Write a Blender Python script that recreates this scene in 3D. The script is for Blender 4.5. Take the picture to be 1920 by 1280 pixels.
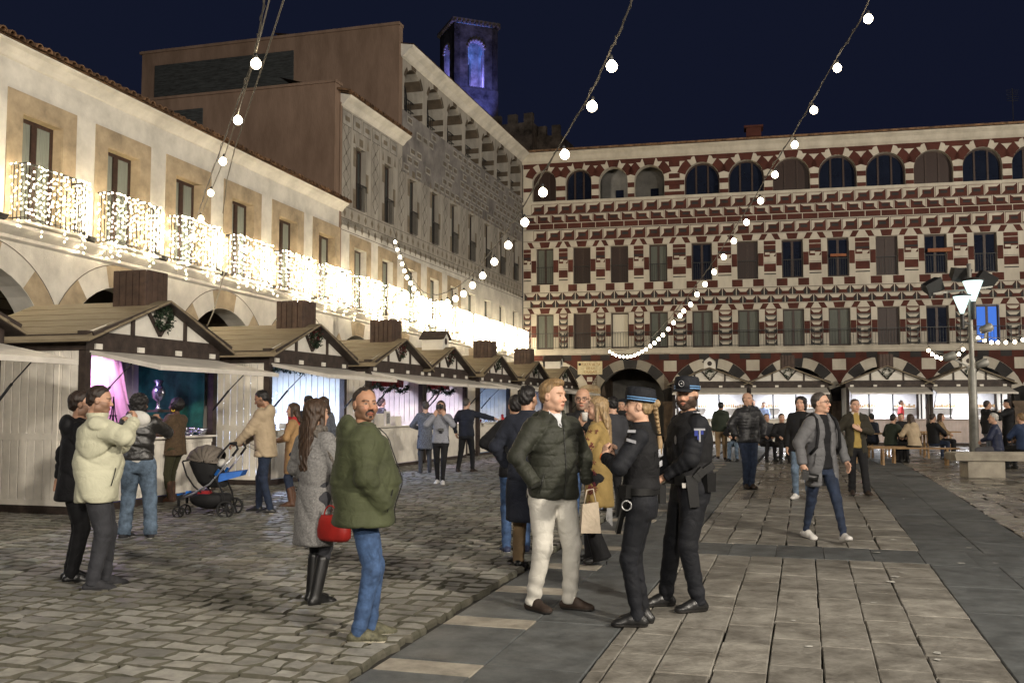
import bpy, math, random
import numpy as np
from mathutils import Vector, Matrix, Euler
random.seed(7); np.random.seed(7)
SC = bpy.context.scene
for _o in list(bpy.data.objects): bpy.data.objects.remove(_o)
COL = SC.collection
R = math.radians
PI = math.pi

# ---------------------------------------------------------------- camera, sky, lamps, exposure
F = 1867.0; CZ = 1.72; PT = math.atan(128 / F)
cam = bpy.data.objects.new('camera', bpy.data.cameras.new('camera')); COL.objects.link(cam)
cam.location = (0, 0, CZ); cam.rotation_euler = (PI / 2 + PT, 0, 0)
cam.data.lens = 36 * F / 1920; cam.data.sensor_width = 36
cam.data.clip_start = .1; cam.data.clip_end = 2000
SC.camera = cam
wd = bpy.data.worlds.new('World'); SC.world = wd; wd.use_nodes = True
nt = wd.node_tree; nt.nodes.clear()
sky = nt.nodes.new('ShaderNodeTexSky'); sky.sky_type = 'NISHITA'; sky.sun_disc = False
sky.sun_elevation = R(-4.0); sky.sun_rotation = R(250); sky.altitude = 200
bg = nt.nodes.new('ShaderNodeBackground'); bg.inputs[1].default_value = .1
tint = nt.nodes.new('ShaderNodeMix'); tint.data_type = 'RGBA'; tint.blend_type = 'ADD'
tint.inputs[0].default_value = 1.0
tint.inputs[7].default_value = (.044, .064, .18, 1)
wo = nt.nodes.new('ShaderNodeOutputWorld')
nt.links.new(sky.outputs[0], tint.inputs[6]); nt.links.new(tint.outputs[2], bg.inputs[0]); nt.links.new(bg.outputs[0], wo.inputs[0])
vs = SC.view_settings; vs.view_transform = 'Standard'; vs.look = 'None'; vs.exposure = 0; vs.gamma = 1; vs.use_curve_mapping = False
SC.render.engine = 'CYCLES'
SC.cycles.use_denoising = True
SC.cycles.use_light_tree = True
SC.cycles.max_bounces = 5; SC.cycles.diffuse_bounces = 3; SC.cycles.glossy_bounces = 2; SC.cycles.transmission_bounces = 3; SC.cycles.transparent_max_bounces = 6
SC.cycles.sample_clamp_indirect = 4
SC.cycles.caustics_reflective = False; SC.cycles.caustics_refractive = False

def lamp(name, loc, power, col, size, target=None, kind='AREA', spot=None):
    l = bpy.data.lights.new(name, kind); l.energy = power; l.color = col
    if kind == 'AREA':
        l.shape = 'DISK'; l.size = size
    else:
        l.shadow_soft_size = size
    if kind == 'SPOT' and spot: l.spot_size = spot; l.spot_blend = .5
    o = bpy.data.objects.new(name, l); COL.objects.link(o); o.location = loc
    if target is not None:
        o.rotation_euler = (Vector(target) - Vector(loc)).to_track_quat('-Z', 'Y').to_euler()
    return o
WARM = (1.0, .90, .76); NEUT = (1.0, .91, .79)
# added unseen lights standing in for the plaza lighting (masts are built further down)
MASTS = [(13.33, 28.8, 6.2), (9.0, -2.5, 7.5), (-5.0, -5.0, 7.5), (23.5, 20.0, 7.5), (13.0, 7.0, 7.5), (1.5, -12.0, 7.5)]
lamp('added_fill_light', (9.0, -2.5, 7.2), 780, NEUT, .9, (2, 12, .8))
lamp('added_fill_light', (-5.0, -5.0, 7.2), 1300, NEUT, .9, (-3, 12, 1))
lamp('added_fill_light', (13.0, 7.0, 7.2), 700, NEUT, .9, (3, 11, .8))
lamp('added_fill_light', (1.5, -12.0, 7.2), 1900, NEUT, 1.2, (1, 10, 1.2))
lamp('added_facade_light', (23.5, 20.0, 7.4), 3900, WARM, .8, (12, 48, 7.5))
lamp('added_facade_light', (9.0, -2.5, 7.6), 2500, WARM, .8, (-7, 34, 8))

# ---------------------------------------------------------------- ground height and pixel-free geometry helpers
def gz(Y):
    if Y < 16: return .014 * Y
    if Y > 24: return .28
    t = (Y - 16) / 8; return .224 + .112 * (t - t * t / 2)
cP, sP = math.cos(PT), math.sin(PT)
def ray(px, py):
    x = (px - 960) / F; v = -(py - 640) / F
    return (x, cP - v * sP, sP + v * cP)
def gpt(px, py):
    d = ray(px, py); lo, hi = 1., 200.
    for _ in range(50):
        m = (lo + hi) / 2
        if CZ + d[2] * m / d[1] > gz(m): lo = m
        else: hi = m
    return Vector((d[0] * lo / d[1], lo, gz(lo)))
def at(px, py, Y):
    d = ray(px, py); t = Y / d[1]
    return Vector((d[0] * t, Y, CZ + d[2] * t))
def inplane(px, py, A, B):
    D = Vector((B[0] - A[0], B[1] - A[1])).normalized(); n = (D.y, -D.x); d = ray(px, py)
    t = (A[0] * n[0] + A[1] * n[1]) / (d[0] * n[0] + d[1] * n[1])
    return Vector((d[0] * t, d[1] * t, CZ + d[2] * t))

# ---------------------------------------------------------------- materials
MATS = {}
def mat(name, col, rough=.7, var=.12, scale=6., bump=0., bscale=60., metal=0., spec=.4, emit=None, estr=0., alpha=1., trans=0.,
        col2=None, stretch=None, sheen=0., coat=0., rvar=0., vcol=False, orand=0., wrinkle=0.):
    if name in MATS: return MATS[name]
    m = bpy.data.materials.new(name); m.use_nodes = True; MATS[name] = m
    t = m.node_tree; b = t.nodes['Principled BSDF']; L = t.links.new
    b.inputs['Roughness'].default_value = rough; b.inputs['Metallic'].default_value = metal
    b.inputs['Specular IOR Level'].default_value = spec
    if sheen: b.inputs['Sheen Weight'].default_value = sheen; b.inputs['Sheen Roughness'].default_value = .5
    if coat: b.inputs['Coat Weight'].default_value = coat; b.inputs['Coat Roughness'].default_value = .15
    if trans: b.inputs['Transmission Weight'].default_value = trans
    if alpha < 1: b.inputs['Alpha'].default_value = alpha
    if emit: b.inputs['Emission Color'].default_value = (*emit, 1); b.inputs['Emission Strength'].default_value = estr
    if stretch: src = t.nodes.new('ShaderNodeTexCoord').outputs['Object']
    else: src = t.nodes.new('ShaderNodeNewGeometry').outputs['Position']
    if stretch:
        mp = t.nodes.new('ShaderNodeMapping'); mp.inputs['Scale'].default_value = stretch; L(src, mp.inputs[0]); src = mp.outputs[0]
    n = t.nodes.new('ShaderNodeTexNoise'); n.inputs['Scale'].default_value = scale; n.inputs['Detail'].default_value = 6; n.inputs['Roughness'].default_value = .65
    L(src, n.inputs['Vector'])
    c2 = col2 if col2 else tuple(c * (1 - var * 2.2) for c in col)
    c1 = col if col2 else tuple(min(1, c * (1 + var)) for c in col)
    rmp = t.nodes.new('ShaderNodeValToRGB'); rmp.color_ramp.elements[0].position = .32; rmp.color_ramp.elements[1].position = .68
    rmp.color_ramp.elements[0].color = (*c2, 1); rmp.color_ramp.elements[1].color = (*c1, 1)
    L(n.outputs[0], rmp.inputs[0]); out = rmp.outputs[0]
    if vcol:
        at_ = t.nodes.new('ShaderNodeAttribute'); at_.attribute_name = 'col'
        mx = t.nodes.new('ShaderNodeMix'); mx.data_type = 'RGBA'; mx.blend_type = 'MULTIPLY'; mx.inputs[0].default_value = 1
        L(out, mx.inputs[6]); L(at_.outputs['Color'], mx.inputs[7]); out = mx.outputs[2]
    if orand:
        oi = t.nodes.new('ShaderNodeObjectInfo'); hv = t.nodes.new('ShaderNodeHueSaturation')
        mr_ = t.nodes.new('ShaderNodeMapRange'); mr_.inputs[3].default_value = 1 - orand; mr_.inputs[4].default_value = 1 + orand
        L(oi.outputs['Random'], mr_.inputs[0]); L(mr_.outputs[0], hv.inputs['Value']); L(out, hv.inputs['Color']); out = hv.outputs[0]
    L(out, b.inputs['Base Color'])
    if rvar:
        mr = t.nodes.new('ShaderNodeMapRange'); mr.inputs[1].default_value = .35; mr.inputs[2].default_value = .65
        mr.inputs[3].default_value = max(.05, rough - rvar); mr.inputs[4].default_value = min(1, rough + rvar * .5)
        n3 = t.nodes.new('ShaderNodeTexNoise'); n3.inputs['Scale'].default_value = scale * .35; n3.inputs['Detail'].default_value = 4
        L(src, n3.inputs['Vector']); L(n3.outputs[0], mr.inputs[0]); L(mr.outputs[0], b.inputs['Roughness'])
    if bump:
        n2 = t.nodes.new('ShaderNodeTexNoise'); n2.inputs['Scale'].default_value = bscale; n2.inputs['Detail'].default_value = 5
        L(src, n2.inputs['Vector'])
        bp = t.nodes.new('ShaderNodeBump'); bp.inputs['Strength'].default_value = 1; bp.inputs['Distance'].default_value = bump
        L(n2.outputs[0], bp.inputs['Height']); L(bp.outputs[0], b.inputs['Normal'])
        if wrinkle:
            n4 = t.nodes.new('ShaderNodeTexNoise'); n4.inputs['Scale'].default_value = 6.5; n4.inputs['Detail'].default_value = 2; n4.inputs['Distortion'].default_value = 2.2
            L(src, n4.inputs['Vector']); b4 = t.nodes.new('ShaderNodeBump'); b4.inputs['Distance'].default_value = wrinkle; b4.inputs['Strength'].default_value = 1
            L(n4.outputs[0], b4.inputs['Height']); L(bp.outputs[0], b4.inputs['Normal']); L(b4.outputs[0], b.inputs['Normal'])
    return m
def emis(name, col, s, sample=True):
    if name in MATS: return MATS[name]
    m = bpy.data.materials.new(name); m.use_nodes = True; MATS[name] = m
    t = m.node_tree; t.nodes.clear(); e = t.nodes.new('ShaderNodeEmission'); o = t.nodes.new('ShaderNodeOutputMaterial')
    e.inputs[0].default_value = (*col, 1); e.inputs[1].default_value = s; t.links.new(e.outputs[0], o.inputs[0])
    m.cycles.emission_sampling = 'AUTO' if sample else 'NONE'
    return m

# ---------------------------------------------------------------- objects
def tag(o, label=None, cat=None, group=None, kind=None):
    if label: o['label'] = label
    if cat: o['category'] = cat
    if group: o['group'] = group
    if kind: o['kind'] = kind
    return o
def empty(name, loc=(0, 0, 0), rz=0., label=None, cat=None, group=None, kind=None):
    o = bpy.data.objects.new(name, None); COL.objects.link(o); o.location = loc; o.rotation_euler = (0, 0, rz)
    o.empty_display_size = .2
    return tag(o, label, cat, group, kind)
def link(name, me, parent=None, loc=None, rot=None, scale=None):
    o = bpy.data.objects.new(name, me); COL.objects.link(o)
    if parent: o.parent = parent
    if loc is not None: o.location = loc
    if rot is not None: o.rotation_euler = rot
    if scale is not None: o.scale = scale
    return o
def copy_tree(o, parent=None):
    c = o.copy(); COL.objects.link(c)
    if parent: c.parent = parent
    for ch in list(o.children): copy_tree(ch, c)
    return c

class MB:
    """collects polygons and turns them into one mesh"""
    def __init__(s, warp=None): s.v = []; s.f = []; s.m = []; s.warp = warp; s.T = None; s.sm = []
    def add(s, vs_, fs, mi=0, smooth=False):
        b = len(s.v)
        for p in vs_:
            p = Vector(p)
            if s.T is not None: p = s.T @ p
            s.v.append(p)
        for f in fs: s.f.append([b + i for i in f]); s.m.append(mi); s.sm.append(smooth)
        return s
    def box(s, x0, y0, z0, x1, y1, z1, mi=0):
        if x0 > x1: x0, x1 = x1, x0
        if y0 > y1: y0, y1 = y1, y0
        if z0 > z1: z0, z1 = z1, z0
        return s.add([(x0, y0, z0), (x1, y0, z0), (x1, y1, z0), (x0, y1, z0), (x0, y0, z1), (x1, y0, z1), (x1, y1, z1), (x0, y1, z1)],
              [(0, 3, 2, 1), (4, 5, 6, 7), (0, 1, 5, 4), (1, 2, 6, 5), (2, 3, 7, 6), (3, 0, 4, 7)], mi)
    def hull8(s, pts, mi=0):
        return s.add(pts, [(0, 3, 2, 1), (4, 5, 6, 7), (0, 1, 5, 4), (1, 2, 6, 5), (2, 3, 7, 6), (3, 0, 4, 7)], mi)
    def bar(s, a, b, w, h=None, mi=0):
        a = Vector(a); b = Vector(b); h = h or w; d = (b - a).normalized()
        up = Vector((0, 0, 1)) if abs(d.z) < .95 else Vector((0, 1, 0))
        x = d.cross(up).normalized() * w / 2; y = x.cross(d).normalized() * h / 2
        return s.hull8([a - x - y, a + x - y, a + x + y, a - x + y, b - x - y, b + x - y, b + x + y, b - x + y], mi)
    def tube(s, pts, r, n=6, mi=0, caps=True, smooth=True):
        pts = [Vector(p) for p in pts]; k = len(pts)
        rs = r if isinstance(r, (list, tuple)) else [r] * k
        V = []; prev = None
        for i, p in enumerate(pts):
            d = (pts[min(i + 1, k - 1)] - pts[max(i - 1, 0)]).normalized()
            if prev is None:
                up = Vector((0, 0, 1)) if abs(d.z) < .9 else Vector((1, 0, 0)); x = d.cross(up).normalized()
            else: x = (prev - d * prev.dot(d)).normalized()
            prev = x; y = d.cross(x)
            for j in range(n):
                a = 2 * PI * j / n; V.append(p + (x * math.cos(a) + y * math.sin(a)) * rs[i])
        Fs = [(i * n + j, i * n + (j + 1) % n, (i + 1) * n + (j + 1) % n, (i + 1) * n + j) for i in range(k - 1) for j in range(n)]
        s.add(V, Fs, mi, smooth)
        if caps:
            b = len(s.v) - len(V); s.f.append([b + j for j in reversed(range(n))]); s.m.append(mi); s.sm.append(False)
            s.f.append([b + (k - 1) * n + j for j in range(n)]); s.m.append(mi); s.sm.append(False)
        return s
    def lathe(s, prof, c=(0, 0, 0), n=16, mi=0, smooth=True):
        V = []; c = Vector(c)
        for (r, z) in prof:
            for j in range(n):
                a = 2 * PI * j / n; V.append(c + Vector((r * math.cos(a), r * math.sin(a), z)))
        k = len(prof)
        Fs = [(i * n + j, i * n + (j + 1) % n, (i + 1) * n + (j + 1) % n, (i + 1) * n + j) for i in range(k - 1) for j in range(n)]
        return s.add(V, Fs, mi, smooth)
    def ball(s, c, r, n=8, mi=0, sz=1.):
        return s.lathe([(max(1e-4, r * math.sin(PI * i / n)), -r * sz * math.cos(PI * i / n)) for i in range(n + 1)], c, n + 2, mi)
    def disc(s, c, r, n=16, mi=0, axis='y'):
        c = Vector(c); V = []
        for j in range(n):
            a = 2 * PI * j / n; u, w = r * math.cos(a), r * math.sin(a)
            V.append(c + (Vector((u, 0, w)) if axis == 'y' else Vector((u, w, 0)) if axis == 'z' else Vector((0, u, w))))
        return s.add(V, [tuple(range(n))], mi)
    def mesh(s, name, mats):
        me = bpy.data.meshes.new(name)
        V = [tuple(p) for p in s.v]
        if s.warp: V = [s.warp(p) for p in V]
        me.from_pydata(V, [], s.f)
        for m_ in (mats if isinstance(mats, (list, tuple)) else [mats]): me.materials.append(m_)
        me.polygons.foreach_set('material_index', s.m)
        me.polygons.foreach_set('use_smooth', s.sm)
        me.update(); return me
    def build(s, name, mats, parent=None, **kw):
        return link(name, s.mesh(name, mats), parent, **kw)
# ---------------------------------------------------------------- the ground
LDx, LDy = .28116434, .95965963
def uv2xy(u, v): return (u * LDy + v * LDx, -u * LDx + v * LDy)
def xy2uv(x, y): return (x * LDy - y * LDx, x * LDx + y * LDy)
M_mortar = mat('paving_mortar', (.035, .032, .027), .9, .3, 9, .01, 50)
M_dirt = mat('joint_dirt', (.11, .10, .078), .9, .35, 6, .01, 40, col2=(.06, .06, .04))
M_cob = mat('cobble_stone', (.262, .254, .226), .7, .16, 9, .006, 30, orand=.34, rvar=.25)
M_cobv = mat('cobble_stone_far', (.262, .254, .226), .66, .16, 9, .006, 30, vcol=True, rvar=.25)
M_slab = mat('sandstone_slab', (.295, .28, .245), .6, .3, 4.5, .010, 22, orand=.22, rvar=.25, col2=(.115, .105, .088))
M_slabv = mat('sandstone_slab_far', (.25, .232, .20), .34, .3, 3.2, .012, 18, vcol=True, rvar=.28, col2=(.1, .09, .075))
M_gran = mat('grey_granite', (.105, .112, .112), .6, .22, 5, .003, 90, orand=.16, rvar=.15)
M_light = mat('pale_inlay_slab', (.36, .325, .265), .65, .2, 5, .003, 90, orand=.1)
g = MB()
xs = [-300, -60, -20, 0, 20, 60, 300]; ys = [-60, -20, -8, 0, 4, 8, 12, 16, 17, 18, 19, 20, 21, 22, 23, 24, 30, 60, 150, 600]
V = [(x, y, gz(y) - .035) for y in ys for x in xs]; n = len(xs)
g.add(V, [(j * n + i, j * n + i + 1, (j + 1) * n + i + 1, (j + 1) * n + i) for j in range(len(ys) - 1) for i in range(n - 1)], 0, True)
ground = tag(g.build('plaza_ground', M_mortar), 'dark mortar bed of the plaza under cobbles and slabs', kind='structure')

def stone_mesh(w, d, h, j, rnd, name, m, seg=2):
    """irregular rounded stone, base at 0, top near h"""
    b = MB(); P = []
    cs = [(-w / 2, -d / 2), (0, -d / 2), (w / 2, -d / 2), (w / 2, 0), (w / 2, d / 2), (0, d / 2), (-w / 2, d / 2), (-w / 2, 0)]
    cs = [(x + rnd.uniform(-j, j), y + rnd.uniform(-j, j)) for x, y in cs]
    zt = [h + rnd.uniform(-.004, .004) for _ in cs]
    V = [(x * 1.0, y * 1.0, 0) for x, y in cs] + [(x, y, h * .55) for x, y in cs] + [(x * .89, y * .87, z) for (x, y), z in zip(cs, zt)]
    Fs = [(i, (i + 1) % 8, 8 + (i + 1) % 8, 8 + i) for i in range(8)] + [(8 + i, 8 + (i + 1) % 8, 16 + (i + 1) % 8, 16 + i) for i in range(8)] + [tuple(16 + i for i in range(8))]
    b.add(V, Fs, 0, False); b.m = [1] * 16 + [0]
    if m is None: return b
    return b.mesh(name, [m, M_dirt])
rc = random.Random(3)
def visible(x, y):
    if y < 3: return False
    k = F / y
    px = 960 + x * k; py = 768 + (CZ - gz(y)) * k
    return -60 < px < 1980 and py < 1320
cobs = []
v = 3.6
while v < 42:
    d = rc.uniform(.17, .235) if v < 16 else rc.uniform(.2, .28)
    u = -2.72
    while u > -26:
        w = rc.choice([.16, .19, .22, .27, .31]) * (1 if v < 16 else 1.2)
        x, y = uv2xy(u - w / 2, v + d / 2)
        if visible(x, y) and x > -14: cobs.append((x, y, w, d))
        u -= w
    v += d
cobs.sort(key=lambda c: c[1] + abs(c[0]) * .1)
variants = {}
rotz = -math.atan2(LDx, LDy)
for i, (x, y, w, d) in enumerate(cobs[:300]):
    k = (round(w, 2), i % 4)
    if k not in variants: variants[k] = stone_mesh(w - .016, .2 - .014, .055, .020, rc, 'cobble', M_cob)
    o = link('cobble', variants[k], ground, (x, y, gz(y) - .034 + rc.uniform(-.004, .004)), (rc.uniform(-.02, .02), rc.uniform(-.02, .02), rotz + rc.uniform(-.05, .05)), (1, d / .2, 1))
def vcol_mesh(name, mb, mat_, cols):
    me = mb.mesh(name, mat_)
    a = me.color_attributes.new('col', 'FLOAT_COLOR', 'CORNER')
    arr = np.ones((len(me.loops), 4), dtype=np.float32)
    tot = np.zeros(len(me.polygons), dtype=np.int32); me.polygons.foreach_get('loop_total', tot)
    arr[:, :3] = np.repeat(np.array(cols, dtype=np.float32), tot, axis=0)
    a.data.foreach_set('color', arr.ravel()); return me
big = MB(); cols = []
for (x, y, w, d) in cobs[300:]:
    b = stone_mesh(w - .017, d - .017, .055, .020, rc, '', None)
    big.T = Matrix.Translation((x, y, gz(y) - .034 + rc.uniform(-.004, .004))) @ Matrix.Rotation(rotz + rc.uniform(-.05, .05), 4, 'Z')
    b0 = len(big.f)
    if y > 14:
        big.add([p for p in b.v[8:]], [[i - 8 for i in f] for f in b.f[8:]])
    else: big.add(b.v, b.f)
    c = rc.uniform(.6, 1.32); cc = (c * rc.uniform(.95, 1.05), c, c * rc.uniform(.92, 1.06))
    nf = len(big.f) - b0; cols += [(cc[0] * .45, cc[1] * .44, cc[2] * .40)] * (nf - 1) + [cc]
big.T = None
tag(link('cobbles', vcol_mesh('cobbles', big, M_cobv, cols), ground), kind='stuff')

# dressed slabs
slabn = [0]; far = MB(); farc = []
def slab(u0, u1, v0, v1, m, h=.036, far_=False, gap=.010, jit=.0):
    u0 += gap / 2; u1 -= gap / 2; v0 += gap / 2; v1 -= gap / 2
    P = [(u0, v0), (u1, v0), (u1, v1), (u0, v1)]
    P = [(a + rc.uniform(-jit, jit), b + rc.uniform(-jit, jit)) for a, b in P]
    um, vm = (u0 + u1) / 2, (v0 + v1) / 2; cx, cy = uv2xy(um, vm)
    if not visible(cx, cy) and not (visible(*uv2xy(u0, v1)) or visible(*uv2xy(u1, v1)) or visible(*uv2xy(u0, v0))): return
    dz = rc.uniform(-.003, .003); e = .007
    V = []
    for (f_, zz) in ((1, -.03), (1, h - .006), (0, h)):
        for (a, b) in P:
            a2, b2 = (a, b) if f_ else (a + (e if a < um else -e), b + (e if b < vm else -e))
            x, y = uv2xy(a2, b2); V.append((x - cx, y - cy, gz(y) - gz(cy) + zz + dz))
    Fs = [(i, (i + 1) % 4, 4 + (i + 1) % 4, 4 + i) for i in range(4)] + [(4 + i, 4 + (i + 1) % 4, 8 + (i + 1) % 4, 8 + i) for i in range(4)] + [(8, 9, 10, 11)]
    if far_:
        c = rc.uniform(.66, 1.3); n0 = len(far.f)
        far.T = Matrix.Translation((cx, cy, gz(cy) - .034)); far.add(V[4:], [[i - 4 for i in f] for f in Fs[4:]]); far.T = None
        if rc.random() < .18: c *= .6
        farc.extend([(c, c * .99, c * rc.uniform(.93, 1.02))] * (len(far.f) - n0)); return
    b = MB(); b.add(V, Fs); slabn[0] += 1
    b.build('paving_slab', m, ground, loc=(cx, cy, gz(cy) - .034))
cu = [-1.22, -.93, -.585, -.25, .08, .41, .74, 1.2]
for i in range(len(cu) - 1):       # near panel
    v = 4.0 + rc.uniform(0, .6)
    while v < 11.13:
        l = min(rc.uniform(.45, .95), 11.13 - v)
        if 11.13 - (v + l) < .3: l = 11.13 - v
        slab(cu[i], cu[i + 1], v, v + l, M_slab, jit=.006); v += l
v = 4.0
while v < 24:                      # narrow border stones
    l = rc.uniform(.3, .6); slab(-1.33, -1.22, v, v + l, M_slab if v < 18 else M_slab, jit=.004); v += l
cu2 = [-1.22, -.9, -.56, -.24, .1, .44, .78, 1.2]
for i in range(len(cu2) - 1):      # panel beyond the cross band
    v = 12.03
    while v < 40:
        l = min(rc.uniform(.38, .85), 40 - v)
        if v < 24: slab(cu2[i], cu2[i + 1], v, v + l, M_slab, gap=.014, jit=.014, far_=(v > 17))
        else: slab(cu2[i], cu2[i + 1], v, v + l, M_slab, gap=.014, jit=.012, far_=True)
        v += l
for k in range(9):                 # cross band of granite
    slab(-1.33 + k * .5, -1.33 + (k + 1) * .5 if k < 8 else 2.5, 11.14, 12.02, M_gran, gap=.004)
v = 3.6; k = 0                     # left granite band with pale inlays
while v < 44:
    l = 1.0
    slab(-2.0, -1.34, v, v + l * 1.3, M_gran, gap=.004)
    slab(-2.66, -2.0, v, v + l, M_gran, gap=.004)
    slab(-2.66, -2.0, v + 1.0, v + 1.3, M_light if v < 30 else M_gran, gap=.004); v += 1.3; k += 1
v = 3.0
while v < 40:
    if not (11.13 < v < 12.02):
        slab(1.2, 1.85, v, v + 1.15, M_gran, gap=.004); slab(1.85, 2.5, v - .5, v + .65, M_gran, gap=.004)
    v += 1.15
v = 6.0
while v < 46:                      # worn uneven slabs right of the blue-grey band
    d = rc.uniform(.3, .5); u = 2.5
    while u < 32:
        w = rc.uniform(.35, .75)
        if not (11.1 < v < 12.0): slab(u, u + w, v, v + d, M_slab, gap=.02, jit=.03, far_=True)
        u += w
    v += d
tag(link('paving_slabs', vcol_mesh('paving_slabs', far, M_slabv, farc), ground), kind='stuff')

pm_ = MB()                                        # glints painted as pale specks, along with paper scraps and worn spots
for k in range(70):
    u = rc.uniform(2.6, 9) if k < 50 else rc.uniform(-1, 2.4); v = rc.uniform(13, 30) if k < 50 else rc.uniform(7, 20); x, y = uv2xy(u, v); s_ = rc.uniform(.02, .06); a = rc.uniform(0, 6)
    P = [(x + s_ * rc.uniform(.5, 1.2) * math.cos(a + q * 1.05), y + s_ * rc.uniform(.5, 1.2) * math.sin(a + q * 1.05), gz(y) + .006 + rc.uniform(0, .008)) for q in range(6)]
    pm_.add(P, [tuple(range(6))])
tag(pm_.build('glint_litter', mat('glint_scrap', (.5, .49, .45), .7, .2, 30)), 'pale specks painted for glints, with paper scraps, scattered over the right paving', 'glint_litter', kind='stuff')
# ---------------------------------------------------------------- building frames
CX, CY = .52, 49.
TL = math.atan2(LDy, LDx)
edn = math.hypot(8160, 1867); EDx, EDy = 8160 / edn, -1867 / edn
TE = math.atan2(EDy, EDx)
M_white = mat('limewash_white', (.67, .64, .57), .85, .13, 1.2, .004, 40)
M_tan = mat('tan_stone', (.41, .325, .215), .8, .18, 2.2, .004, 60)
M_wood = mat('brown_window_wood', (.045, .024, .017), .5, .2, 12)
M_glass = mat('window_glass', (.035, .045, .045), .08, .1, 2, spec=.6)
M_curt = mat('window_curtain', (.20, .22, .19), .6, .15, 3, stretch=(30, 1, 1))
M_iron = mat('black_iron', (.02, .02, .02), .5, .1)
M_tile = mat('roof_tile_clay', (.21, .12, .065), .85, .35, 5, .01, 30, orand=.35)
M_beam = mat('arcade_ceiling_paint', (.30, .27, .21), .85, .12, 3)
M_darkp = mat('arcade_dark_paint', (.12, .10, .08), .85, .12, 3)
def tz(p): return (p[0], p[1], p[2] - .0155 * (p[0] + 33) + .0)
def zt(x, z): return z - .0155 * (x + 33)

def paint(mb, pts, y, mi=0):
    """flat polygon in a facade plane (x,z pairs), facing -y"""
    a = 0
    for i in range(len(pts)): a += pts[i][0] * pts[(i + 1) % len(pts)][1] - pts[(i + 1) % len(pts)][0] * pts[i][1]
    if a < 0: pts = pts[::-1]
    mb.add([(x, y, z) for x, z in pts], [tuple(range(len(pts)))], mi)
def arcade(mb, x0, x1, cs, r, zs, zb, ztop, th, n=20, mi=0, msoff=None):
    """wall front with semicircular openings, with piers and soffits"""
    msoff = mi if msoff is None else msoff
    edges = [x0]
    for c in cs: edges += [c - r, c + r]
    edges.append(x1)
    for i in range(0, len(edges), 2):
        if edges[i + 1] > edges[i]: mb.box(edges[i], 0, zb, edges[i + 1], th, ztop, mi)
    for c in cs:
        a = [(c - r * math.cos(PI * k / n), zs + r * math.sin(PI * k / n)) for k in range(n + 1)]
        for k in range(n):
            (xa, za), (xb, zb_) = a[k], a[k + 1]
            mb.add([(xa, 0, za), (xb, 0, zb_), (xb, 0, ztop), (xa, 0, ztop)], [(0, 1, 2, 3)], mi)
            mb.add([(xa, 0, za), (xb, 0, zb_), (xb, th, zb_), (xa, th, za)], [(0, 3, 2, 1)], msoff)
            mb.add([(xa, th, za), (xb, th, zb_), (xb, th, ztop), (xa, th, ztop)], [(3, 2, 1, 0)], mi)
def wall_openings(mb, x0, x1, z0, z1, ops, th, mi=0):
    """solid wall from y=0 to th with rectangular openings (xa,xb,za,zb) which do not overlap in x"""
    ops = sorted(ops); x = x0
    for (a, b, c, d) in ops:
        if a > x: mb.box(x, 0, z0, a, th, z1, mi)
        if c > z0: mb.box(a, 0, z0, b, th, c, mi)
        if d < z1: mb.box(a, 0, d, b, th, z1, mi)
        x = b
    if x1 > x: mb.box(x, 0, z0, x1, th, z1, mi)
def arch_ring(mb, c, zs, r0, r1, a0, a1, k, y, mi, th=None):
    """one voussoir between angles a0..a1 (degrees from the left spring)"""
    P = []
    for i in range(k + 1):
        a = R(a0 + (a1 - a0) * i / k); P.append((c - r0 * math.cos(a), zs + r0 * math.sin(a)))
    Q = []
    for i in range(k + 1):
        a = R(a0 + (a1 - a0) * i / k); Q.append((c - r1 * math.cos(a), zs + r1 * math.sin(a)))
    for i in range(k): paint(mb, [P[i], P[i + 1], Q[i + 1], Q[i]], y, mi)

def window(parent, x, z0, z1, w, yd, warp, wood, pane, leaves=2, name='window', fr=.055, curtain=None):
    o = MB(warp); t = .05
    o.box(x - w / 2, yd, z0, x - w / 2 + fr, yd + t, z1); o.box(x + w / 2 - fr, yd, z0, x + w / 2, yd + t, z1)
    o.box(x - w / 2 + fr, yd, z1 - fr, x + w / 2 - fr, yd + t, z1); o.box(x - w / 2 + fr, yd, z0, x + w / 2 - fr, yd + t, z0 + fr * 1.6)
    if leaves == 2: o.box(x - fr, yd - .012, z0 + fr * 1.6, x + fr, yd + t, z1 - fr)
    f = o.build(name, wood, parent)
    xs_ = [(x - w / 2 + fr, x - fr), (x + fr, x + w / 2 - fr)] if leaves == 2 else [(x - w / 2 + fr, x + w / 2 - fr)]
    for a, b in xs_:
        p = MB(warp); p.box(a, yd + .02, z0 + fr * 1.6, b, yd + .03, z1 - fr); p.build('pane', pane, f)
    return f

# ---------------------------------------------------------------- white arcaded building on the left
lb = empty('arcaded_building', (CX, CY, 0), TL, 'white two storey building with tan window surrounds and a tiled eave along the left side', 'building')
WX = [-34.65 + 2.26 * k for k in range(8)]        # window axes of the white building: first one out of frame
WXL = [x for x in WX if x < -20.6]
XL0, XL1 = -40., -20.23
b = MB(tz)
ARC = [-37.5 + 3.72 * k for k in range(5)]
arcade(b, XL0, XL1, ARC, 1.68, 2.55, .1, 4.93, .5)
wall_openings(b, XL0, XL1, 4.93, 8.1, [(x - .5, x + .5, 4.95, 7.0) for x in WXL], .45)
b.build('wall', M_white, lb)
def voussoirs(cs, par):
    for c in cs:
        for i, (a0, a1) in enumerate([(8, 30), (30, 52), (52, 76), (76, 104), (104, 128), (128, 150), (150, 172)]):
            if i % 2 == 1 and zt(c, 4.0): b = MB(tz); arch_ring(b, c, 2.55, 1.685, 2.12, a0, a1, 4, -.006, 0); b.build('voussoir', M_tan, par)
voussoirs(ARC[1:], lb)
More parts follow.
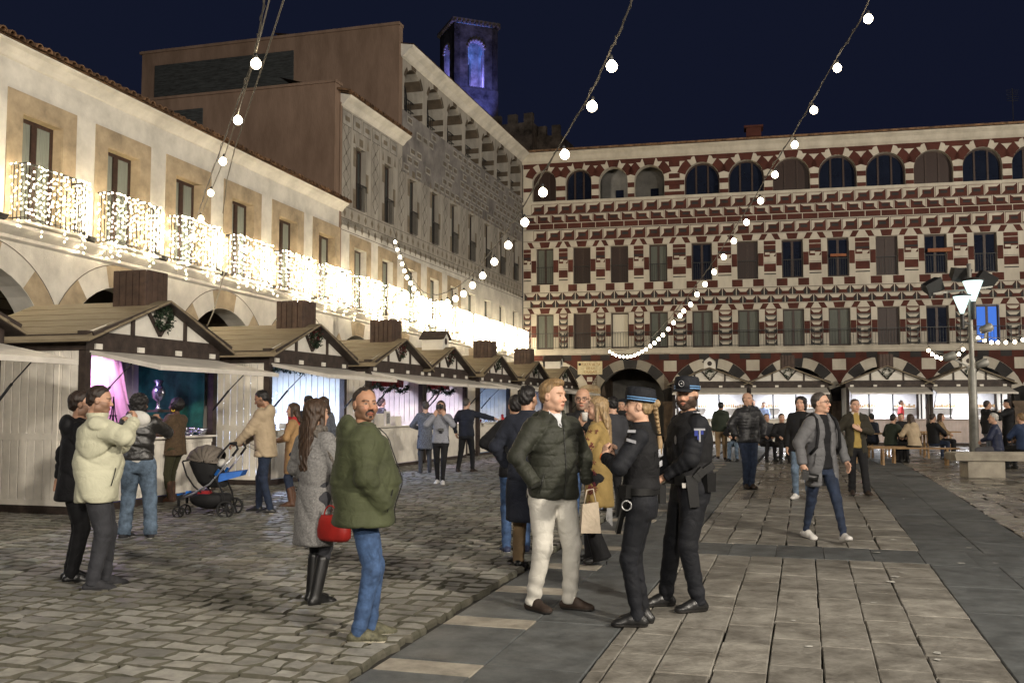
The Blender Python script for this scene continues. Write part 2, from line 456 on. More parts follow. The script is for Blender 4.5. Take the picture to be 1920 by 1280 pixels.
b = MB(tz)                                        # thin grooved outline round the arches
for c in ARC:
    for i in range(32):
        a = [R(180 * i / 32), R(180 * (i + 1) / 32)]
        P = [(c - r_ * math.cos(q), 2.55 + r_ * math.sin(q)) for q in a for r_ in (2.12, 2.14)]
        if P[0][1] > 3.2: paint(b, [P[0], P[2], P[3], P[1]], -.008)
b.build('arch_outline', M_darkp, lb)
def cornice_profile(mb, x0, x1, prof, warp=None):
    k = len(prof)
    V = [(x0, y, z) for y, z in prof] + [(x1, y, z) for y, z in prof]
    mb.add(V, [(i, i + 1, k + i + 1, k + i) for i in range(k - 1)] + [tuple(range(k))[::-1], tuple(range(k, 2 * k))])
b = MB(tz); cornice_profile(b, XL0, 0.1, [(-.002, 4.66), (-.07, 4.70), (-.07, 4.76), (-.16, 4.82), (-.24, 4.88), (-.24, 4.94), (-.002, 4.94)])
b.build('cornice', M_white, lb)
b = MB(tz); cornice_profile(b, XL0, XL1 + .1, [(-.002, 7.86), (-.04, 7.88), (-.09, 7.95), (-.17, 8.03), (-.25, 8.07), (-.26, 8.10), (.1, 8.18)])
b.build('eave_moulding', M_white, lb)
for x in WXL:                                     # flush stone surround and its reveal
    s = MB(tz); w, W = .5, .86
    s.box(x - W, -.02, 4.95, x - w, .0, 7.36); s.box(x + w, -.02, 4.95, x + W, .0, 7.36); s.box(x - w, -.02, 7.0, x + w, .0, 7.36)
    s.box(x - w - .004, .0, 4.95, x - w + .01, .44, 7.0); s.box(x + w - .01, .0, 4.95, x + w + .004, .44, 7.0); s.box(x - w, .0, 6.985, x + w, .44, 7.004)
    s.build('window_surround', M_tan, lb)
    window(lb, x, 4.95, 6.985, .98, .2, tz, M_wood, M_curt, fr=.07)
# tiles along the eave: each barrel tile a piece
tm = MB(); n = 7
prof = [(math.cos(PI * i / n) * .085, math.sin(PI * i / n) * .085) for i in range(n + 1)]
V = [(x, 0, z) for x, z in prof] + [(x * .8, 0, z * .8) for x, z in prof] + [(x, .5, z + .12) for x, z in prof]
k = n + 1
tm.add(V, [(i, i + 1, k + i + 1, k + i) for i in range(n)] + [(i, 2 * k + i, 2 * k + i + 1, i + 1) for i in range(n)], 0, False)
tme = tm.mesh('roof_tile', M_tile)
x = XL0
i = 0
while x < XL1 + .1:
    link('roof_tile', tme, lb, (x, -.36 + rc.uniform(-.015, .015), zt(x, 8.12) + rc.uniform(-.01, .01)), (0, rc.uniform(-.05, .05), rc.uniform(-.04, .04))); x += .215
b = MB(tz); b.add([(XL0, -.32, 8.10), (XL1 + .1, -.32, 8.10), (XL1 + .1, 4, 9.4), (XL0, 4, 9.4)], [(0, 1, 2, 3)])
b.build('roof', M_tile, lb)
# arcade inside: back wall, ceiling painted with dark panels
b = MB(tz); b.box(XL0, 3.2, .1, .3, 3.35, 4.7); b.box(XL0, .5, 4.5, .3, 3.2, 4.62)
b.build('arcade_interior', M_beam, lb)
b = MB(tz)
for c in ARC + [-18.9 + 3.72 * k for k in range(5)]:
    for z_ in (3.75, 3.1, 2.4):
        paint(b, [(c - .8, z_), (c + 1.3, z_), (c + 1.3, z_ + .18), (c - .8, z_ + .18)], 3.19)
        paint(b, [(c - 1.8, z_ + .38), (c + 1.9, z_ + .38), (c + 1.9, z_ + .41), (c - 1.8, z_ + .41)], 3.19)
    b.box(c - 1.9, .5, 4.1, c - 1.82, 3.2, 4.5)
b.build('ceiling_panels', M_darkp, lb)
# small attic block over the roof at far left
at_ = empty('roof_block', (CX, CY, 0), TL, 'weathered grey block rising behind the tiled roof at the far left', 'building')
b = MB(); b.box(-42., 2.4, 7.6, -32.6, 6, 9.0); b.add([(-32.6, 2.4, 9.0), (-32.6, 6, 9.0), (-30.2, 6, 7.8), (-30.2, 2.4, 7.8)], [(3, 2, 1, 0)]); b.add([(-32.6, 2.4, 9.0), (-30.2, 2.4, 7.8), (-32.6, 2.4, 7.6)], [(0, 2, 1)])
b.build('wall', mat('weathered_render', (.2, .19, .16), .9, .35, 2, .01, 20), at_)

# ---------------------------------------------------------------- sgraffito building further along
sb = empty('sgraffito_building', (CX, CY, 0), TL, 'tall weathered grey facade painted with diamonds and blocks, arched gallery under its eave', 'building')
M_sgw = mat('sgraffito_plaster', (.43, .40, .345), .85, .2, 1.6, .005, 40, stretch=(1.5, 1.5, .4), col2=(.24, .22, .19))
M_sgd = mat('sgraffito_ochre', (.20, .165, .12), .85, .2, 2)
M_sgl = mat('sgraffito_line', (.14, .12, .10), .85, .1)
M_age = mat('weathered_plaster', (.30, .28, .26), .9, .3, 1.1, .008, 30, col2=(.12, .11, .105))
M_brown = mat('brown_render', (.27, .185, .135), .9, .28, 1.6, .008, 25, stretch=(1, 1, .3), col2=(.17, .112, .078))
SX0, SXM = -20.23, -15.45
SW = [-18.80 + 2.2 * k for k in range(9)]
LW = [-18.85 + 2.2 * k for k in range(9)]
LW[0] = -18.78
ARC2 = [-18.9 + 3.72 * k for k in range(5)]
b = MB(tz)
arcade(b, SX0, .0, ARC2, 1.68, 2.55, .1, 4.93, .5)
wall_openings(b, SX0, .0, 4.93, 7.75, [(x - .46, x + .46, 4.95, 6.95) for x in LW], .45)
b.build('wall', M_white, sb)
voussoirs(ARC2, sb)
b = MB()
wall_openings(b, SX0, SXM, 7.3, 10.9, [(x - .36, x + .36, 7.95, 9.92) for x in SW if x < SXM], .45)
b.box(SX0, 0, 10.9, SXM, .45, 11.0)
wall_openings(b, SXM, .0, 7.3, 10.0, [(x - .36, x + .36, 7.92, 9.9) for x in SW if x > SXM], .45)
b.build('upper_wall', M_sgw, sb)
b = MB(); b.box(SXM, -.003, 10.0, .0, .45, 12.2)
b.build('aged_wall_band', M_age, sb)
for x in LW:
    s = MB(tz); w, W = .46, .78
    if x < -8:
        s.box(x - W, -.02, 4.95, x - w, .0, 7.3); s.box(x + w, -.02, 4.95, x + W, .0, 7.3); s.box(x - w, -.02, 6.95, x + w, .0, 7.3)
        s.build('window_surround', M_tan, sb)
    window(sb, x, 4.95, 6.94, .9, .2, tz, M_wood, M_curt, fr=.06)
for x in SW: window(sb, x, 7.97, 9.9, .7, .16, None, M_wood, M_glass)
# eaves
b = MB(); cornice_profile(b, SX0, SXM + .05, [(-.002, 10.9), (-.06, 10.94), (-.15, 11.05), (-.3, 11.15), (-.34, 11.2), (.1, 11.3)])
cornice_profile(b, SXM - .15, .5, [(-.002, 14.02), (-.08, 14.06), (-.2, 14.2), (-.4, 14.32), (-.46, 14.4), (.1, 14.5)])
b.build('eave_moulding', M_white, sb)
x = SX0 - .2
while x < SXM:
    link('roof_tile', tme, sb, (x, -.42, 11.22), (0, 0, 0)); x += .2
b = MB(); b.add([(SX0 - .2, -.4, 11.2), (SXM, -.4, 11.2), (SXM, 2, 11.9), (SX0 - .2, 2, 11.9)], [(0, 1, 2, 3)])
b.add([(SXM - .2, -.48, 14.42), (1.2, -.48, 14.42), (1.2, 5, 15.4), (SXM - .2, 5, 15.4)], [(0, 1, 2, 3)])
b.build('roof', M_tile, sb)
# painted sgraffito: fine relief cut in the plaster
pd = MB(); pl = MB()
def diamond(mb, cx, cz, w, h, y): paint(mb, [(cx - w, cz), (cx, cz - h), (cx + w, cz), (cx, cz + h)], y)
for (za, zb_, off) in ((7.15, 7.5, 0), (7.52, 7.86, .25)):
    x = SX0 + .05
    while x < -.4:
        for sx in (0, 1):
            cxx = x + off + sx * .25
        paint(pd, [(x + off - .09, (za + zb_) / 2), (x + off, za + .02), (x + off, zb_ - .02)], -.008)
        paint(pd, [(x + off + .09, (za + zb_) / 2), (x + off, zb_ - .02), (x + off, za + .02)], -.012)
        x += .5
    paint(pl, [(SX0, za - .02), (-.1, za - .02), (-.1, za), (SX0, za)], -.007)
paint(pl, [(SX0, 7.87), (-.1, 7.87), (-.1, 7.89), (SX0, 7.89)], -.007)
for i, x in enumerate(SW):
    for sx in (-1, 1):                           # alternating quoins beside the windows
        for j, z_ in enumerate((7.95, 8.6, 9.25)):
            a = x + sx * .36; bb = x + sx * (.56)
            if (j + (sx > 0)) % 2 == 0: paint(pd, [(a, z_), (bb, z_), (bb, z_ + .6), (a, z_ + .6)], -.007)
    paint(pd, [(x - .14, 9.98), (x + .14, 9.98), (x + .14, 10.22), (x - .14, 10.22)], -.007)
    for sx in (-1, 1): paint(pd, [(x + sx * .42, 9.98), (x + sx * .58, 9.98), (x + sx * .5, 10.3)], -.007)
for i in range(-1, len(SW)):                      # chains of diamonds on the piers
    xc = (SW[i] + 1.1) if i >= 0 else SW[0] - 1.05
    if xc > -.4: continue
    zc = 8.1
    while zc < 10.2:
        diamond(pl, xc, zc, .055, .07, -.008)
        for sx in (-1, 1):
            for (ax, az, bx_, bz) in ((0, .0, .24, .24), (.24, .24, 0, .48)):
                p0 = (xc + sx * ax, zc + az); p1 = (xc + sx * bx_, zc + bz)
                paint(pl, [p0, (p0[0], p0[1] + .03), (p1[0], p1[1] + .03), p1], -.0075)
        for sx in (-1, 1): paint(pl, [(xc + sx * .12 - .006, zc + .14), (xc + sx * .12 + .006, zc + .14), (xc + sx * .12 + .006, zc + .34), (xc + sx * .12 - .006, zc + .34)], -.007)
        zc += .48
    for sx in (-1, 1): paint(pl, [(xc + sx * .3 - .008, 7.9), (xc + sx * .3 + .008, 7.9), (xc + sx * .3 + .008, 10.35), (xc + sx * .3 - .008, 10.35)], -.0085)
x = SX0 + .1
while x < SXM - .4:                               # framed blocks under the lower eave
    paint(pl, [(x, 10.38), (x + .62, 10.38), (x + .62, 10.84), (x, 10.84)], -.006)
    paint(pd, [(x + .16, 10.53), (x + .48, 10.53), (x + .48, 10.68), (x + .16, 10.68)], -.016)
    x += .72
pw = MB()
x = SX0 + .1
while x < SXM - .4:
    paint(pw, [(x + .02, 10.4), (x + .60, 10.4), (x + .60, 10.82), (x + .02, 10.82)], -.011); x += .72
for row in range(6):                              # block pattern in the weathered band
    z_ = 10.08 + row * .35; x = SXM + .1 + (row % 2) * .3
    while x < -.6:
        p = rc.random() < (.35 if x < -9 else .8)
        if p:
            paint(pw, [(x, z_), (x + .5, z_), (x + .5, z_ + .27), (x, z_ + .27)], -.011)
            paint(pl, [(x + .06, z_ + .06), (x + .44, z_ + .06), (x + .44, z_ + .21), (x + .06, z_ + .21)], -.017)
            paint(pd, [(x + .14, z_ + .1), (x + .36, z_ + .1), (x + .36, z_ + .17), (x + .14, z_ + .17)], -.022)
        x += .6
tag(pd.build('ochre_paint', M_sgd, sb), kind='stuff'); tag(pl.build('dark_line_paint', M_sgl, sb), kind='stuff'); tag(pw.build('pale_block_paint', mat('pale_plaster_block', (.37, .35, .31), .85, .2, 2), sb), kind='stuff')
# gallery under the main eave: round arches striped inside, deep openings
GA = [-14.45 + 2.2 * k for k in range(7)]
b = MB()
b2 = MB()
b.T = b2.T = Matrix.Translation((0, 0, 0))
arcade(b, SXM, .0, GA, .88, 13.0, 12.2, 14.06, .6)
b.build('gallery_wall', M_sgw, sb)
for c in GA:
    for i, (a0, a1) in enumerate([(0, 26), (26, 52), (52, 77), (77, 103), (103, 128), (128, 154), (154, 180)]):
        if i % 2 == 1 - 1 + 1 or i in (0, 6) and False:
            arch_ring(b2, c, 13.0, .885, 1.04, a0, a1, 3, -.008, 0)
            n_ = 3
            for q in range(n_):                  # the stripe goes round the soffit
                aa = [R(a0 + (a1 - a0) * q / n_), R(a0 + (a1 - a0) * (q + 1) / n_)]
                pt = [(c - .872 * math.cos(k_), 13.0 + .872 * math.sin(k_)) for k_ in aa]
                b2.add([(pt[0][0], -.004, pt[0][1]), (pt[1][0], -.004, pt[1][1]), (pt[1][0], .6, pt[1][1]), (pt[0][0], .6, pt[0][1])], [(0, 3, 2, 1)])
    for z_ in (12.3, 12.75):
        for sx in (-1, 1): b2.box(c + sx * .875 - .004, 0.0, z_, c + sx * .875 + .004, .6, z_ + .22)
b2.T = None
tag(b2.build('gallery_stripes', mat('gallery_stripe_paint', (.105, .08, .055), .85, .2, 2), sb), kind='stuff')
b = MB(); b.box(SXM + .1, .62, 12.2, -.1, .7, 14.0)
b.build('gallery_back', mat('gallery_dark_glass', (.03, .032, .035), .2, .2, 2), sb)
for c in GA:
    b = MB(); b.bar((c - .87, .35, 12.95), (c + .87, .35, 12.95), .03); b.bar((c - .87, .35, 12.6), (c + .87, .35, 12.6), .025)
    for q in range(7): b.bar((c - .6 + q * .2, .35, 12.25), (c - .6 + q * .2, .35, 12.95), .016)
    b.build('gallery_railing', M_iron, sb)
for x in SW:
    b = MB(); b.bar((x - .36, -.04, 8.75), (x + .36, -.04, 8.75), .03)
    for q in range(8): b.bar((x - .34 + q * .097, -.04, 7.97), (x - .34 + q * .097, -.04, 8.75), .014)
    b.build('window_railing', M_iron, sb)
# blank side walls rising over the lower roof
b = MB(); b.box(-15.75, .02, 11.0, -15.44, 10.5, 15.1); b.box(-15.82, .0, 15.1, -15.4, 10.57, 15.2); b.box(-15.44, 10.3, 11.0, -6, 10.5, 15.1)
b.box(-20.6, .02, 8.0, -20.24, 7.2, 11.5); b.box(-20.66, -.02, 11.5, -20.2, 7.25, 11.58); b.box(-20.6, 7.2, 8.0, -15.5, 10.5, 11.2)
b.box(-20.3, -.012, 4.94, -20.16, -.002, 11.0)
b.build('side_wall', M_brown, sb)
M_louv = mat('dark_louvre', (.05, .055, .055), .8, .3, 3, stretch=(1, 1, 8))
b = MB(); b.box(-15.80, 4.1, 13.4, -15.755, 9.9, 14.6); b.build('louvre_opening', M_louv, sb)
b = MB(); b.box(-20.64, 4.55, 9.6, -20.605, 6.0, 11.1); b.build('louvre_opening', M_louv, sb)
# ---------------------------------------------------------------- balconies with light curtains (left row)
M_bulb = emis('fairy_light', (1.0, .82, .54), 200)
M_wire = mat('fairy_light_wire', (.03, .035, .03), .6, .1)
def railing(mb, x0, x1, y, z0, z1, step=.11, sides=.45, warpz=0):
    mb.bar((x0, y, z1), (x1, y, z1), .03); mb.bar((x0, y, z0 + .05), (x1, y, z0 + .05), .02)
    x = x0
    while x <= x1 + .001: mb.bar((x, y, z0), (x, y, z1), .014); x += step
    for xx in (x0, x1):
        if sides:
            mb.bar((xx, y, z1), (xx, y + sides, z1), .03); mb.bar((xx, y, z0 + .05), (xx, y + sides, z0 + .05), .02)
            for q in range(1, 4): mb.bar((xx, y + sides * q / 4, z0), (xx, y + sides * q / 4, z1), .014)
lens = []
BX = [x for x in WX if x < -20.6] + LW
ordn = ['nearest', 'second', 'third', 'fourth', 'fifth', 'sixth', 'seventh', 'eighth', 'ninth', 'tenth', 'eleventh', 'twelfth', 'thirteenth', 'fourteenth', 'fifteenth', 'sixteenth', 'seventeenth']
for i, x in enumerate(BX):
    par = lb if x < -20.6 else sb
    m = MB(tz); railing(m, x - .76, x + .76, -.36, 5.0, 6.0, .125, .34)
    ra = m.build('balcony_railing', M_iron, par)
    m = MB(tz); m.box(x - .8, -.38, 4.96, x + .8, -.02, 5.0); m.build('balcony_floor', M_white, par)
    ic = empty('light_curtain', (CX, CY, 0), TL, 'warm white icicle light curtain hung on the %s left balcony in view' % ordn[max(0, i - 1)] if i else 'icicle light curtain on the balcony cut by the left edge', 'fairy lights', 'icicle light curtains on the left balconies')
    w = MB(tz); bl = MB(tz); rr = random.Random(50 + i)
    n_ = 20 if i < 7 else 16
    fl = 8
    for k in range(n_ + 6):
        if k < n_: sx, sy = x - .79 + 1.58 * k / (n_ - 1), -.40
        else: sx, sy = (x - .79 if k % 2 else x + .79), -.08 - .1 * ((k - n_) // 2)
        L_ = rr.uniform(.8, 1.36); z_ = 5.98; px_, pz_ = sx, z_
        while z_ > 5.98 - L_:
            nx = sx + rr.uniform(-.012, .012)
            w.bar((px_, sy, pz_), (nx, sy, z_ - .001), .004); px_, pz_ = nx, z_
            if rr.random() < .9:
                r_ = .0105 if i < 6 else .0125
                c = (nx + rr.uniform(-.02, .02), sy + rr.uniform(-.03, .02), z_ + rr.uniform(-.02, .02))
                bl.add([(c[0] + r_, c[1], c[2]), (c[0], c[1] + r_, c[2]), (c[0] - r_, c[1], c[2]), (c[0], c[1] - r_, c[2]), (c[0], c[1], c[2] + r_), (c[0], c[1], c[2] - r_)],
                       [(0, 1, 4), (1, 2, 4), (2, 3, 4), (3, 0, 4), (1, 0, 5), (2, 1, 5), (3, 2, 5), (0, 3, 5)])
            z_ -= rr.uniform(.075, .125)
    tag(w.build('wire', M_wire, ic), kind='stuff'); tag(bl.build('bulbs', M_bulb, ic), kind='stuff')
    if i < 12:                                   # small floodlight lying on the cornice between the balconies
        f = empty('floodlight', (CX, CY, 0), TL, 'small linear floodlight lying on the cornice just before the %s balcony' % (ordn[i - 1] if i else 'cut off'), 'floodlight', 'linear floodlights on the left cornice')
        m = MB(tz); xx = x - 1.18; m.hull8([(xx - .2, -.2, 4.99), (xx + .2, -.2, 4.99), (xx + .2, -.1, 4.96), (xx - .2, -.1, 4.96), (xx - .2, -.24, 5.06), (xx + .2, -.24, 5.06), (xx + .2, -.12, 5.08), (xx - .2, -.12, 5.08)])
        m.build('housing', M_iron, f)
        m = MB(tz); m.bar((xx - .16, -.17, 4.94), (xx - .16, -.17, 5.0), .02); m.bar((xx + .16, -.17, 4.94), (xx + .16, -.17, 5.0), .02); m.build('bracket', M_iron, f)

# ---------------------------------------------------------------- the red and white end building
eb = empty('painted_arcade_building', (CX, CY, 0), TE, 'long end building covered in red and white painted blocks over an arcade', 'building')
M_ew = mat('painted_white', (.60, .555, .465), .85, .10, 1.4, .004, 30, stretch=(1.2, 1.2, .5), col2=(.43, .39, .32))
M_er = mat('painted_oxblood', (.085, .024, .016), .85, .18, 1.5)
M_ed = mat('painted_charcoal', (.035, .033, .033), .85, .15, 1.5)
M_grey = mat('arcade_plaster', (.26, .25, .23), .9, .15, 1.2)
M_stone = mat('pier_stone', (.24, .18, .13), .9, .25, 2, .01, 20)
EX1 = 31.
WC = [1.13, 2.97, 4.81, 6.68, 8.74, 10.86, 12.90, 14.94, 17.07, 19.16, 21.25, 23.35, 25.4, 27.5, 29.5]
ww = lambda i: .43 if i < 4 else .48
EA = [1.35, 5.3, 9.1, 12.95, 16.8, 20.65, 24.5, 28.35]
b = MB(); arcade(b, 0.04, EX1, EA, 1.60, 2.1, .1, 4.4, .7, msoff=1)
wall_openings(b, 0.04, EX1, 4.4, 7.6, [(x - ww(i), x + ww(i), 4.66, 6.4) for i, x in enumerate(WC)], .45)
wall_openings(b, 0.04, EX1, 7.6, 12.0, [(x - ww(i), x + ww(i), 7.86, 9.66) for i, x in enumerate(WC)], .45)
b.build('wall', [M_ew, M_grey], eb)
GL = [(.5, 1.7), (2.18, 3.47), (3.84, 5.24), (5.57, 7.01), (7.97, 9.62), (10.03, 11.68), (12.08, 13.76), (14.14, 15.84), (16.24, 17.96), (18.32, 20.0), (20.4, 22.06), (22.46, 24.12), (24.5, 26.16), (26.56, 28.2)]
b = MB(); xprev = 0.04
for (l, r_) in GL:
    rr_ = (r_ - l) / 2; zs_ = 13.56 - rr_; mid = ((r_ + GL[min(GL.index((l, r_)) + 1, len(GL) - 1)][0]) / 2) if (l, r_) != GL[-1] else EX1
    arcade(b, xprev, mid, [(l + r_) / 2], rr_, zs_, 12.0, 14.0, .5, 16); xprev = mid
b.build('gallery_wall', M_ew, eb)
b = MB(); b.box(3.7, 1.9, 12.0, EX1, 2.0, 14.0); b.box(0, .5, 13.9, EX1, 2.0, 13.99); b.box(0.04, .5, 11.9, EX1, 2, 12.0); b.build('gallery_back', M_grey, eb)
b = MB(); cornice_profile(b, 0.0, EX1, [(-.002, 13.9), (-.04, 13.93), (-.12, 14.02), (-.2, 14.2), (-.36, 14.34), (-.36, 14.40), (.1, 14.42)]); b.build('eave_moulding', M_ew, eb)
b = MB(); b.hull8([(-.1, -.5, 14.4), (EX1, -.5, 14.4), (EX1, 5, 15.6), (-.1, 5, 15.6), (-.1, -.5, 14.5), (EX1, -.5, 14.5), (EX1, 5, 15.7), (-.1, 5, 15.7)]); b.build('roof', M_tile, eb)
b = MB(); b.box(-.0, 6, .3, EX1, 6.3, 15.2); b.build('back_wall', M_grey, eb)
b = MB(); b.box(10.9, .6, 14.3, 11.6, 1.3, 15.25); b.box(10.8, .5, 15.25, 11.7, 1.4, 15.35); b.build('chimney', M_er, eb)
b = MB(); b.box(0, -.03, 11.88, EX1, -.001, 12.0); b.box(0, -.16, 4.60, EX1, -.001, 4.66); b.box(0, -.09, 4.42, EX1, -.001, 4.6); b.build('cornice', M_ew, eb)
er = MB(); ew_ = MB(); ed_ = MB()
Y1, Y2, Y3 = -.005, -.010, -.015
def bossL(x0, x1, z0, z1, flip=False, alt=False):
    f = (lambda x: x0 + x1 - x) if flip else (lambda x: x)
    w_ = x1 - x0; h_ = z1 - z0; t1 = h_ * .27
    paint(er, [(x0, z0), (x1, z0), (x1, z1), (x0, z1)], Y1)
    paint(ew_, [(f(x0 + .02), z1 - .02), (f(x1 - .02), z1 - .02), (f(x1 - .16), z1 - t1), (f(x0 + .15), z1 - t1)], Y2)
    paint(ew_, [(f(x0 + .02), z1 - .02), (f(x0 + .15), z1 - t1 - .001), (f(x0 + .15), z0 + h_ * .34), (f(x0 + .02), z0 + .02)], Y2)
    paint(ed_, [(f(x0 + .22), z0 + h_ * .34), (f(x1 - .14), z0 + h_ * .34), (f(x1 - .14), z0 + h_ * .6), (f(x0 + .22), z0 + h_ * .6)], Y2)
def bossT(x0, x1, z0, z1):
    paint(er, [(x0, z0), (x1, z0), (x1, z1), (x0, z1)], Y1); h_ = z1 - z0
    paint(ew_, [(x0 + .04, z1 - .01), (x1 - .04, z1 - .01), (x1 - .17, z0 + h_ * .48), (x0 + .17, z0 + h_ * .48)], Y2)
    for (a, s_) in ((x0, 1), (x1, -1)): paint(ed_, [(a, z1 - .02), (a + s_ * .14, z0 + h_ * .42), (a + s_ * .1, z0), (a, z0)], Y2)
for (z0, z1, off, fl) in ((11.355, 11.855, 0, False), (10.91, 11.325, .33, True), (10.03, 10.55, .12, False)):
    x = .08 + off - .35
    while x < EX1 - .7:
        if x > .05: bossL(x + .015, x + .675, z0, z1, fl)
        x += .695
x = .2
while x < EX1 - .7: paint(er, [(x, 10.62), (x + .66, 10.62), (x + .66, 10.87), (x, 10.87)], Y1); x += .695
for (z0, z1, off) in ((7.10, 7.435, 0), (6.74, 7.06, .3)):
    x = .08 + off
    while x < EX1 - .6: bossT(x + .015, x + .62, z0, z1); x += .64
def lines(z, y=Y1):
    paint(ed_, [(.05, z), (EX1 - .1, z), (EX1 - .1, z + .018), (.05, z + .018)], y)
for z in (11.335, 10.905, 10.60, 10.55, 7.445, 7.07, 6.72, 10.005): lines(z)
for i, x in enumerate(WC):
    w_ = ww(i); q = .25
    for (zt0, zt1) in ((6.42, 6.69), (9.68, 9.97)):   # flat arch over the window
        paint(er, [(x - w_ - .30, zt0), (x + w_ + .30, zt0), (x + w_ + .46, zt1), (x - w_ - .46, zt1)], Y1)
        for s_ in (-1, 1): paint(ew_, [(x + s_ * .2, zt0 + .01), (x + s_ * .52, zt0 + .01), (x + s_ * .66, zt1 - .01), (x + s_ * .27, zt1 - .01)], Y2)
    for s_ in (-1, 1):
        a, bb = x + s_ * (w_ + .004), x + s_ * (w_ + q)
        paint(er, [(a, 8.45), (bb, 8.45), (bb, 9.06), (a, 9.06)], Y1)
        paint(er, [(a, 5.26), (bb, 5.26), (bb, 5.83), (a, 5.83)], Y1)
        paint(er, [(x + s_ * (.24), 7.5), (x + s_ * (w_ + q), 7.5), (x + s_ * (w_ + q), 7.84), (x + s_ * .24, 7.84)], Y1)
for i in range(-1, len(WC) - 1):                  # piers between the windows
    a = (WC[i] + ww(i) + .27) if i >= 0 else .06
    c = WC[i + 1] - ww(i + 1) - .27; h_ = (c - a)
    if h_ < .1: continue
    k = 6                                         # lower row: stacked bosses
    for j in range(k):
        z0 = 4.72 + j * .285
        paint(er if j % 2 else ed_, [(a, z0 + .0), (c, z0), (c, z0 + .283), (a, z0 + .283)], Y1)
        paint(ew_, [(a + .02, z0 + .235), (c - .02, z0 + .235), (c - .02, z0 + .25), (a + .02, z0 + .25)], Y2)
        m_ = h_ * .28
        paint(ew_, [(a + .04, z0 + .2), (c - .04, z0 + .2), (c - m_, z0 + .07), (a + m_, z0 + .07)], Y2)
    if i < len(WC) - 1:                           # upper row
        m_ = (a + c) / 2
        paint(er, [(a, 8.88), (c, 8.88), (c, 9.63), (a, 9.63)], Y1); paint(ew_, [(a, 9.42), (c, 9.42), (c, 9.45), (a, 9.45)], Y2)
        paint(ed_, [(a, 9.12), (c, 9.12), (c, 9.22), (a, 9.22)], Y2)
        paint(ew_, [(m_ - h_ * .4, 8.98), (m_ - h_ * .02, 8.98), (m_ - h_ * .02, 9.08), (m_ - h_ * .4, 9.08)], Y2)
        paint(ew_, [(m_, 8.84), (m_ + h_ * .3, 8.88), (c, 9.04), (m_, 9.04)], Y3)
        paint(er, [(a, 8.18), (c, 8.18), (c, 8.55), (a, 8.55)], Y1)
        paint(ed_, [(a, 8.04), (c, 8.04), (c, 8.09), (a, 8.09)], Y1); paint(ed_, [(a, 8.6), (c, 8.6), (c, 8.615), (a, 8.615)], Y1)
for gi, (l, r_) in enumerate(GL):
    xa, xb = (GL[gi - 1][1] + l) / 2 if gi else .06, (GL[gi + 1][0] + r_) / 2 if gi + 1 < len(GL) else r_ + .3
    paint(er, [(xa, 13.66), (xb, 13.66), (xb, 13.90), (xa, 13.90)], -.003)
for gi, (l, r_) in enumerate(GL):                 # gallery voussoirs
    c = (l + r_) / 2; rr_ = (r_ - l) / 2; zs_ = 13.56 - rr_
    angs = [0, 18, 54, 73, 107, 126, 162, 180]
    for j in range(7):
        if j % 2 == 1 or j in (0, 6):
            pass
        if j in (2, 4): arch_ring(ew_, c, zs_, rr_ + .003, rr_ + .36, angs[j], angs[j + 1], 3, Y2, 0)
        if j in (1, 3, 5): arch_ring(er, c, zs_, rr_ + .003, rr_ + .40, angs[j], angs[j + 1], 3, Y1, 0)
    nxt = GL[gi + 1][0] if gi + 1 < len(GL) else r_ + .4
    for (z0, z1) in ((12.02, 12.2), (12.5, 12.74)):
        paint(er, [(r_ + .005, z0), (nxt - .005, z0), (nxt - .005, z1), (r_ + .005, z1)], Y1)
    if gi == 0: paint(er, [(.06, 12.5), (l - .01, 12.5), (l - .01, 12.7), (.06, 12.7)], Y1)
    m_ = (r_ + nxt) / 2
    paint(er, [(r_ - .30, 13.70), (nxt + .30, 13.70), (nxt + .38, 13.905), (r_ - .38, 13.905)], Y3) if gi + 1 < len(GL) else None
    if nxt - r_ > .6:
        for (z0, z1) in ((12.2, 12.45), (12.74, 13.0), (13.3, 13.6)): paint(er, [(r_ + .22, z0 + .1), (nxt - .22, z0 + .1), (nxt - .22, z1 + .08), (r_ + .22, z1 + .08)], Y1)
# arcade painting: voussoirs, spandrel blocks
for ci, c in enumerate(EA):
    nv = 9; st = 180 / nv
    for j in range(nv):
        if j % 2 == 0: vv = MB(); arch_ring(vv, c, 2.1, 1.603, 2.05 if j != 4 else 2.12, j * st, (j + 1) * st, 3, Y3, 0); vv.build('voussoir', M_ed, eb)
    # red ground of the spandrels: columns between ring and frieze
    x1_ = EA[ci + 1] if ci + 1 < len(EA) else c
    N = 24
    for q in range(N):
        xa = c + (x1_ - c) * q / N; xb = c + (x1_ - c) * (q + 1) / N
        def zr(x):
            d = min(abs(x - c), abs(x - x1_))
            return 2.1 + math.sqrt(max(0, 2.06 ** 2 - d * d)) if d < 2.06 else 2.1
        za, zb_ = zr(xa), zr(xb)
        if x1_ > c: paint(er, [(xa, za), (xb, zb_), (xb, 4.36), (xa, 4.36)], Y1)
    m_ = (c + x1_) / 2
    if x1_ > c: paint(ew_, [(m_ - .3, 3.55), (m_ + .3, 3.55), (m_ + .3, 4.05), (m_ - .3, 4.05)], Y3)
x = .1; k = 0
while x < EX1 - .5:
    if k % 2 == 0: paint(ed_, [(x, 4.1), (x + .46, 4.1), (x + .46, 4.37), (x, 4.37)], Y3 - .004)
    else: paint(er, [(x, 4.1), (x + .46, 4.1), (x + .46, 4.37), (x, 4.37)], Y3 - .004)
    x += .47; k += 1
tag(er.build('red_paint', M_er, eb), kind='stuff'); tag(ew_.build('white_paint', M_ew, eb), kind='stuff'); tag(ed_.build('charcoal_paint', M_ed, eb), kind='stuff')
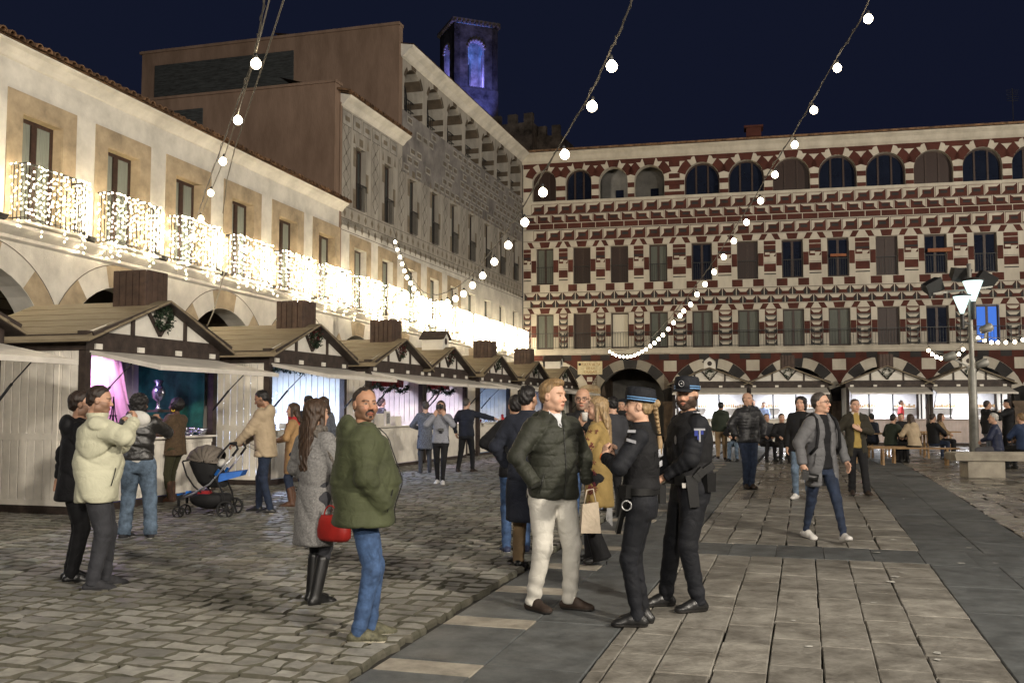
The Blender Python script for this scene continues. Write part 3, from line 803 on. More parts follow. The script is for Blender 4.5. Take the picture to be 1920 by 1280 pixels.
# arcade depth
b = MB()
b.box(0, 4.2, .1, 3.4, 4.35, 4.4); b.box(7.2, 4.2, .1, EX1, 4.35, 4.4)
b.box(0, .7, 4.3, EX1, 4.2, 4.39)
for c in EA[:-1]:
    m_ = c + 1.93
    b.box(m_ - .2, .7, 3.3, m_ + .2, 4.2, 4.3)
b.build('arcade_interior', M_grey, eb)
b = MB(); arcade(b, 3.4, 7.2, [5.3], 1.6, 2.1, .1, 4.4, .3); b.box(3.4, .7, .1, 3.7, 9, 4.4); b.box(6.9, .7, .1, 7.2, 9, 4.4)
b.T = Matrix.Translation((0, 4.2, 0)); b.build('passage', M_stone, eb)
for i_, c in enumerate(EA[:-1]):
    b = MB(); m_ = c + 1.93; b.box(m_ - .36, -.03, .1, m_ + .36, .66, 2.1)
    b.box(m_ - .46, -.1, 2.0, m_ + .46, .7, 2.12); b.box(m_ - .41, -.06, 1.92, m_ + .41, .69, 2.0); b.build('pier', M_stone, eb)
# windows
M_blind = mat('cream_blind', (.62, .58, .48), .8, .06, 3, stretch=(20, 1, 1)); M_dkg = mat('night_glass', (.012, .016, .03), .08, .1, 2, spec=.6)
M_wood2 = mat('red_brown_shutter', (.034, .015, .010), .5, .25, 10, stretch=(14, 1, 1))
M_curt2 = mat('dim_curtain', (.11, .12, .10), .6, .15, 3, stretch=(30, 1, 1)); M_blue = emis('blue_lit_pane', (.10, .28, 1.0), .75); 
for i, x in enumerate(WC):
    w_ = ww(i) * 2 - .02
    pane1 = {2: M_blind, 1: M_wood2, 3: M_curt2, 4: M_curt2, 5: M_curt2, 6: M_curt2, 10: M_blue, 9: M_dkg, 8: M_wood2, 7: M_curt2, 0: M_curt2}.get(i, M_wood2)
    pane2 = {0: M_curt2, 1: M_wood2, 2: M_wood2, 3: M_curt2, 4: M_dkg, 5: M_wood2, 6: M_dkg, 8: M_wood2}.get(i, M_dkg)
    window(eb, x, 4.66, 6.39, w_, .22, None, M_wood, pane1, 1 if i == 2 else 2)
    window(eb, x, 7.86, 9.65, w_, .22, None, M_wood, pane2)
    m = MB(); m.bar((x - w_ / 2, .06, 8.72), (x + w_ / 2, .06, 8.72), .03)
    for q in range(9): m.bar((x - w_ / 2 + .05 + q * (w_ - .1) / 8, .06, 7.9), (x - w_ / 2 + .05 + q * (w_ - .1) / 8, .06, 8.72), .013)
    m.build('window_railing', M_iron, eb)
    m = MB(); railing(m, x - w_ / 2 - .42, x + w_ / 2 + .42, -.34, 4.68, 5.42, .13, .3); m.build('balcony_railing', M_iron, eb)
for x, lab in ((14.94, 0), (19.16, 1)):
    m = MB(); m.box(x - .35, -.12, 8.78 if not lab else 8.84, x + .35 + lab * .3, .04, 8.9 if not lab else 9.0); m.build('window_box', mat('terracotta', (.3, .11, .05), .8), eb)
for gi, (l, r_) in enumerate(GL):
    c = (l + r_) / 2; rr_ = (r_ - l) / 2; zs_ = 13.56 - rr_
    if gi in (2, 3): 
        m = MB(); m.box(c - .1, 1.86, 12.1, c + .3, 1.9, 12.8); m.build('gallery_door', M_dkg, eb); continue
    f = MB(); y_ = .3
    for q in range(16):
        a = [R(180 * q / 16), R(180 * (q + 1) / 16)]
        P = [(c - k_ * math.cos(t_), zs_ + k_ * math.sin(t_)) for t_ in a for k_ in (rr_ - .07, rr_ + .01)]
        f.hull8([(P[0][0], y_, P[0][1]), (P[2][0], y_, P[2][1]), (P[2][0], y_ + .06, P[2][1]), (P[0][0], y_ + .06, P[0][1]), (P[1][0], y_, P[1][1]), (P[3][0], y_, P[3][1]), (P[3][0], y_ + .06, P[3][1]), (P[1][0], y_ + .06, P[1][1])])
    for s_ in (-1, 1):
        f.box(c + s_ * rr_ - .06, y_, 12.0, c + s_ * rr_ + .06, y_ + .06, zs_); f.box(c + s_ * rr_ * .34 - .04, y_ - .01, 12.0, c + s_ * rr_ * .34 + .04, y_ + .06, zs_ + rr_ * .93)
    fo = f.build('gallery_window', M_wood, eb)
    g_ = MB(); g_.add([(c - rr_ * math.cos(R(15 * q)), y_ + .04, zs_ + rr_ * math.sin(R(15 * q))) for q in range(13)] + [(c + rr_, y_ + .04, 12.0), (c - rr_, y_ + .04, 12.0)], [tuple(range(15))[::-1]])
    g_.build('pane', M_dkg if gi % 3 else M_wood2, fo)
def text(name, s, m, parent, loc, rot, size, extrude=.003, align='CENTER'):
    cu = bpy.data.curves.new(name, 'FONT'); cu.body = s; cu.size = size; cu.extrude = extrude; cu.align_x = align; cu.align_y = 'CENTER'; cu.materials.append(m)
    o = bpy.data.objects.new(name, cu); COL.objects.link(o); bpy.context.view_layer.update()
    me = bpy.data.meshes.new_from_object(o.evaluated_get(bpy.context.evaluated_depsgraph_get())); bpy.data.objects.remove(o)
    if not me.materials: me.materials.append(m)
    return link(name, me, parent, loc, rot)
pq = empty('wall_plaque', (CX, CY, 0), TE, 'cream tiled plaque with ochre lettering above the pier left of the big dark arch', 'plaque')
b = MB(); b.box(2.75, -.06, 3.42, 3.95, -.02, 4.06); b.build('panel', mat('cream_tile', (.62, .53, .33), .4, .12, 8), pq)
M_och = mat('ochre_lettering', (.33, .17, .04), .7)
for k_, (s_, z_) in enumerate((('PLAZA ALTA', 3.9), ('DE LA', 3.72), ('CIUDAD', 3.54))): text('lettering', s_, M_och, pq, (3.38, -.064, z_), (PI / 2, 0, 0), .17)
b = MB(); b.add([(2.85 + .07 * math.cos(k_ * PI / 4), -.065, 3.92 + .07 * math.sin(k_ * PI / 4)) for k_ in range(8)], [tuple(range(8))]); b.build('crest', M_ed, pq)
nt_ = empty('number_tile', (CX, CY, 0), TE, 'small white square tile under the cream plaque', 'tile'); b = MB(); b.box(3.2, -.05, 3.08, 3.46, -.02, 3.3); b.build('tile', M_ew, nt_)
ps = empty('stone_sign', (CX, CY, 0), TE, 'round topped tan stone sign with faded lettering on the arcade pier', 'sign')
b = MB(); b.box(2.83, -.12, 1.9, 3.87, -.03, 2.72)
b.add([(3.35 - .5 * math.cos(PI * k_ / 10), -.12, 2.72 + .22 * math.sin(PI * k_ / 10)) for k_ in range(11)], [tuple(range(11))[::-1]]); b.build('panel', M_tan, ps)
text('lettering', 'VINCENTII', M_och, ps, (3.35, -.124, 2.66), (PI / 2, 0, 0), .17)
ant = empty('roof_aerial', tuple(at(1900, 232, 46)), 0, 'thin television aerial on the roof at the right end', 'aerial')
b = MB(); b.bar((0, 0, -.6), (0, 0, 1.7), .03)
for q in range(6): b.bar((-.28 + .0 * q, 0, 1.1 + q * .1), (.28, 0, 1.1 + q * .1), .015)
b.build('mast', M_iron, ant)
lamp('blue_arcade_light', (CX + EDx * 24.2 + .223 * 2, CY + EDy * 24.2 + .975 * 2, 3.9), 260, (.12, .42, 1.0), .3, kind='POINT')

# ---------------------------------------------------------------- illuminated brick tower and battlements behind
M_brick = mat('old_brick', (.17, .155, .14), .9, .35, .9, .06, 6)
TY = 110.; tb = at(878, 205, TY)
tw = empty('brick_tower', (tb.x, tb.y, tb.z - 13.6), R(22), 'ruined square brick tower with arched openings lit violet and blue', 'tower')
def TW(name, z0, z1, half, ops, m):
    b = MB()
    for k in range(4):
        b.T = Matrix.Rotation(k * PI / 2, 4, 'Z') @ Matrix.Translation((0, -half, 0))
        if ops: arcade(b, -half, half, [0], ops[0], ops[1], z0, z1, .7, 14)
        else: b.box(-half, 0, z0, half - .002, .7, z1)
        if ops: b.box(-ops[0], 0, z0, ops[0], .7, ops[2])
    b.T = None; return b.build(name, m, tw)
TW('shaft', -8, 15.2, 2.6, None, M_brick)
TW('belfry', 15.2, 22.3, 2.55, (.95, 19.6, 15.4), M_brick)
b = MB()
for k in range(4):
    b.T = Matrix.Rotation(k * PI / 2, 4, 'Z')
    for q in range(9):                            # lobed fringe of the arches and the corbels under the eave
        a = PI * (q + .5) / 9; b.T = Matrix.Rotation(k * PI / 2, 4, 'Z'); b.ball((-1.02 * math.cos(a), -2.6, 19.65 + 1.02 * math.sin(a)), .17, 5)
    for q in range(11): b.ball((-2.5 + q * .5, -2.75, 22.45), .2, 5)
    b.box(-2.75, -2.8, 22.6, 2.75, 2.8 if k == 0 else -2.5, 22.85)
b.T = None; b.build('carved_fringe', mat('pale_brick_trim', (.33, .28, .24), .85, .2, 2), tw)
b = MB()
for k in range(4):
    b.T = Matrix.Rotation(k * PI / 2, 4, 'Z')
    for q in range(12):
        a0, a1 = PI * q / 12, PI * (q + 1) / 12
        P = [(-r_ * math.cos(a), -2.66, 13.0 + r_ * math.sin(a)) for a in (a0, a1) for r_ in (.8, 1.05)]; b.add(P, [(0, 2, 3, 1)])
b.T = None; b.build('blind_arch', M_brick, tw)
VIO = (.27, .25, 1.0)
tc_ = Vector((tb.x, tb.y, tb.z - 13.6))
lamp('tower_violet_light', tuple(tc_ + Vector((.3, -.6, 16.2))), 1600, VIO, .2, kind='POINT')
lamp('tower_blue_light', tuple(tc_ + Vector((-.5, .5, 20.3))), 500, (.08, .25, 1.0), .2, kind='POINT')
lamp('tower_uplight', tuple(tc_ + Vector((2.5, -7.5, 9.))), 4000, (.16, .20, 1.0), .4, tuple(tc_ + Vector((0, -2.6, 14.5))), 'SPOT', R(60))
lamp('tower_uplight', tuple(tc_ + Vector((0, -6, 13.))), 350, (.5, .4, 1.0), .4, tuple(tc_ + Vector((0, -2.6, 22.5))), 'SPOT', R(50))
fo_ = empty('battlemented_wall', (at(950, 260, 95).x, 95, 0), R(-20), 'dark stone fortress turret with battlements behind the roof corner', 'fortress')
zt_ = at(950, 216, 95).z
b = MB(); b.box(-3.2, 0, zt_ - 14, 2.6, 6, zt_ - .9)
for q in range(4): b.box(-3.2 + q * 1.65, 0, zt_ - .9, -2.3 + q * 1.65, .5, zt_ + .0)
b.build('wall', M_brick, fo_)
b = MB(); b.box(2.6, 1.5, zt_ - 14, 5.0, 6, zt_ - 2.0)
for q in range(2): b.box(2.7 + q * 1.4, 1.5, zt_ - 2.0, 3.5 + q * 1.4, 2, zt_ - 1.0)
b.build('turret', M_brick, fo_)
lamp('fortress_light', (9, 78, zt_ - 6), 1300, (1, .7, .42), .5, (0, 96, zt_ - 2), 'SPOT', R(50))
# ---------------------------------------------------------------- market stalls
M_board = mat('cream_board', (.78, .735, .65), .7, .08, 3, .002, 60, orand=.05)
M_dk = mat('dark_stained_timber', (.048, .034, .028), .65, .25, 6, .004, 50)
M_dk2 = mat('dark_brown_board', (.07, .042, .03), .6, .2, 6, .003, 60, orand=.12)
M_roofb = mat('roof_board_wood', (.27, .225, .155), .75, .3, 2.2, .006, 14, stretch=(6, 1, 6), orand=.06, col2=(.19, .15, .09))
M_hatch = mat('white_hatch_panel', (.68, .64, .57), .55, .08, 3)
M_strut = mat('gas_strut', (.02, .02, .02), .4)
M_gableb = mat('white_gable_board', (.72, .69, .62), .75, .06, 3)
M_leafg = mat('wreath_green', (.02, .04, .018), .7, .4, 20)
M_leafr = mat('wreath_red', (.12, .012, .015), .6, .4, 20)
SDx, SDy = .2935, .956; TS = math.atan2(SDy, SDx)
def leafy(mb, pts, n, spread, size, rnd, mi=0):
    for _ in range(n):
        p = Vector(rnd.choice(pts)) + Vector((rnd.gauss(0, spread), rnd.gauss(0, spread), rnd.gauss(0, spread)))
        d = Vector((rnd.gauss(0, 1), rnd.gauss(0, 1), rnd.gauss(0, 1))).normalized() * size * rnd.uniform(.6, 1.3)
        q = d.cross(Vector((rnd.gauss(0, 1), rnd.gauss(0, 1), rnd.gauss(0, 1)))).normalized() * size * .3
        mb.add([p - q, p + q, p + d], [(0, 1, 2)], mi)
bmesh_cache = {}
def board(w, h, t, m, name='board'):
    w = w - .010
    k = (round(w, 3), round(h, 3), m.name)
    if k not in bmesh_cache:
        b = MB(); e = .006
        b.add([(-w / 2, 0, 0), (-w / 2 + e, -t, 0), (w / 2 - e, -t, 0), (w / 2, 0, 0), (-w / 2, 0, h), (-w / 2 + e, -t, h), (w / 2 - e, -t, h), (w / 2, 0, h)],
              [(0, 1, 5, 4), (1, 2, 6, 5), (2, 3, 7, 6), (4, 5, 6, 7), (3, 2, 1, 0)]); bmesh_cache[k] = b.mesh(name, m)
    return bmesh_cache[k]
def stall(name_label, loc, rz, near=False, W=3.3, D=2.3, chim='box', wreath='g', inner=(.5, .5, .55), back=None, light=((.6, .7, 1), 60), sidepost=True, glaze=False, counter=None, detail=True, group='wooden market chalets in the left row', hatch=True):
    t = empty('market_stall', loc, rz, name_label, 'market stall', group)
    HO, HB, PK = 2.36, 2.58, 3.22; CT = 1.07
    b = MB(); p = .12
    for x in (0, W - p):
        for y in (0, D - p): b.box(x, y, .12, x + p, y + p, HO)
    b.box(-.02, -.02, HO, W + .02, .14, HB + .06); b.box(-.02, D - .12, HO, W + .02, D, HB); b.box(-.02, .14, HO, .1, D - .12, HB + .02); b.box(W - .1, .14, HO, W + .02, D - .12, HB + .02)
    b.box(0.02, 0.02, 0, W - .02, D - .02, .12)
    b.build('frame', M_dk, t)
    b = MB(); b.box(p, D - .06, .12, W - p, D - .03, HO); b.box(.03, .05, 2.5, W - .03, D - .05, 2.53); b.box(.05, .05, .12, W - .05, D - .05, .16)
    b.build('back_wall', back or mat('stall_inside_' + name_label[:12].replace(' ', '_'), inner, .7, .06, 3), t)
    n = int((D - 2 * p) / .145); bw = (D - 2 * p) / n
    for side, x in ((0, .03), (1, W - .03)):
        if side == 0 and near:
            for k in range(n):
                for z0, z1 in ((.2, 1.06), (1.16, 2.34)):
                    link('board', board(bw, z1 - z0, .02, M_board), t, (x, p + bw * (k + .5), z0), (0, 0, -PI / 2))
        else:
            m = MB(); m.T = Matrix.Translation((x, 0, 0)) @ Matrix.Rotation(-PI / 2 if side == 0 else PI / 2, 4, 'Z')
            for k in range(n):
                xx = (p + bw * k) * (-1 if side == 0 else 1)
                a_, c_ = (xx - bw + .004, xx - .004) if side == 0 else (xx + .004, xx + bw - .004)
                m.box(a_ + .003, -.02, .2, c_ - .003, 0, 1.06); m.box(a_ + .003, -.02, 1.16, c_ - .003, 0, 2.34)
            m.T = None; tag(m.build('boards', M_board, t), kind='stuff')
        b = MB(); s = -1 if side == 0 else 1
        xo = .008 if side == 0 else W - .008
        for z0, z1 in ((1.06, 1.16), (.12, .2), (2.34, 2.36)): b.box(min(xo, xo + s * .0) - .002, p, z0, xo + .03 * (1 if side == 0 else -1), D - p, z1)
        b.box(xo - .012, p + .34, .2, xo + .01, p + .42, 2.34)
        b.build('side_rail', M_board, t)
    # front counter
    cw = W - 2 * p; m = MB(); nb = 22
    for k in range(nb): m.box(p + cw * k / nb + .004, .012, .14, p + cw * (k + 1) / nb - .004, .04, CT - .03)
    tag(m.build('counter_boards', counter or M_board, t), kind='stuff')
    b = MB(); b.box(p, -.1, CT - .03, W - p, .35, CT); b.box(p, -.0, CT - .12, W - p, .03, CT - .03)
    b.build('counter_top', counter or M_board, t)
    # gable
    b = MB(); b.add([(.06, -.0, HB + .06), (W - .06, -.0, HB + .06), (W / 2, -.0, PK - .03)], [(0, 1, 2)]); nb = 20
    for k in range(1, nb):
        x = .06 + (W - .12) * k / nb; hz = HB + .06 + (PK - .03 - HB - .06) * (1 - abs(x - W / 2) / (W / 2 - .06)); b.box(x - .003, -.003, HB + .06, x + .003, -.0005, hz)
    b.box(.08, .05, HB, W - .08, .08, HB + .06)
    b.build('gable_panel', M_gableb, t)
    b = MB()
    def gz_(x): return HB + .04 + (PK - HB - .04) * (1 - abs(x - W / 2) / (W / 2))
    for x in (W * .3, W * .7): b.box(x - .035, -.035, HB + .05, x + .035, -.006, gz_(x) - .02)
    b.bar((W / 2, -.02, HB + .1), (W / 2 - .33, -.02, gz_(W / 2 - .33) - .03), .03, .055); b.bar((W / 2, -.024, HB + .1), (W / 2 + .33, -.024, gz_(W / 2 + .33) - .03), .03, .055)
    b.bar((-.1, -.2, HB + .0), (W / 2, -.2, PK - .01), .03, .05); b.bar((W + .1, -.204, HB + .0), (W / 2, -.204, PK - .01), .03, .05)
    b.build('gable_timber', M_dk, t)
    # roof of lapped boards
    nbz = 6; OH = .22
    for s in (-1, 1):
        for k in range(nbz):
            f0, f1 = k / nbz, (k + 1) / nbz + .02
            xa = W / 2 + s * (W / 2 + .2) * (1 - f0); xb = W / 2 + s * (W / 2 + .2) * (1 - min(1, f1))
            za = HB - .08 + (PK - HB + .1) * f0; zb_ = HB - .08 + (PK - HB + .1) * min(1, f1)
            m = MB(); m.hull8([(xa, -OH, za - .03), (xb, -OH, zb_ - .03), (xb, D + .15, zb_ - .03), (xa, D + .15, za - .03), (xa, -OH, za + .012), (xb, -OH, zb_), (xb, D + .15, zb_), (xa, D + .15, za + .012)])
            m.build('roof_board', M_roofb, t)
    b = MB()
    for s in (-1, 1):
        b.hull8([(W / 2 + s * (W / 2 + .19), -OH + .01, HB - .12), (W / 2 + s * .01, -OH + .01, PK - .03), (W / 2 + s * .01, D + .1, PK - .03), (W / 2 + s * (W / 2 + .19), D + .1, HB - .12),
             (W / 2 + s * (W / 2 + .19), -OH + .01, HB - .085 - .03), (W / 2 + s * .01, -OH + .01, PK + .0 - .02), (W / 2 + s * .01, D + .1, PK - .02), (W / 2 + s * (W / 2 + .19), D + .1, HB - .085 - .03)])
    b.build('roof_lining', M_dk, t)
    # chimney
    cx = W / 2
    if chim == 'box':
        for (w_, d_, x_, y_, rz_, n_) in ((.52, 0, cx, .06, 0, 4), (.62, 0, cx - .26, .37, -PI / 2, 5), (.62, 0, cx + .26, .37, PI / 2, 5)):
            for k in range(n_):
                off = (k + .5) / n_ * w_ - w_ / 2; bb = w_ / n_
                xx = x_ + off * math.cos(rz_); yy = y_ + off * math.sin(rz_)
                link('chimney_board', board(bb, .78, .02, M_dk2), t, (xx, yy, 2.93), (0, 0, rz_))
        b = MB(); b.box(cx - .255, .065, 2.95, cx + .255, .68, 3.69); b.build('chimney', M_dk2, t)
    elif chim == 'house':
        b = MB(); b.box(cx - .24, .06, 2.95, cx + .24, .7, 3.5); b.add([(cx - .24, .06, 3.5), (cx + .24, .06, 3.5), (cx, .06, 3.68)], [(0, 1, 2)]); b.build('chimney', M_gableb, t)
        b = MB()
        for s in (-1, 1): b.hull8([(cx, .0, 3.68), (cx + s * .3, .0, 3.45), (cx + s * .3, .76, 3.45), (cx, .76, 3.68), (cx, .0, 3.71), (cx + s * .31, .0, 3.48), (cx + s * .31, .76, 3.48), (cx, .76, 3.71)])
        b.build('chimney_roof', M_dk, t); b = MB(); b.disc((cx, .055, 3.4), .1, 14); b.build('chimney_hole', M_dk, t)
    # wreath
    rr = random.Random(int(loc[1] * 10)); wr = MB()
    pts = [(cx + .15 * math.cos(a * .3), -.1, PK - .27 + .15 * math.sin(a * .3)) for a in range(21)]
    leafy(wr, pts, 420 if near else 160, .03, .06, rr, 0)
    if wreath == 'r': leafy(wr, pts[:14], 160, .03, .05, rr, 1)
    tag(wr.build('wreath', [M_leafg, M_leafr] if wreath == 'g' else [M_leafg, M_leafr], t))
    # raised hatch with frame ribs, hinges, struts
    if hatch:
        y1, z0, z1 = -1.2, HO + .0, 2.12
        b = MB(); x0_, x1_ = .08, W - .06
        b.hull8([(x0_, 0, z0 - .03), (x1_, 0, z0 - .03), (x1_, y1, z1 - .02), (x0_, y1, z1 - .02), (x0_, 0, z0), (x1_, 0, z0), (x1_, y1, z1 + .01), (x0_, y1, z1 + .01)])
        b.build('hatch', M_hatch, t)
        b = MB()
        for f in (0.03, .35, .66, .985):
            b.bar((x0_ + .02, y1 * f, z0 + (z1 - z0) * f - .045), (x1_ - .02, y1 * f, z0 + (z1 - z0) * f - .045), .05, .035)
        for x in (x0_ + .03, x1_ - .03): b.bar((x, -.02, z0 - .05), (x, y1, z1 - .04), .05, .035)
        b.box(x0_ - .02, y1 - .03, z1 - .06, x1_ + .03, y1, z1 + .0)
        b.build('hatch_frame', M_hatch, t)
        for k in range(4):
            b = MB(); xx = .22 + k * (W - .44) / 3; b.box(xx - .07, -.05, HO + .02, xx + .07, -.02, HO + .1); b.build('hinge', M_gableb, t)
        for x in (.14, W - .14):
            b = MB(); b.tube([(x, -.02, 1.5), (x, -.32, 1.83)], .018, 6); b.tube([(x, -.32, 1.83), (x, -.72, 2.2)], .009, 6); b.build('gas_strut', M_strut, t)
    if glaze:
        b = MB()
        for f in (.0, .3, .62, 1.0): xx = p + cw * f; b.box(xx - .03, 1.0, CT, xx + .03, 1.04, HO)
        b.build('mullion', M_strut, t)
    if light:
        col, e = light
        b = MB(); b.lathe([(.001, 0), (.1, 0), (.12, .02), (.12, .03)], (W / 2, .9, 2.46), 16); b.build('ceiling_lamp', emis('lamp_disc_%d' % int(col[0] * 100), col, 12), t)
        q = Matrix.Translation(loc) @ Matrix.Rotation(rz, 4, 'Z') @ Vector((W / 2, .95, 2.38))
        l = lamp('stall_ceiling_light', tuple(q), e, col, .5, tuple(q - Vector((0, 0, 1))))
    return t
def sloc(s, z=.26): return (-6.13 + SDx * s, 14.3 + SDy * s, z)
PINKL, BLUEL, VIOL, WHL = (1.0, .62, .85), (.52, .66, 1.0), (.78, .72, 1.0), (.9, .93, 1.0)
st0 = stall('chalet cut by the left edge, only its raised hatch and dark roof corner showing', sloc(-4.85, .22), TS, light=(WHL, 30))
st1 = stall('nearest whole chalet with pink, blue and green interior and green wreath', sloc(0, .22), TS, True, light=((.62, .5, 1.0), 26), inner=(.1, .1, .3))
st2 = stall('second chalet with a bright blue white interior and red wreath', sloc(5.02), TS, True, wreath='r', light=(BLUEL, 230), inner=(.75, .8, .88))
st3 = stall('left half of the double chalet, red fabric under its ceiling, boxes on its counter', sloc(9.5), TS, W=3.4, wreath='r', light=(VIOL, 100), inner=(.62, .58, .66))
st4 = stall('right half of the double chalet, with white bird house chimney and framed print inside', sloc(12.95), TS, W=3.4, wreath='r', chim='house', light=(VIOL, 120), inner=(.6, .56, .6))
st5 = stall('chalet with blue tarpaulin inside, right of the double chalet', sloc(17.4), TS, wreath='g', light=(BLUEL, 36), inner=(.12, .3, .55))
st6 = stall('farther chalet with blue glow, behind the man in the navy overcoat', sloc(21.95), TS, light=(BLUEL, 22), inner=(.12, .25, .6))
st7 = stall('farthest chalet of the left row with white bird house chimney, next to the plaque', sloc(26.4), TS, chim='house', light=None)
# right row in front of the end arcade
EW = 3.55
def eloc(px): # where the row line (through 7.9, 42.3 along the end building) passes image column px
    p = inplane(px, 832, (7.9, 42.3), (7.9 + EDx, 42.3 + EDy)); return (p.x, p.y, .28)
M_pinkc = mat('pinkish_counter_board', (.55, .46, .42), .7, .08, 3)
rlabs = ['leftmost end row chalet with white bird house chimney, behind the policeman', 'end row chalet with dark chimney and large anchor shaped wreath, second from left', 'end row chalet with dark chimney where the man in red serves', 'rightmost end row chalet with white bird house chimney, behind the lamp mast']
for i, (xa, xb, ch) in enumerate(((1262, 1405, 'house'), (1406, 1556, 'box'), (1589, 1745, 'box'), (1746, 1900, 'house'))):
    a_, b_ = Vector(eloc(xa)), Vector(eloc(xb)); w_ = (b_ - a_).length
    s_ = stall(rlabs[i], tuple(a_), TE, W=w_ - .02, chim=ch, light=(WHL, 150), inner=(.75, .74, .76), glaze=True, counter=M_pinkc if i > 1 else None, group='wooden market chalets in front of the end arcade')
    for j in range(2):
        m = MB(); x0 = w_ * (.16 + .5 * j); m.box(x0, 1.9, 1.5, x0 + w_ * .26, 2.2, 1.53); m.box(x0, 1.9, 1.15, x0 + w_ * .26, 2.2, 1.17); m.build('shelf', M_board, s_)
        g_ = empty('shelf_goods', tuple(Vector(a_) + Vector((EDx * x0 + .223 * 2, EDy * x0 + .975 * 2, 1.54))), TE, 'row of pale goods on the %s shelf of the %s end row chalet' % (('left', 'right')[j], ('leftmost', 'second', 'third', 'rightmost')[i]), 'goods')
        m = MB()
        for q in range(9): h_ = rc.uniform(.08, .16); m.box(.02 + q * .095, -.05, 0, .09 + q * .095, .05, h_)
        tag(m.build('jars', mat('warm_goods', (.45, .3, .16), .5, .4, 9), g_), kind='stuff')

# goods and dressing inside the near chalets
def inst(base, x, y, z):
    m_ = Matrix.Translation(base.location) @ Matrix.Rotation(base.rotation_euler.z, 4, 'Z'); return m_ @ Vector((x, y, z))
M_pink = mat('pink_cloth', (.8, .4, .58), .8, .1, 2); M_greenc = mat('green_velvet', (.012, .12, .085), .8, .35, 2.5, .01, 8)
M_bluec = mat('deep_blue_cloth', (.03, .04, .2), .8, .2, 2)
def cloth(name, label, base, pts, m, cat='cloth', side=False):
    """hanging cloth with soft folds: pts = (x0,x1,z0,z1,y)"""
    x0, x1, z0, z1, y, sl = pts; e = empty(name, tuple(base.location), base.rotation_euler.z, label, cat); b = MB(); nx = 28
    V = []
    for j in range(7):
        for i in range(nx + 1):
            f = i / nx; zz = z0 + (z1 - z0) * j / 6
            V.append((x0 + (x1 - x0) * f + sl * (1 - j / 6), y + .025 * math.sin(f * 26 + j * .4) + .01 * math.sin(f * 61), zz))
    if side: V = [(3.1 + (q[1] - y), .14 + (q[0] - x0) * 1.15, q[2]) for q in V]
    b.add(V, [(j * (nx + 1) + i, j * (nx + 1) + i + 1, (j + 1) * (nx + 1) + i + 1, (j + 1) * (nx + 1) + i) for j in range(6) for i in range(nx)], 0, True)
    b.build('fabric', m, e); return e
cloth('hanging_cloth', 'pink cloth lit white hot by the lamp in the nearest chalet', st1, (1.2, 2.35, 1.0, 2.44, 1.3, .5), M_pink)
cloth('hanging_cloth', 'dark green velvet cloth at the right of the nearest chalet', st1, (1.95, 3.12, 1.0, 2.44, 1.55, .0), M_greenc, 'cloth', True)
lamp('stall_spot', tuple(inst(st1, 1.75, .75, 2.38)), 70, (1.0, .82, .92), .12, tuple(inst(st1, 1.9, 1.3, 1.9)), 'SPOT', R(95))
cloth('tarpaulin', 'crumpled blue tarpaulin hanging inside the fourth lit chalet', st5, (.2, 3.1, 1.0, 2.3, 1.6, 0), mat('blue_tarp', (.12, .32, .55), .45, .2, 3))
M_redc = mat('red_shiny_fabric', (.42, .02, .02), .35, .3, 6, .02, 12)
for k, s_ in enumerate((st3, st4)):
    cloth('red_valance', ('crumpled red fabric valance under the ceiling of the double chalet, left half', 'crumpled red fabric valance under the ceiling of the double chalet, right half')[k], s_, (.12, 3.2, 2.05, 2.34, .5, 0), M_redc, 'valance')
    ga = empty('garland', tuple(s_.location), s_.rotation_euler.z, ('dark fir garland swagged across the left half of the double chalet', 'dark fir garland swagged across the right half of the double chalet')[k], 'garland')
    m = MB(); pts = [(.2 + f * .06, .35, 2.08 - .14 * abs(math.sin(f * .19))) for f in range(50)]; leafy(m, pts, 700, .03, .07, rc); tag(m.build('fir_needles', M_leafg, ga), kind='stuff')
ga = empty('garland', tuple(st2.location), st2.rotation_euler.z, 'tinsel and fir garland along the top of the bright blue white chalet', 'garland')
m = MB(); pts = [(.2 + f * .06, .25, 2.3 - .05 * abs(math.sin(f * .3))) for f in range(50)]; leafy(m, pts, 700, .03, .06, rc); tag(m.build('fir_needles', M_leafg, ga), kind='stuff')
fl_ = empty('fairy_lights', tuple(st2.location), st2.rotation_euler.z, 'tiny star lights hanging in front of the blue white back wall', 'fairy lights')
m = MB()
for _ in range(70): m.ball((rc.uniform(.3, 3.0), rc.uniform(1.2, 1.8), rc.uniform(1.2, 2.25)), .012, 4)
tag(m.build('bulbs', emis('cool_star', (.7, .85, 1), 9, False), fl_), kind='stuff')
# figurines, boxes and frames
M_fig = mat('dark_bronze', (.04, .03, .035), .35, .2, 9, metal=.6); M_sil = mat('silver_trinket', (.6, .62, .7), .25, .1, 9, metal=.9)
sh = empty('display_shelf', tuple(st1.location), st1.rotation_euler.z, 'stepped dark display shelf inside the nearest chalet', 'shelf')
b = MB(); b.box(.15, .55, 1.12, 3.1, .95, 1.16); b.box(1.9, .62, 1.26, 2.4, .9, 1.3); b.box(2.4, .55, 1.46, 3.0, .85, 1.5); b.build('board', M_dk, sh)
def figur(label, x, y, z, prof, m, cat='figurine'):
    e = empty('figurine', tuple(inst(st1, x, y, z)), st1.rotation_euler.z, label, cat); b = MB(); b.lathe(prof, (0, 0, 0), 8); b.build('body', m, e); return e
e = empty('figurine', tuple(inst(st1, 1.55, .75, 1.16)), st1.rotation_euler.z, 'small iron lattice tower souvenir in front of the pink cloth', 'figurine')
b = MB()
for sx in (-1, 1):
    for sy in (-1, 1): b.bar((sx * .07, sy * .07, 0), (sx * .022, sy * .022, .26), .016); b.bar((sx * .022, sy * .022, .26), (0, 0, .55), .012)
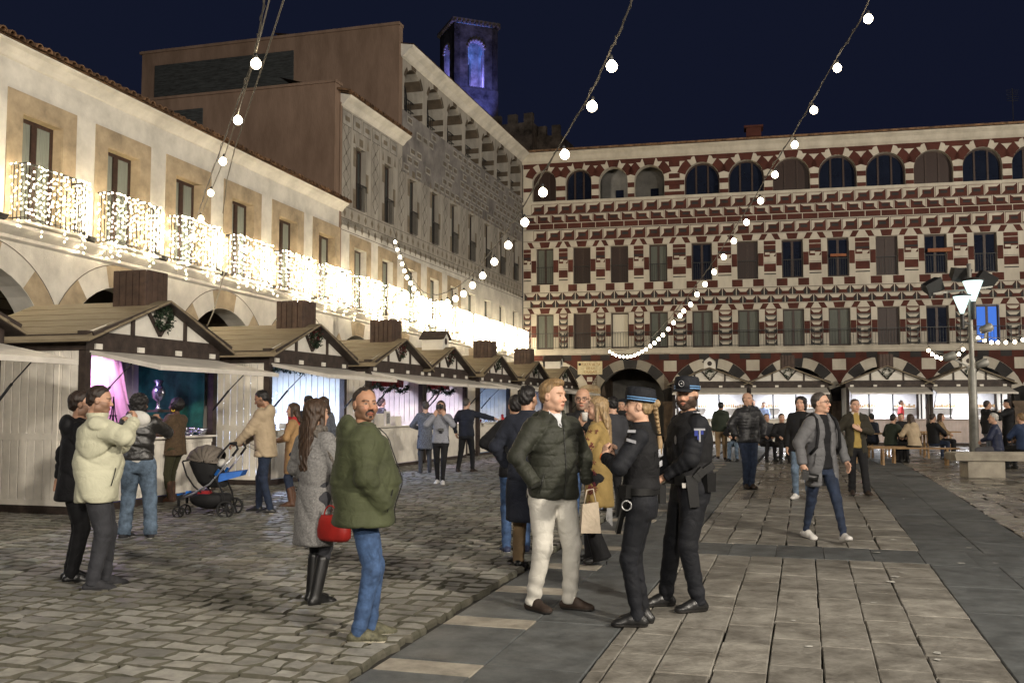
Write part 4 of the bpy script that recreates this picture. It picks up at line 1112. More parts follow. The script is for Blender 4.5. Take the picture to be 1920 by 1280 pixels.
for z_, w_ in ((.12, .11), (.24, .06)): b.box(-w_ / 1.4, -w_ / 1.4, z_, w_ / 1.4, w_ / 1.4, z_ + .015)
b.build('lattice', M_fig, e)
figur('silver conical souvenir at the left jamb of the nearest chalet', .9, .7, 1.16, [(.001, 0), (.08, 0), (.07, .1), (.045, .2), (.03, .3), (.001, .38)], M_sil)
for k, x in enumerate((2.0, 2.25)):              # dragons: S shaped body, head and wing
    e = empty('figurine', tuple(inst(st1, x, .75, 1.30)), st1.rotation_euler.z, ('dark dragon figurine with raised head, left of the pair', 'dark dragon figurine with raised head, right of the pair')[k], 'figurine')
    b = MB(); P = [(-.12 + .24 * q / 10, .02 * math.sin(q), .06 + .07 * math.sin(q * .9) + .015 * q) for q in range(11)]; b.tube(P, [.012 + .016 * math.sin(PI * min(1, q / 10 + .1)) for q in range(11)], 6)
    b.ball((.13, 0, .24), .026, 6); b.add([(0, 0, .12), (-.1, .02, .3), (.02, .02, .26), (.08, 0, .16)], [(0, 1, 2), (0, 2, 3)]); b.bar((-.1, 0, .0), (-.08, 0, .08), .02); b.bar((.06, 0, .0), (.05, 0, .1), .02); b.build('body', M_fig, e)
figur('silver goblet figure on the blue side of the nearest chalet', 2.62, .7, 1.5, [(.001, 0), (.07, 0), (.03, .05), (.025, .14), (.1, .2), (.12, .3), (.08, .4), (.05, .42), (.09, .5), (.001, .52)], M_sil)
figur('small silver bowl on the right end of the nearest counter', 3.0, .1, 1.07, [(.001, 0), (.05, 0), (.1, .07), (.11, .12), (.001, .1)], M_sil)
for k, (x, s_, lab, m_, dims) in enumerate(((.75, st3, 'pale grey cardboard box on the double chalet counter', M_hatch, (.34, .24, .3)), (1.35, st3, 'framed white print propped on the double chalet counter', M_gableb, (.3, .05, .36)), (1.75, st3, 'tan wooden crate on the double chalet counter', M_board, (.36, .26, .24)), (.55, st3, 'small white card standing on the double chalet counter', M_gableb, (.22, .02, .42)), (1.9, st4, 'orange cloth bundle on the right part of the double chalet counter', mat('orange_cloth', (.5, .2, .05), .8), (.25, .2, .2)))):
    e = empty('box' if dims[1] > .1 else 'frame', tuple(inst(s_, x, .15, 1.07)), s_.rotation_euler.z, lab, 'box' if dims[1] > .1 else 'frame')
    b = MB(); w_, d_, h_ = dims; b.hull8([(-w_ / 2, -d_ / 2, 0), (w_ / 2, -d_ / 2, 0), (w_ / 2, d_ / 2, 0), (-w_ / 2, d_ / 2, 0), (-w_ / 2 * .94, -d_ / 2 * .9, h_), (w_ / 2 * .94, -d_ / 2 * .9, h_), (w_ / 2 * .94, d_ / 2 * .9, h_), (-w_ / 2 * .94, d_ / 2 * .9, h_)])
    b.build('shell', m_, e)
    if d_ < .1:
        b = MB(); b.box(-w_ * .34, -d_ / 2 - .004, h_ * .12, w_ * .34, -d_ / 2 - .001, h_ * .86); b.build('print', mat('grey_print', (.3, .3, .3), .6, .5, 30), e)
e = empty('framed_print', tuple(st4.location), st4.rotation_euler.z, 'black framed print on the back wall of the double chalet', 'picture')
b = MB(); b.box(1.35, 2.19, 1.45, 1.72, 2.235, 2.0); b.build('frame', M_strut, e); b = MB(); b.box(1.4, 2.18, 1.52, 1.67, 2.189, 1.93); b.build('print', mat('grey_print', (.3, .3, .3), .6, .5, 30), e)
for k, (s_, x, lab) in enumerate(((st5, 1.4, 'heap of blue and silver trinkets on the counter by the pointing man'), (st1, 2.55, 'spiky silver trinkets beside the green cloth'))):
    e = empty('trinkets', tuple(inst(s_, x, .1, 1.07)), s_.rotation_euler.z, lab, 'trinkets'); m = MB()
    for _ in range(60): m.ball((rc.uniform(-.45, .45), rc.uniform(-.12, .2), rc.uniform(.0, .12)), rc.uniform(.015, .04), 5)
    tag(m.build('pieces', M_sil, e), kind='stuff')

for (st_, nm, xs_) in ((st1, 'nearest', (.4, .75, 1.1, 1.5, 1.85)), (st2, 'blue white', (.35, .8, 1.2, 1.65, 2.1, 2.5, 2.85)), (st5, 'tarpaulin', (.5, 2.3, 2.7)), (st6, 'farther', (.5, 1.1, 1.8, 2.5)), (st0, 'cut off', (1.5, 2.2, 2.8))):
    e = empty('counter_goods', tuple(inst(st_, 0, 0, 1.07)), st_.rotation_euler.z, 'small boxes, tins and ornaments along the counter of the %s chalet' % nm, 'goods')
    for k, x in enumerate(xs_):
        b = MB(); h_ = rc.uniform(.07, .2); w_ = rc.uniform(.05, .12)
        if k % 3 == 0: b.lathe([(.001, 0), (w_ * .6, 0), (w_ * .6, h_ * .8), (w_ * .3, h_), (.001, h_)], (x, .12, 0), 10); b.build('tin', rc.choice([M_sil, M_leafr, M_bluec]), e)
        elif k % 3 == 1: b.box(x - w_, .04, 0, x + w_, .2, h_); b.build('carton', rc.choice([M_gableb, M_board, M_pink]), e)
        else: b.ball((x, .1, w_ * .7), w_ * .7, 8); b.ball((x, .1, w_ * 1.7), w_ * .42, 8); b.build('ornament', rc.choice([M_gableb, M_redc if 'M_redc' in globals() else M_leafr]), e)
    m = MB(); m.hull8([(.2, -.095, -.11), (.42, -.095, -.11), (.42, -.09, -.11), (.2, -.09, -.11), (.2, -.085, -.01), (.42, -.085, -.01), (.42, -.08, -.01), (.2, -.08, -.01)]); m.build('price_card', M_gableb, e)
# ---------------------------------------------------------------- festoon strings overhead
M_cab = mat('festoon_cable', (.10, .09, .075), .6); M_cabp = mat('pale_support_cable', (.35, .31, .24), .6)
M_on = emis('festoon_bulb_glass', (1.0, .84, .60), 22)
M_sock = mat('bulb_socket', (.015, .015, .015), .5)
bb = MB()
def festbulb(r):
    b = MB(); b.lathe([(.001, -r), (r * .5, -r * .87), (r * .87, -r * .5), (r, 0), (r * .87, r * .5), (r * .55, r * .85), (r * .3, r * 1.1)], (0, 0, 0), 12, 0)
    b.lathe([(r * .3, r * 1.1), (r * .34, r * 1.15), (r * .34, r * 1.9), (r * .15, r * 2.1), (.001, r * 2.1)], (0, 0, 0), 8, 1); return b.mesh('bulb', [M_on, M_sock])
FB = festbulb(.052)
def festoon(label, A, B, bulbs, cable, extra=None, rs=1.):
    e = empty('string_lights', (A[0], A[1], 0), 0, label, 'string lights', 'festoon strings over the plaza'); o = Vector(e.location)
    for (px, py) in bulbs:
        p = inplane(px, py, A, B) - o; link('bulb', FB, e, p, (rc.uniform(-.15, .15), rc.uniform(-.15, .15), 0), (rs, rs, rs))
    m = MB(); P = [inplane(px, py, A, B) - o for (px, py) in cable]
    # smooth the cable and add its twist
    Q = []
    for i in range(len(P) - 1):
        for k in range(6): t_ = k / 6; Q.append(P[i].lerp(P[i + 1], t_))
    Q.append(P[-1])
    for _ in range(3): Q = [Q[0]] + [(Q[i - 1] + Q[i] * 2 + Q[i + 1]) / 4 for i in range(1, len(Q) - 1)] + [Q[-1]]
    m.tube(Q, .008, 5)
    Q2 = [q + Vector((.015 * math.sin(i * 1.7), .015 * math.cos(i * 1.3), .018 * math.sin(i * 2.3))) for i, q in enumerate(Q)]; m.tube(Q2, .005, 4)
    m.build('cable', M_cab, e); return e
b1 = [(480, 120), (446, 226), (418, 303), (395, 362), (377, 410), (361, 444), (349, 469), (336, 489)]
festoon('steep string of bulbs at left running down to the third balcony', (-2.3, 9), (-7.0, 21.6), b1, [(545, -420), (522, -220), (503, -60), (496, 0), (486, 60), (478, 98), (462, 150), (441, 205), (412, 285), (388, 350), (372, 400), (355, 437), (340, 470), (325, 486)])
e = empty('support_cable', (-2.3, 9, 0), 0, 'pair of pale support cables beside the steep left string', 'cable'); m = MB()
for L_ in ([(590, -420), (545, -200), (512, -40), (505, 0), (480, 100), (440, 235), (412, 320), (380, 395), (345, 455)], [(650, -420), (590, -220), (545, -60), (532, 0), (500, 100), (470, 190), (440, 280), (425, 340), (418, 400)]):
    m.tube([inplane(px, py, (-2.3, 9), (-7.0, 21.6)) - Vector((-2.3, 9, 0)) for px, py in L_], .007, 5)
m.build('cable', M_cabp, e)
e = empty('hanging_cable', (-5.5, 17.5, 0), 0, 'pale loose cable hanging from the balcony lights behind the first chalet roof', 'cable'); m = MB()
m.tube([at(px, py, 18.6) - Vector((-5.5, 17.5, 0)) for px, py in ((425, 470), (421, 510), (412, 545), (400, 585), (388, 612))], .012, 5); m.build('cable', M_cabp, e)
b2 = [(1147, 125), (1110, 200), (1059, 290), (1018, 361), (984, 417), (953, 460), (927, 491), (905, 517), (886, 535), (869, 551), (854, 560), (839, 567), (828, 570), (817, 571), (804, 568), (796, 564), (790, 559), (783, 551), (776, 541), (770, 531), (763, 520), (758, 508), (754, 495), (750, 482), (745, 468), (741, 454)]
festoon('middle string of bulbs sagging from overhead to the grey painted facade', (.9, 9), (-4.0, 32.9), b2, [(1300, -420), (1240, -200), (1200, -60), (1186, 0), (1160, 65), (1142, 100), (1112, 168), (1056, 262), (1012, 335), (978, 393), (948, 436), (922, 470), (900, 497), (880, 520), (862, 535), (845, 545), (825, 552), (805, 553), (790, 545), (776, 525), (762, 500), (750, 470), (738, 430)])
b3 = [(1628, 36), (1570, 128), (1526, 207), (1490, 272), (1453, 328), (1426, 377), (1400, 417), (1376, 452), (1357, 482), (1339, 510), (1322, 533), (1307, 552), (1295, 571), (1282, 583), (1275, 592), (1263, 605), (1253, 617), (1243, 628), (1235, 636), (1227, 643), (1219, 649), (1211, 655), (1204, 659), (1197, 663), (1190, 666), (1183, 668), (1176, 669), (1169, 669), (1162, 668), (1155, 666), (1149, 663), (1143, 659)]
festoon('right string of bulbs running down to the end building over the dark arch', (4.1, 11.7), (4.6, 47.4), b3, [(1790, -420), (1708, -200), (1650, -60), (1630, 0), (1610, 45), (1565, 115), (1520, 195), (1484, 258), (1446, 315), (1418, 366), (1392, 406), (1369, 441), (1350, 472), (1331, 500), (1314, 523), (1300, 541), (1275, 573), (1250, 603), (1225, 630), (1200, 646), (1175, 655), (1155, 657), (1140, 654)])
b4 = [(1741, 657), (1748, 664), (1756, 669), (1764, 672), (1772, 673), (1781, 672), (1790, 669), (1798, 664), (1806, 655), (1821, 634), (1834, 634), (1846, 638), (1859, 642), (1871, 642), (1886, 642), (1903, 641), (1918, 637), (1934, 632)]
festoon('short string of bulbs sagging on both sides of the lamp mast at right', (12.0, 29.0), (14.8, 28.6), b4, [(1736, 640), (1745, 655), (1760, 662), (1775, 664), (1792, 658), (1806, 645), (1816, 628), (1835, 628), (1860, 633), (1890, 633), (1920, 627), (1950, 615)], rs=.95)

# ---------------------------------------------------------------- lamp mast with floodlights
M_pole = mat('galvanised_pole', (.26, .255, .23), .55, .15, 4, metal=.4)
def mast(loc, label, sc=1.):
    t = empty('lamp_mast', loc, 0, label, 'lamp post')
    b = MB(); b.lathe([(.20, 0), (.20, .04), (.135, .05), (.11, 2.5), (.10, 2.62), (.07, 2.66), (.06, 4.6), (.06, 5.6), (.001, 5.6)], (0, 0, 0), 14); b.build('pole', M_pole, t)
    for (x, z, s) in ((.03, 4.5, 1.0), (-.30, 4.15, .85)):
        b = MB(); b.lathe([(.05 * s, 0), (.09 * s, .1 * s), (.26 * s, .55 * s), (.27 * s, .58 * s)], (x, -.15, z), 14); h_ = b.build('lantern', emis('lantern_glass', (.75, 1.0, .95), 1.6), t)
        b = MB(); b.lathe([(.3 * s, .58 * s), (.3 * s, .63 * s), (.001, .7 * s)], (x, -.15, z), 14); b.lathe([(.07 * s, -.5 * s), (.07 * s, 0)], (x, -.15, z), 10); b.bar((x, -.15, z - .2), (0, 0, z - .3), .05); b.build('cap', M_iron, h_)
    for k, (x, y, z, a) in enumerate(((-.95, .1, 4.95, -.5), (-.15, .15, 5.3, .1), (.55, .1, 5.15, .5))):
        b = MB(); b.T = Matrix.Translation((x, y, z)) @ Matrix.Rotation(a, 4, 'Y') @ Matrix.Rotation(R(25), 4, 'X')
        b.hull8([(-.23, .0, -.18), (.23, .0, -.18), (.23, .28, -.12), (-.23, .28, -.12), (-.23, 0, .18), (.23, 0, .18), (.23, .28, .12), (-.23, .28, .12)])
        b.box(-.25, -.05, -.2, .25, .0, .2)
        for q in range(5): b.box(-.2 + q * .09, .28, -.1, -.18 + q * .09, .34, .1)
        b.T = None; b.build('floodlight', M_iron, t)
    b = MB(); b.bar((-1.0, .1, 4.75), (.7, .1, 4.95), .05); b.build('bracket', M_pole, t); b = MB(); b.bar((0, 0, 3.4), (.4, 0, 3.45), .05); b.bar((.4, 0, 3.44), (.45, 0, 3.8), .05); b.build('bracket', M_pole, t); b = MB(); b.bar((0, 0, 2.6), (-.55, 0, 2.9), .04); b.build('bracket', M_pole, t)
    for k, (x, z) in enumerate(((.45, 3.75), (-.62, 2.95), (.3, 2.75))):
        b = MB(); b.T = Matrix.Translation((x, -.02, z)) @ Matrix.Rotation(R(70), 4, 'Y'); b.lathe([(.001, -.2), (.1, -.18), (.13, .1), (.11, .14), (.001, .14)], (0, 0, 0), 10); b.T = None; b.build('speaker', M_pole, t)
    return t
m0 = mast(tuple(gpt(1828, 864)), 'grey lamp mast carrying lit lanterns, dark floodlights and the bulb string at right')
for k, (x, y, z) in enumerate(MASTS[1:]):  # unseen copies of the mast, added to carry the fill lights
    c = copy_tree(m0); c.location = (x, y + .35, gz(y)); c.scale = (1.25,) * 3
    c['label'] = ('added lamp mast copy, unseen behind the viewer at right', 'added lamp mast copy, unseen behind the viewer at left', 'added lamp mast copy, unseen beyond the right edge', 'added lamp mast copy, unseen to the right of the viewer', 'added lamp mast copy, unseen farthest behind the viewer')[k]

# ---------------------------------------------------------------- picnic sets and stone bench
M_pine = mat('varnished_pine', (.32, .19, .08), .5, .2, 3, .002, 30, stretch=(2, 14, 14))
def trestle(name, label, px, py, w, h, d, rz, cat, grp):
    p = gpt(px, py); t = empty(name, tuple(p), rz, label, cat, grp)
    for k in range(2 if d < .4 else 4):
        n_ = 2 if d < .4 else 4; b = MB(); y = -d / 2 + d * k / n_; b.box(-w / 2, y + .005, h - .035, w / 2, y + d / n_ - .005, h); b.build('plank', M_pine, t)
    for s in (-1, 1):
        x = s * (w / 2 - .3); b = MB(); b.bar((x, -d / 2 + .03, .0), (x, -d * .28, h - .04), .05); b.build('leg', M_pine, t)
        b = MB(); b.bar((x, d / 2 - .03, .0), (x, d * .28, h - .04), .05); b.build('leg', M_pine, t)
        b = MB(); b.bar((x, -d / 2 + .05, h * .35), (x, d / 2 - .05, h * .35), .035); b.build('brace', M_pine, t)
    return t
trestle('picnic_table', 'pine beer table with food between the seated friends in front of the red shirted vendor', 1685, 858, 2.2, .74, .55, TE + .1, 'table', 'pine beer tables')
trestle('picnic_table', 'pine beer table nearest the lamp mast', 1755, 853, 1.4, .76, .6, TE + .1, 'table', 'pine beer tables')
trestle('picnic_table', 'pine beer table just right of the woman in the dark parka', 1645, 856, 1.2, .74, .5, TE + .1, 'table', 'pine beer tables')
trestle('picnic_bench', 'pine beer bench under the woman in the beige parka', 1715, 872, 2.2, .46, .28, TE + .1, 'bench', 'pine beer benches')
trestle('picnic_bench', 'pine beer bench at the left table end behind the woman in the dark parka', 1640, 868, 1.6, .46, .28, TE + .1, 'bench', 'pine beer benches')
trestle('picnic_bench', 'pine beer bench carrying the people seated left of the striped puffer man', 1450, 862, 2.6, .46, .28, TE + .1, 'bench', 'pine beer benches')
sbp = gpt(1872, 894); t = empty('stone_bench', tuple(sbp), TE + .1, 'thick pale stone bench with a rounded seat slab at the right edge', 'bench')
b = MB()
prof = [(-.02, .40), (-.05, .44), (-.05, .50), (-.02, .54)]
b.hull8([(-.95, -.35, .36), (2.5, -.35, .36), (2.5, .4, .36), (-.95, .4, .36), (-1.0, -.38, .5), (2.55, -.38, .5), (2.55, .42, .5), (-1.0, .42, .5)]); b.box(-.97, -.36, .5, 2.5, .4, .53)
M_bst = mat('pale_bench_stone', (.40, .36, .29), .8, .15, 3, .004, 40)
b.build('seat', M_bst, t)
for x in (-.7, 1.1): b = MB(); b.box(x, -.28, -.02, x + .75, .3, .36); b.build('support', M_bst, t)
# ---------------------------------------------------------------- people: smooth implicit surfaces turned into meshes
f32 = np.float32
def nets(D, lo, h):
    ins = D < 0
    nx, ny, nz = D.shape
    c = [ins[i:nx - 1 + i, j:ny - 1 + j, k:nz - 1 + k] for i in (0, 1) for j in (0, 1) for k in (0, 1)]
    s = np.zeros(c[0].shape, np.int8)
    for q in c: s += q
    mask = (s > 0) & (s < 8); ci = np.argwhere(mask)
    idx = -np.ones(mask.shape, np.int64); idx[mask] = np.arange(len(ci))
    pos = np.zeros((len(ci), 3)); cnt = np.zeros(len(ci))
    cor = [(i, j, k) for i in (0, 1) for j in (0, 1) for k in (0, 1)]
    vals = {q: D[ci[:, 0] + q[0], ci[:, 1] + q[1], ci[:, 2] + q[2]] for q in cor}
    for a in cor:
        for ax in range(3):
            if a[ax] == 0:
                b = list(a); b[ax] = 1; b = tuple(b); da, db = vals[a], vals[b]; m = (da < 0) != (db < 0)
                t = np.where(m, da / np.where(m, da - db, 1), 0); p = np.array(a, float)[None, :].repeat(len(ci), 0); p[:, ax] += t
                pos[m] += p[m]; cnt[m] += 1
    V = (ci + pos / cnt[:, None]) * h + np.array(lo)
    Fs = []
    for ax in range(3):
        A = np.moveaxis(ins, ax, 0); d = A[:-1] != A[1:]; e = np.argwhere(d)
        o = [q for q in range(3) if q != ax]
        full = np.zeros((len(e), 3), int); full[:, ax] = e[:, 0]; full[:, o[0]] = e[:, 1]; full[:, o[1]] = e[:, 2]
        ok = (full[:, o[0]] > 0) & (full[:, o[1]] > 0) & (full[:, o[0]] < D.shape[o[0]] - 1) & (full[:, o[1]] < D.shape[o[1]] - 1); full = full[ok]
        inside = ins[full[:, 0], full[:, 1], full[:, 2]]
        def g(i, j):
            q = full.copy(); q[:, o[0]] += i; q[:, o[1]] += j; return idx[q[:, 0], q[:, 1], q[:, 2]]
        quad = np.stack([g(-1, -1), g(0, -1), g(0, 0), g(-1, 0)], 1)
        flip = inside if ax != 1 else ~inside
        quad[~flip] = quad[~flip][:, ::-1]
        Fs.append(quad)
    return V, np.concatenate(Fs)
def grid(lo, hi, h):
    n = [int(math.ceil((hi[i] - lo[i]) / h)) + 1 for i in range(3)]
    return np.meshgrid(*[lo[i] + h * np.arange(n[i], dtype=f32) for i in range(3)], indexing='ij', sparse=False)
def cap_(P, a, b, ra, rb=None, full=False):
    rb = ra if rb is None else rb; x, y, z = P; ax, ay, az = a; dx, dy, dz = b[0] - ax, b[1] - ay, b[2] - az
    L2 = dx * dx + dy * dy + dz * dz + 1e-9
    t = np.clip(((x - ax) * dx + (y - ay) * dy + (z - az) * dz) / L2, 0, 1)
    d = np.sqrt((x - ax - t * dx) ** 2 + (y - ay - t * dy) ** 2 + (z - az - t * dz) ** 2) - (ra + (rb - ra) * t)
    return (d, t) if full else d
def ell_(P, c, r):
    x, y, z = P; qx, qy, qz = (x - c[0]) / r[0], (y - c[1]) / r[1], (z - c[2]) / r[2]
    k = np.sqrt(qx * qx + qy * qy + qz * qz) + 1e-6; k2 = np.sqrt((qx / r[0]) ** 2 + (qy / r[1]) ** 2 + (qz / r[2]) ** 2) + 1e-6
    return k * (k - 1) / k2
def su(a, b, k):
    h = np.maximum(k - np.abs(a - b), 0) / k; return np.minimum(a, b) - h * h * k * .25
def sx_(a, b, k):
    h = np.maximum(k - np.abs(a - b), 0) / k; return np.maximum(a, b) + h * h * k * .25
def loft(P, zs, cy, A, B, pw=2.3, cx=None):
    x, y, z = P; a = np.interp(z, zs, A).astype(f32); b = np.interp(z, zs, B).astype(f32); c = np.interp(z, zs, cy).astype(f32)
    xx = x if cx is None else x - np.interp(z, zs, cx).astype(f32)
    q = (np.abs(xx / a) ** pw + np.abs((y - c) / b) ** pw) ** (1 / pw)
    d = (q - 1) * np.minimum(a, b); return sx_(d, np.maximum(zs[0] - z, z - zs[-1]), .03)
def tomesh(name, m, V, Fq, parent, cols=None, smooth=True):
    me = bpy.data.meshes.new(name); me.vertices.add(len(V)); me.vertices.foreach_set('co', V.astype(f32).ravel())
    me.loops.add(len(Fq) * 4); me.loops.foreach_set('vertex_index', Fq.astype(np.int32).ravel())
    me.polygons.add(len(Fq)); me.polygons.foreach_set('loop_start', (np.arange(len(Fq)) * 4).astype(np.int32)); me.polygons.foreach_set('loop_total', np.full(len(Fq), 4, np.int32))
    me.polygons.foreach_set('use_smooth', np.full(len(Fq), smooth))
    me.materials.append(m); me.update(calc_edges=True)
    if cols is not None:
        a = me.color_attributes.new('col', 'FLOAT_COLOR', 'POINT'); c = np.ones((len(V), 4), f32); c[:, :3] = cols; a.data.foreach_set('color', c.ravel())
    return link(name, me, parent)
def surf(fn, lo, hi, h):
    P = grid(lo, hi, h); D = fn(P)
    for ax in range(3):                           # keep it closed at the box limits
        sl = [slice(None)] * 3
        for e_ in (0, -1): sl[ax] = e_; D[tuple(sl)] = np.maximum(D[tuple(sl)], h * .3)
        sl[ax] = slice(None)
    return nets(D, lo, h)
def ik(S, W, l1, l2, pole):
    S, W, pole = Vector(S), Vector(W), Vector(pole); d = W - S; L_ = min(d.length, (l1 + l2) * .999); dn = d.normalized()
    a = (l1 * l1 - l2 * l2 + L_ * L_) / (2 * L_); h_ = math.sqrt(max(0, l1 * l1 - a * a)); p = (pole - dn * pole.dot(dn))
    p = p.normalized() if p.length > 1e-4 else Vector((0, -1, 0)); return S + dn * a + p * h_, S + dn * L_
def frame(d, up):
    d = Vector(d).normalized(); x = Vector(up).cross(d).normalized(); u = d.cross(x); return np.array([[x.x, d.x, u.x], [x.y, d.y, u.y], [x.z, d.z, u.z]])
def xf(P, o, Mx):                                 # into the local frame of (origin, columns=axes)
    x, y, z = P[0] - o[0], P[1] - o[1], P[2] - o[2]
    return tuple((x * Mx[0, i] + y * Mx[1, i] + z * Mx[2, i]).astype(f32) for i in range(3))
def folds(P, amp, s=1., seed=0.):
    x, y, z = P; w = .05 * np.sin(z * 9 * s + seed) + .04 * np.sin(x * 13 * s + y * 7 + seed * 2)
    m = np.clip(.5 + .9 * np.sin(x * 9 + seed) * np.sin(z * 7 + y * 5 + seed * 3), 0, 1)
    cr = (1 - np.abs(np.sin((x * .9 - y * .7 + z * .6 + w * 1.3) * 19 * s + seed))) ** 4 * m + (1 - np.abs(np.sin((z + w * 1.5 + x * .4) * 15 * s + seed * 2))) ** 4 * (1 - m)
    return amp * (np.sin((z * 1.0 + w + x * .35) * 30 * s + seed) * .4 + cr * 2.2)
SKIN = {'f': (.52, .315, .22), 'm': (.44, .255, .17), 't': (.36, .195, .12), 'd': (.085, .04, .024)}
M_skin = mat('skin', (1, 1, 1), .5, .03, 60, .0006, 400, vcol=True, spec=.35)
M_hairm = {}
def hairmat(c, name): return mat('hair_' + name, tuple(k * 1.25 for k in c), .5, .35, 16, .004, 60, col2=tuple(k * .4 for k in c), stretch=(4, 4, .5))
HAIR = {'black': (.012, .010, .010), 'dark': (.028, .017, .012), 'brown': (.05, .028, .016), 'blond': (.30, .205, .105), 'fair': (.25, .16, .075), 'grey': (.22, .21, .2), 'white': (.5, .48, .45), 'short_dark': (.03, .022, .018), 'greyd': (.06, .05, .043)}
def headsdf(P, fat=0.):
    d = ell_(P, (0, -.012, .035), (.077, .097, .083))
    d = su(d, ell_(P, (0, .022, -.035), (.060 + fat, .070, .083)), .035)
    d = su(d, ell_(P, (0, .066, -.094), (.026 + fat, .022, .02)), .03)
    for s in (-1, 1):
        d = su(d, ell_(P, (s * .04, .05, -.032), (.026 + fat, .032, .03)), .02)
        d = su(d, ell_(P, (s * .046, .0, -.07), (.022 + fat, .035, .026)), .025)
    d = su(d, cap_(P, (-.034, .078, .022), (.034, .078, .022), .013), .015)
    for s in (-1, 1):
        d = sx_(d, -ell_(P, (s * .032, .098, .004), (.021, .018, .013)), .014)
        d = su(d, ell_(P, (s * .031, .072, .003), (.0155, .0135, .0125)), .004)
    d = su(d, cap_(P, (0, .083, .012), (0, .107, -.028), .0075, .0125), .012)
    for s in (-1, 1): d = su(d, ell_(P, (s * .0135, .096, -.034), (.008, .011, .008)), .008)
    d = su(d, ell_(P, (0, .084, -.063), (.025, .016, .0065)), .006); d = su(d, ell_(P, (0, .083, -.074), (.021, .0155, .0065)), .006)
    d = sx_(d, -cap_(P, (-.02, .104, -.0685), (.02, .104, -.0685), .0035), .004)
    for s in (-1, 1):
        e = ell_(P, (s * .079, -.008, -.008), (.011, .021, .032)); e = sx_(e, -ell_(P, (s * .092, .0, -.004), (.009, .012, .02)), .006); d = su(d, e, .008)
    return d
def headcols(V, skin, lips=None, brow=(.03, .02, .015), beard=None, hair=None, stub=None, mous_=None):
    n = len(V); c = np.tile(np.array(skin, f32), (n, 1)); x, y, z = V.T
    def blend(w, col): w = np.clip(w, 0, 1)[:, None]; c[:] = c * (1 - w) + np.array(col, f32) * w
    blend((1 - ((np.abs(x) - .04) / .025) ** 2 - ((z + .03) / .028) ** 2) * (y > .03) * .45, (skin[0] * 1.15, skin[1] * .72, skin[2] * .68))
    blend(np.exp(-((x / .014) ** 2 + ((z + .03) / .014) ** 2)) * (y > .09) * .35, (skin[0] * 1.1, skin[1] * .7, skin[2] * .66))
    if stub is not None or beard is not None:
        col, k = (beard, .9) if beard is not None else (stub, .45)
        jaw = (z < -.028 - .04 * np.clip((.05 - np.abs(x)) / .05, 0, 1)) | ((np.abs(x) > .045) & (z < -.01)); mouth = ((x / .027) ** 2 + ((z + .0685) / .011) ** 2) > 1
        mous = (np.abs(x) < .032) & (z < -.044) & (z > -.06)
        blend((((jaw & (y > -.025) & (z > -.125)) | (mous & (y > .06))) & mouth) * k, col)
    if mous_: blend(((((x / .036) ** 2 + ((z + .068) / .031) ** 2) < 1) & (((x / .021) ** 2 + ((z + .073) / .010) ** 2) > 1) & ~((np.abs(x) > .012) & (z < -.082) & (np.abs(x) < .022))) * (y > .045) * .95, mous_)
    lp = lips or (skin[0] * .8, skin[1] * .48, skin[2] * .48)
    blend(((1 - (x / .027) ** 2 - ((z + .0685) / .0125) ** 2) > 0) * (y > .07) * .8, lp)
    blend((np.abs(z + .0685) < .0025) * (np.abs(x) < .02) * (y > .07) * .85, (.04, .012, .01))
    for s in (-1, 1):
        xx = x * s
        blend((np.abs(z - (.0265 - .35 * np.abs(xx - .034) ** 1.0 * .5)) < .0045) * (xx > .013) * (xx < .056) * (y > .055) * .85, brow)
        e = ((xx - .031) / .0135) ** 2 + ((z - .003) / .0052) ** 2
        blend((e < 1.25) * (y > .07) * .55, (skin[0] * .3, skin[1] * .25, skin[2] * .22))
        blend((e < .8) * (y > .07), (.36, .33, .30)); blend(((((xx - .031) / .0072) ** 2 + ((z - .003) / .0072) ** 2) < 1) * (e < .95) * (y > .07), (.02, .012, .008))
    return c
def hand_sdf(P, W, Mx, side, style, r=1.):
    """hand starting at wrist W; local y = along the hand, z = back of hand, x across; thumb on side*x"""
    Q = xf(P, W, Mx); s = side
    d = ell_(Q, (0, .045, 0), (.038, .052, .016)); d = su(d, cap_(Q, (0, -.03, 0), (0, .02, 0), .025, .026), .02)
    cur = {'relax': .5, 'fist': 1.35, 'hold': 1.0, 'flat': .12, 'point': 1.2}[style]
    for i, (x0, L_) in enumerate(((.027, .068), (.009, .076), (-.009, .071), (-.026, .056))):
        c_ = .1 if (style == 'point' and i == 0) else cur
        a = (s * x0, .082 - abs(x0 - .005) * .25, 0); l1, l2, l3 = L_ * .45, L_ * .32, L_ * .25
        th = c_ * .55; b = (a[0] * 1.02, a[1] + l1 * math.cos(th), -l1 * math.sin(th)); th += c_ * .75; e = (b[0], b[1] + l2 * math.cos(th), b[2] - l2 * math.sin(th)); th += c_ * .6
        g = (e[0], e[1] + l3 * math.cos(th), e[2] - l3 * math.sin(th))
        d = su(d, cap_(Q, a, b, .0098, .0092), .006); d = np.minimum(d, cap_(Q, b, e, .0092, .0084)); d = np.minimum(d, cap_(Q, e, g, .0084, .007))
    k = .5 if style in ('fist', 'hold', 'point') else 1.
    a = (s * .028, .018, -.004); b = (s * (.028 + .028 * k), .05, -.014 - .02 * (1 - k)); e = (s * (.034 + .03 * k - .02 * (1 - k)), .084 - .01 * (1 - k), -.02 - .025 * (1 - k))
    d = su(d, cap_(Q, a, b, .014, .011), .012); d = np.minimum(d, cap_(Q, b, e, .011, .0085)); return d

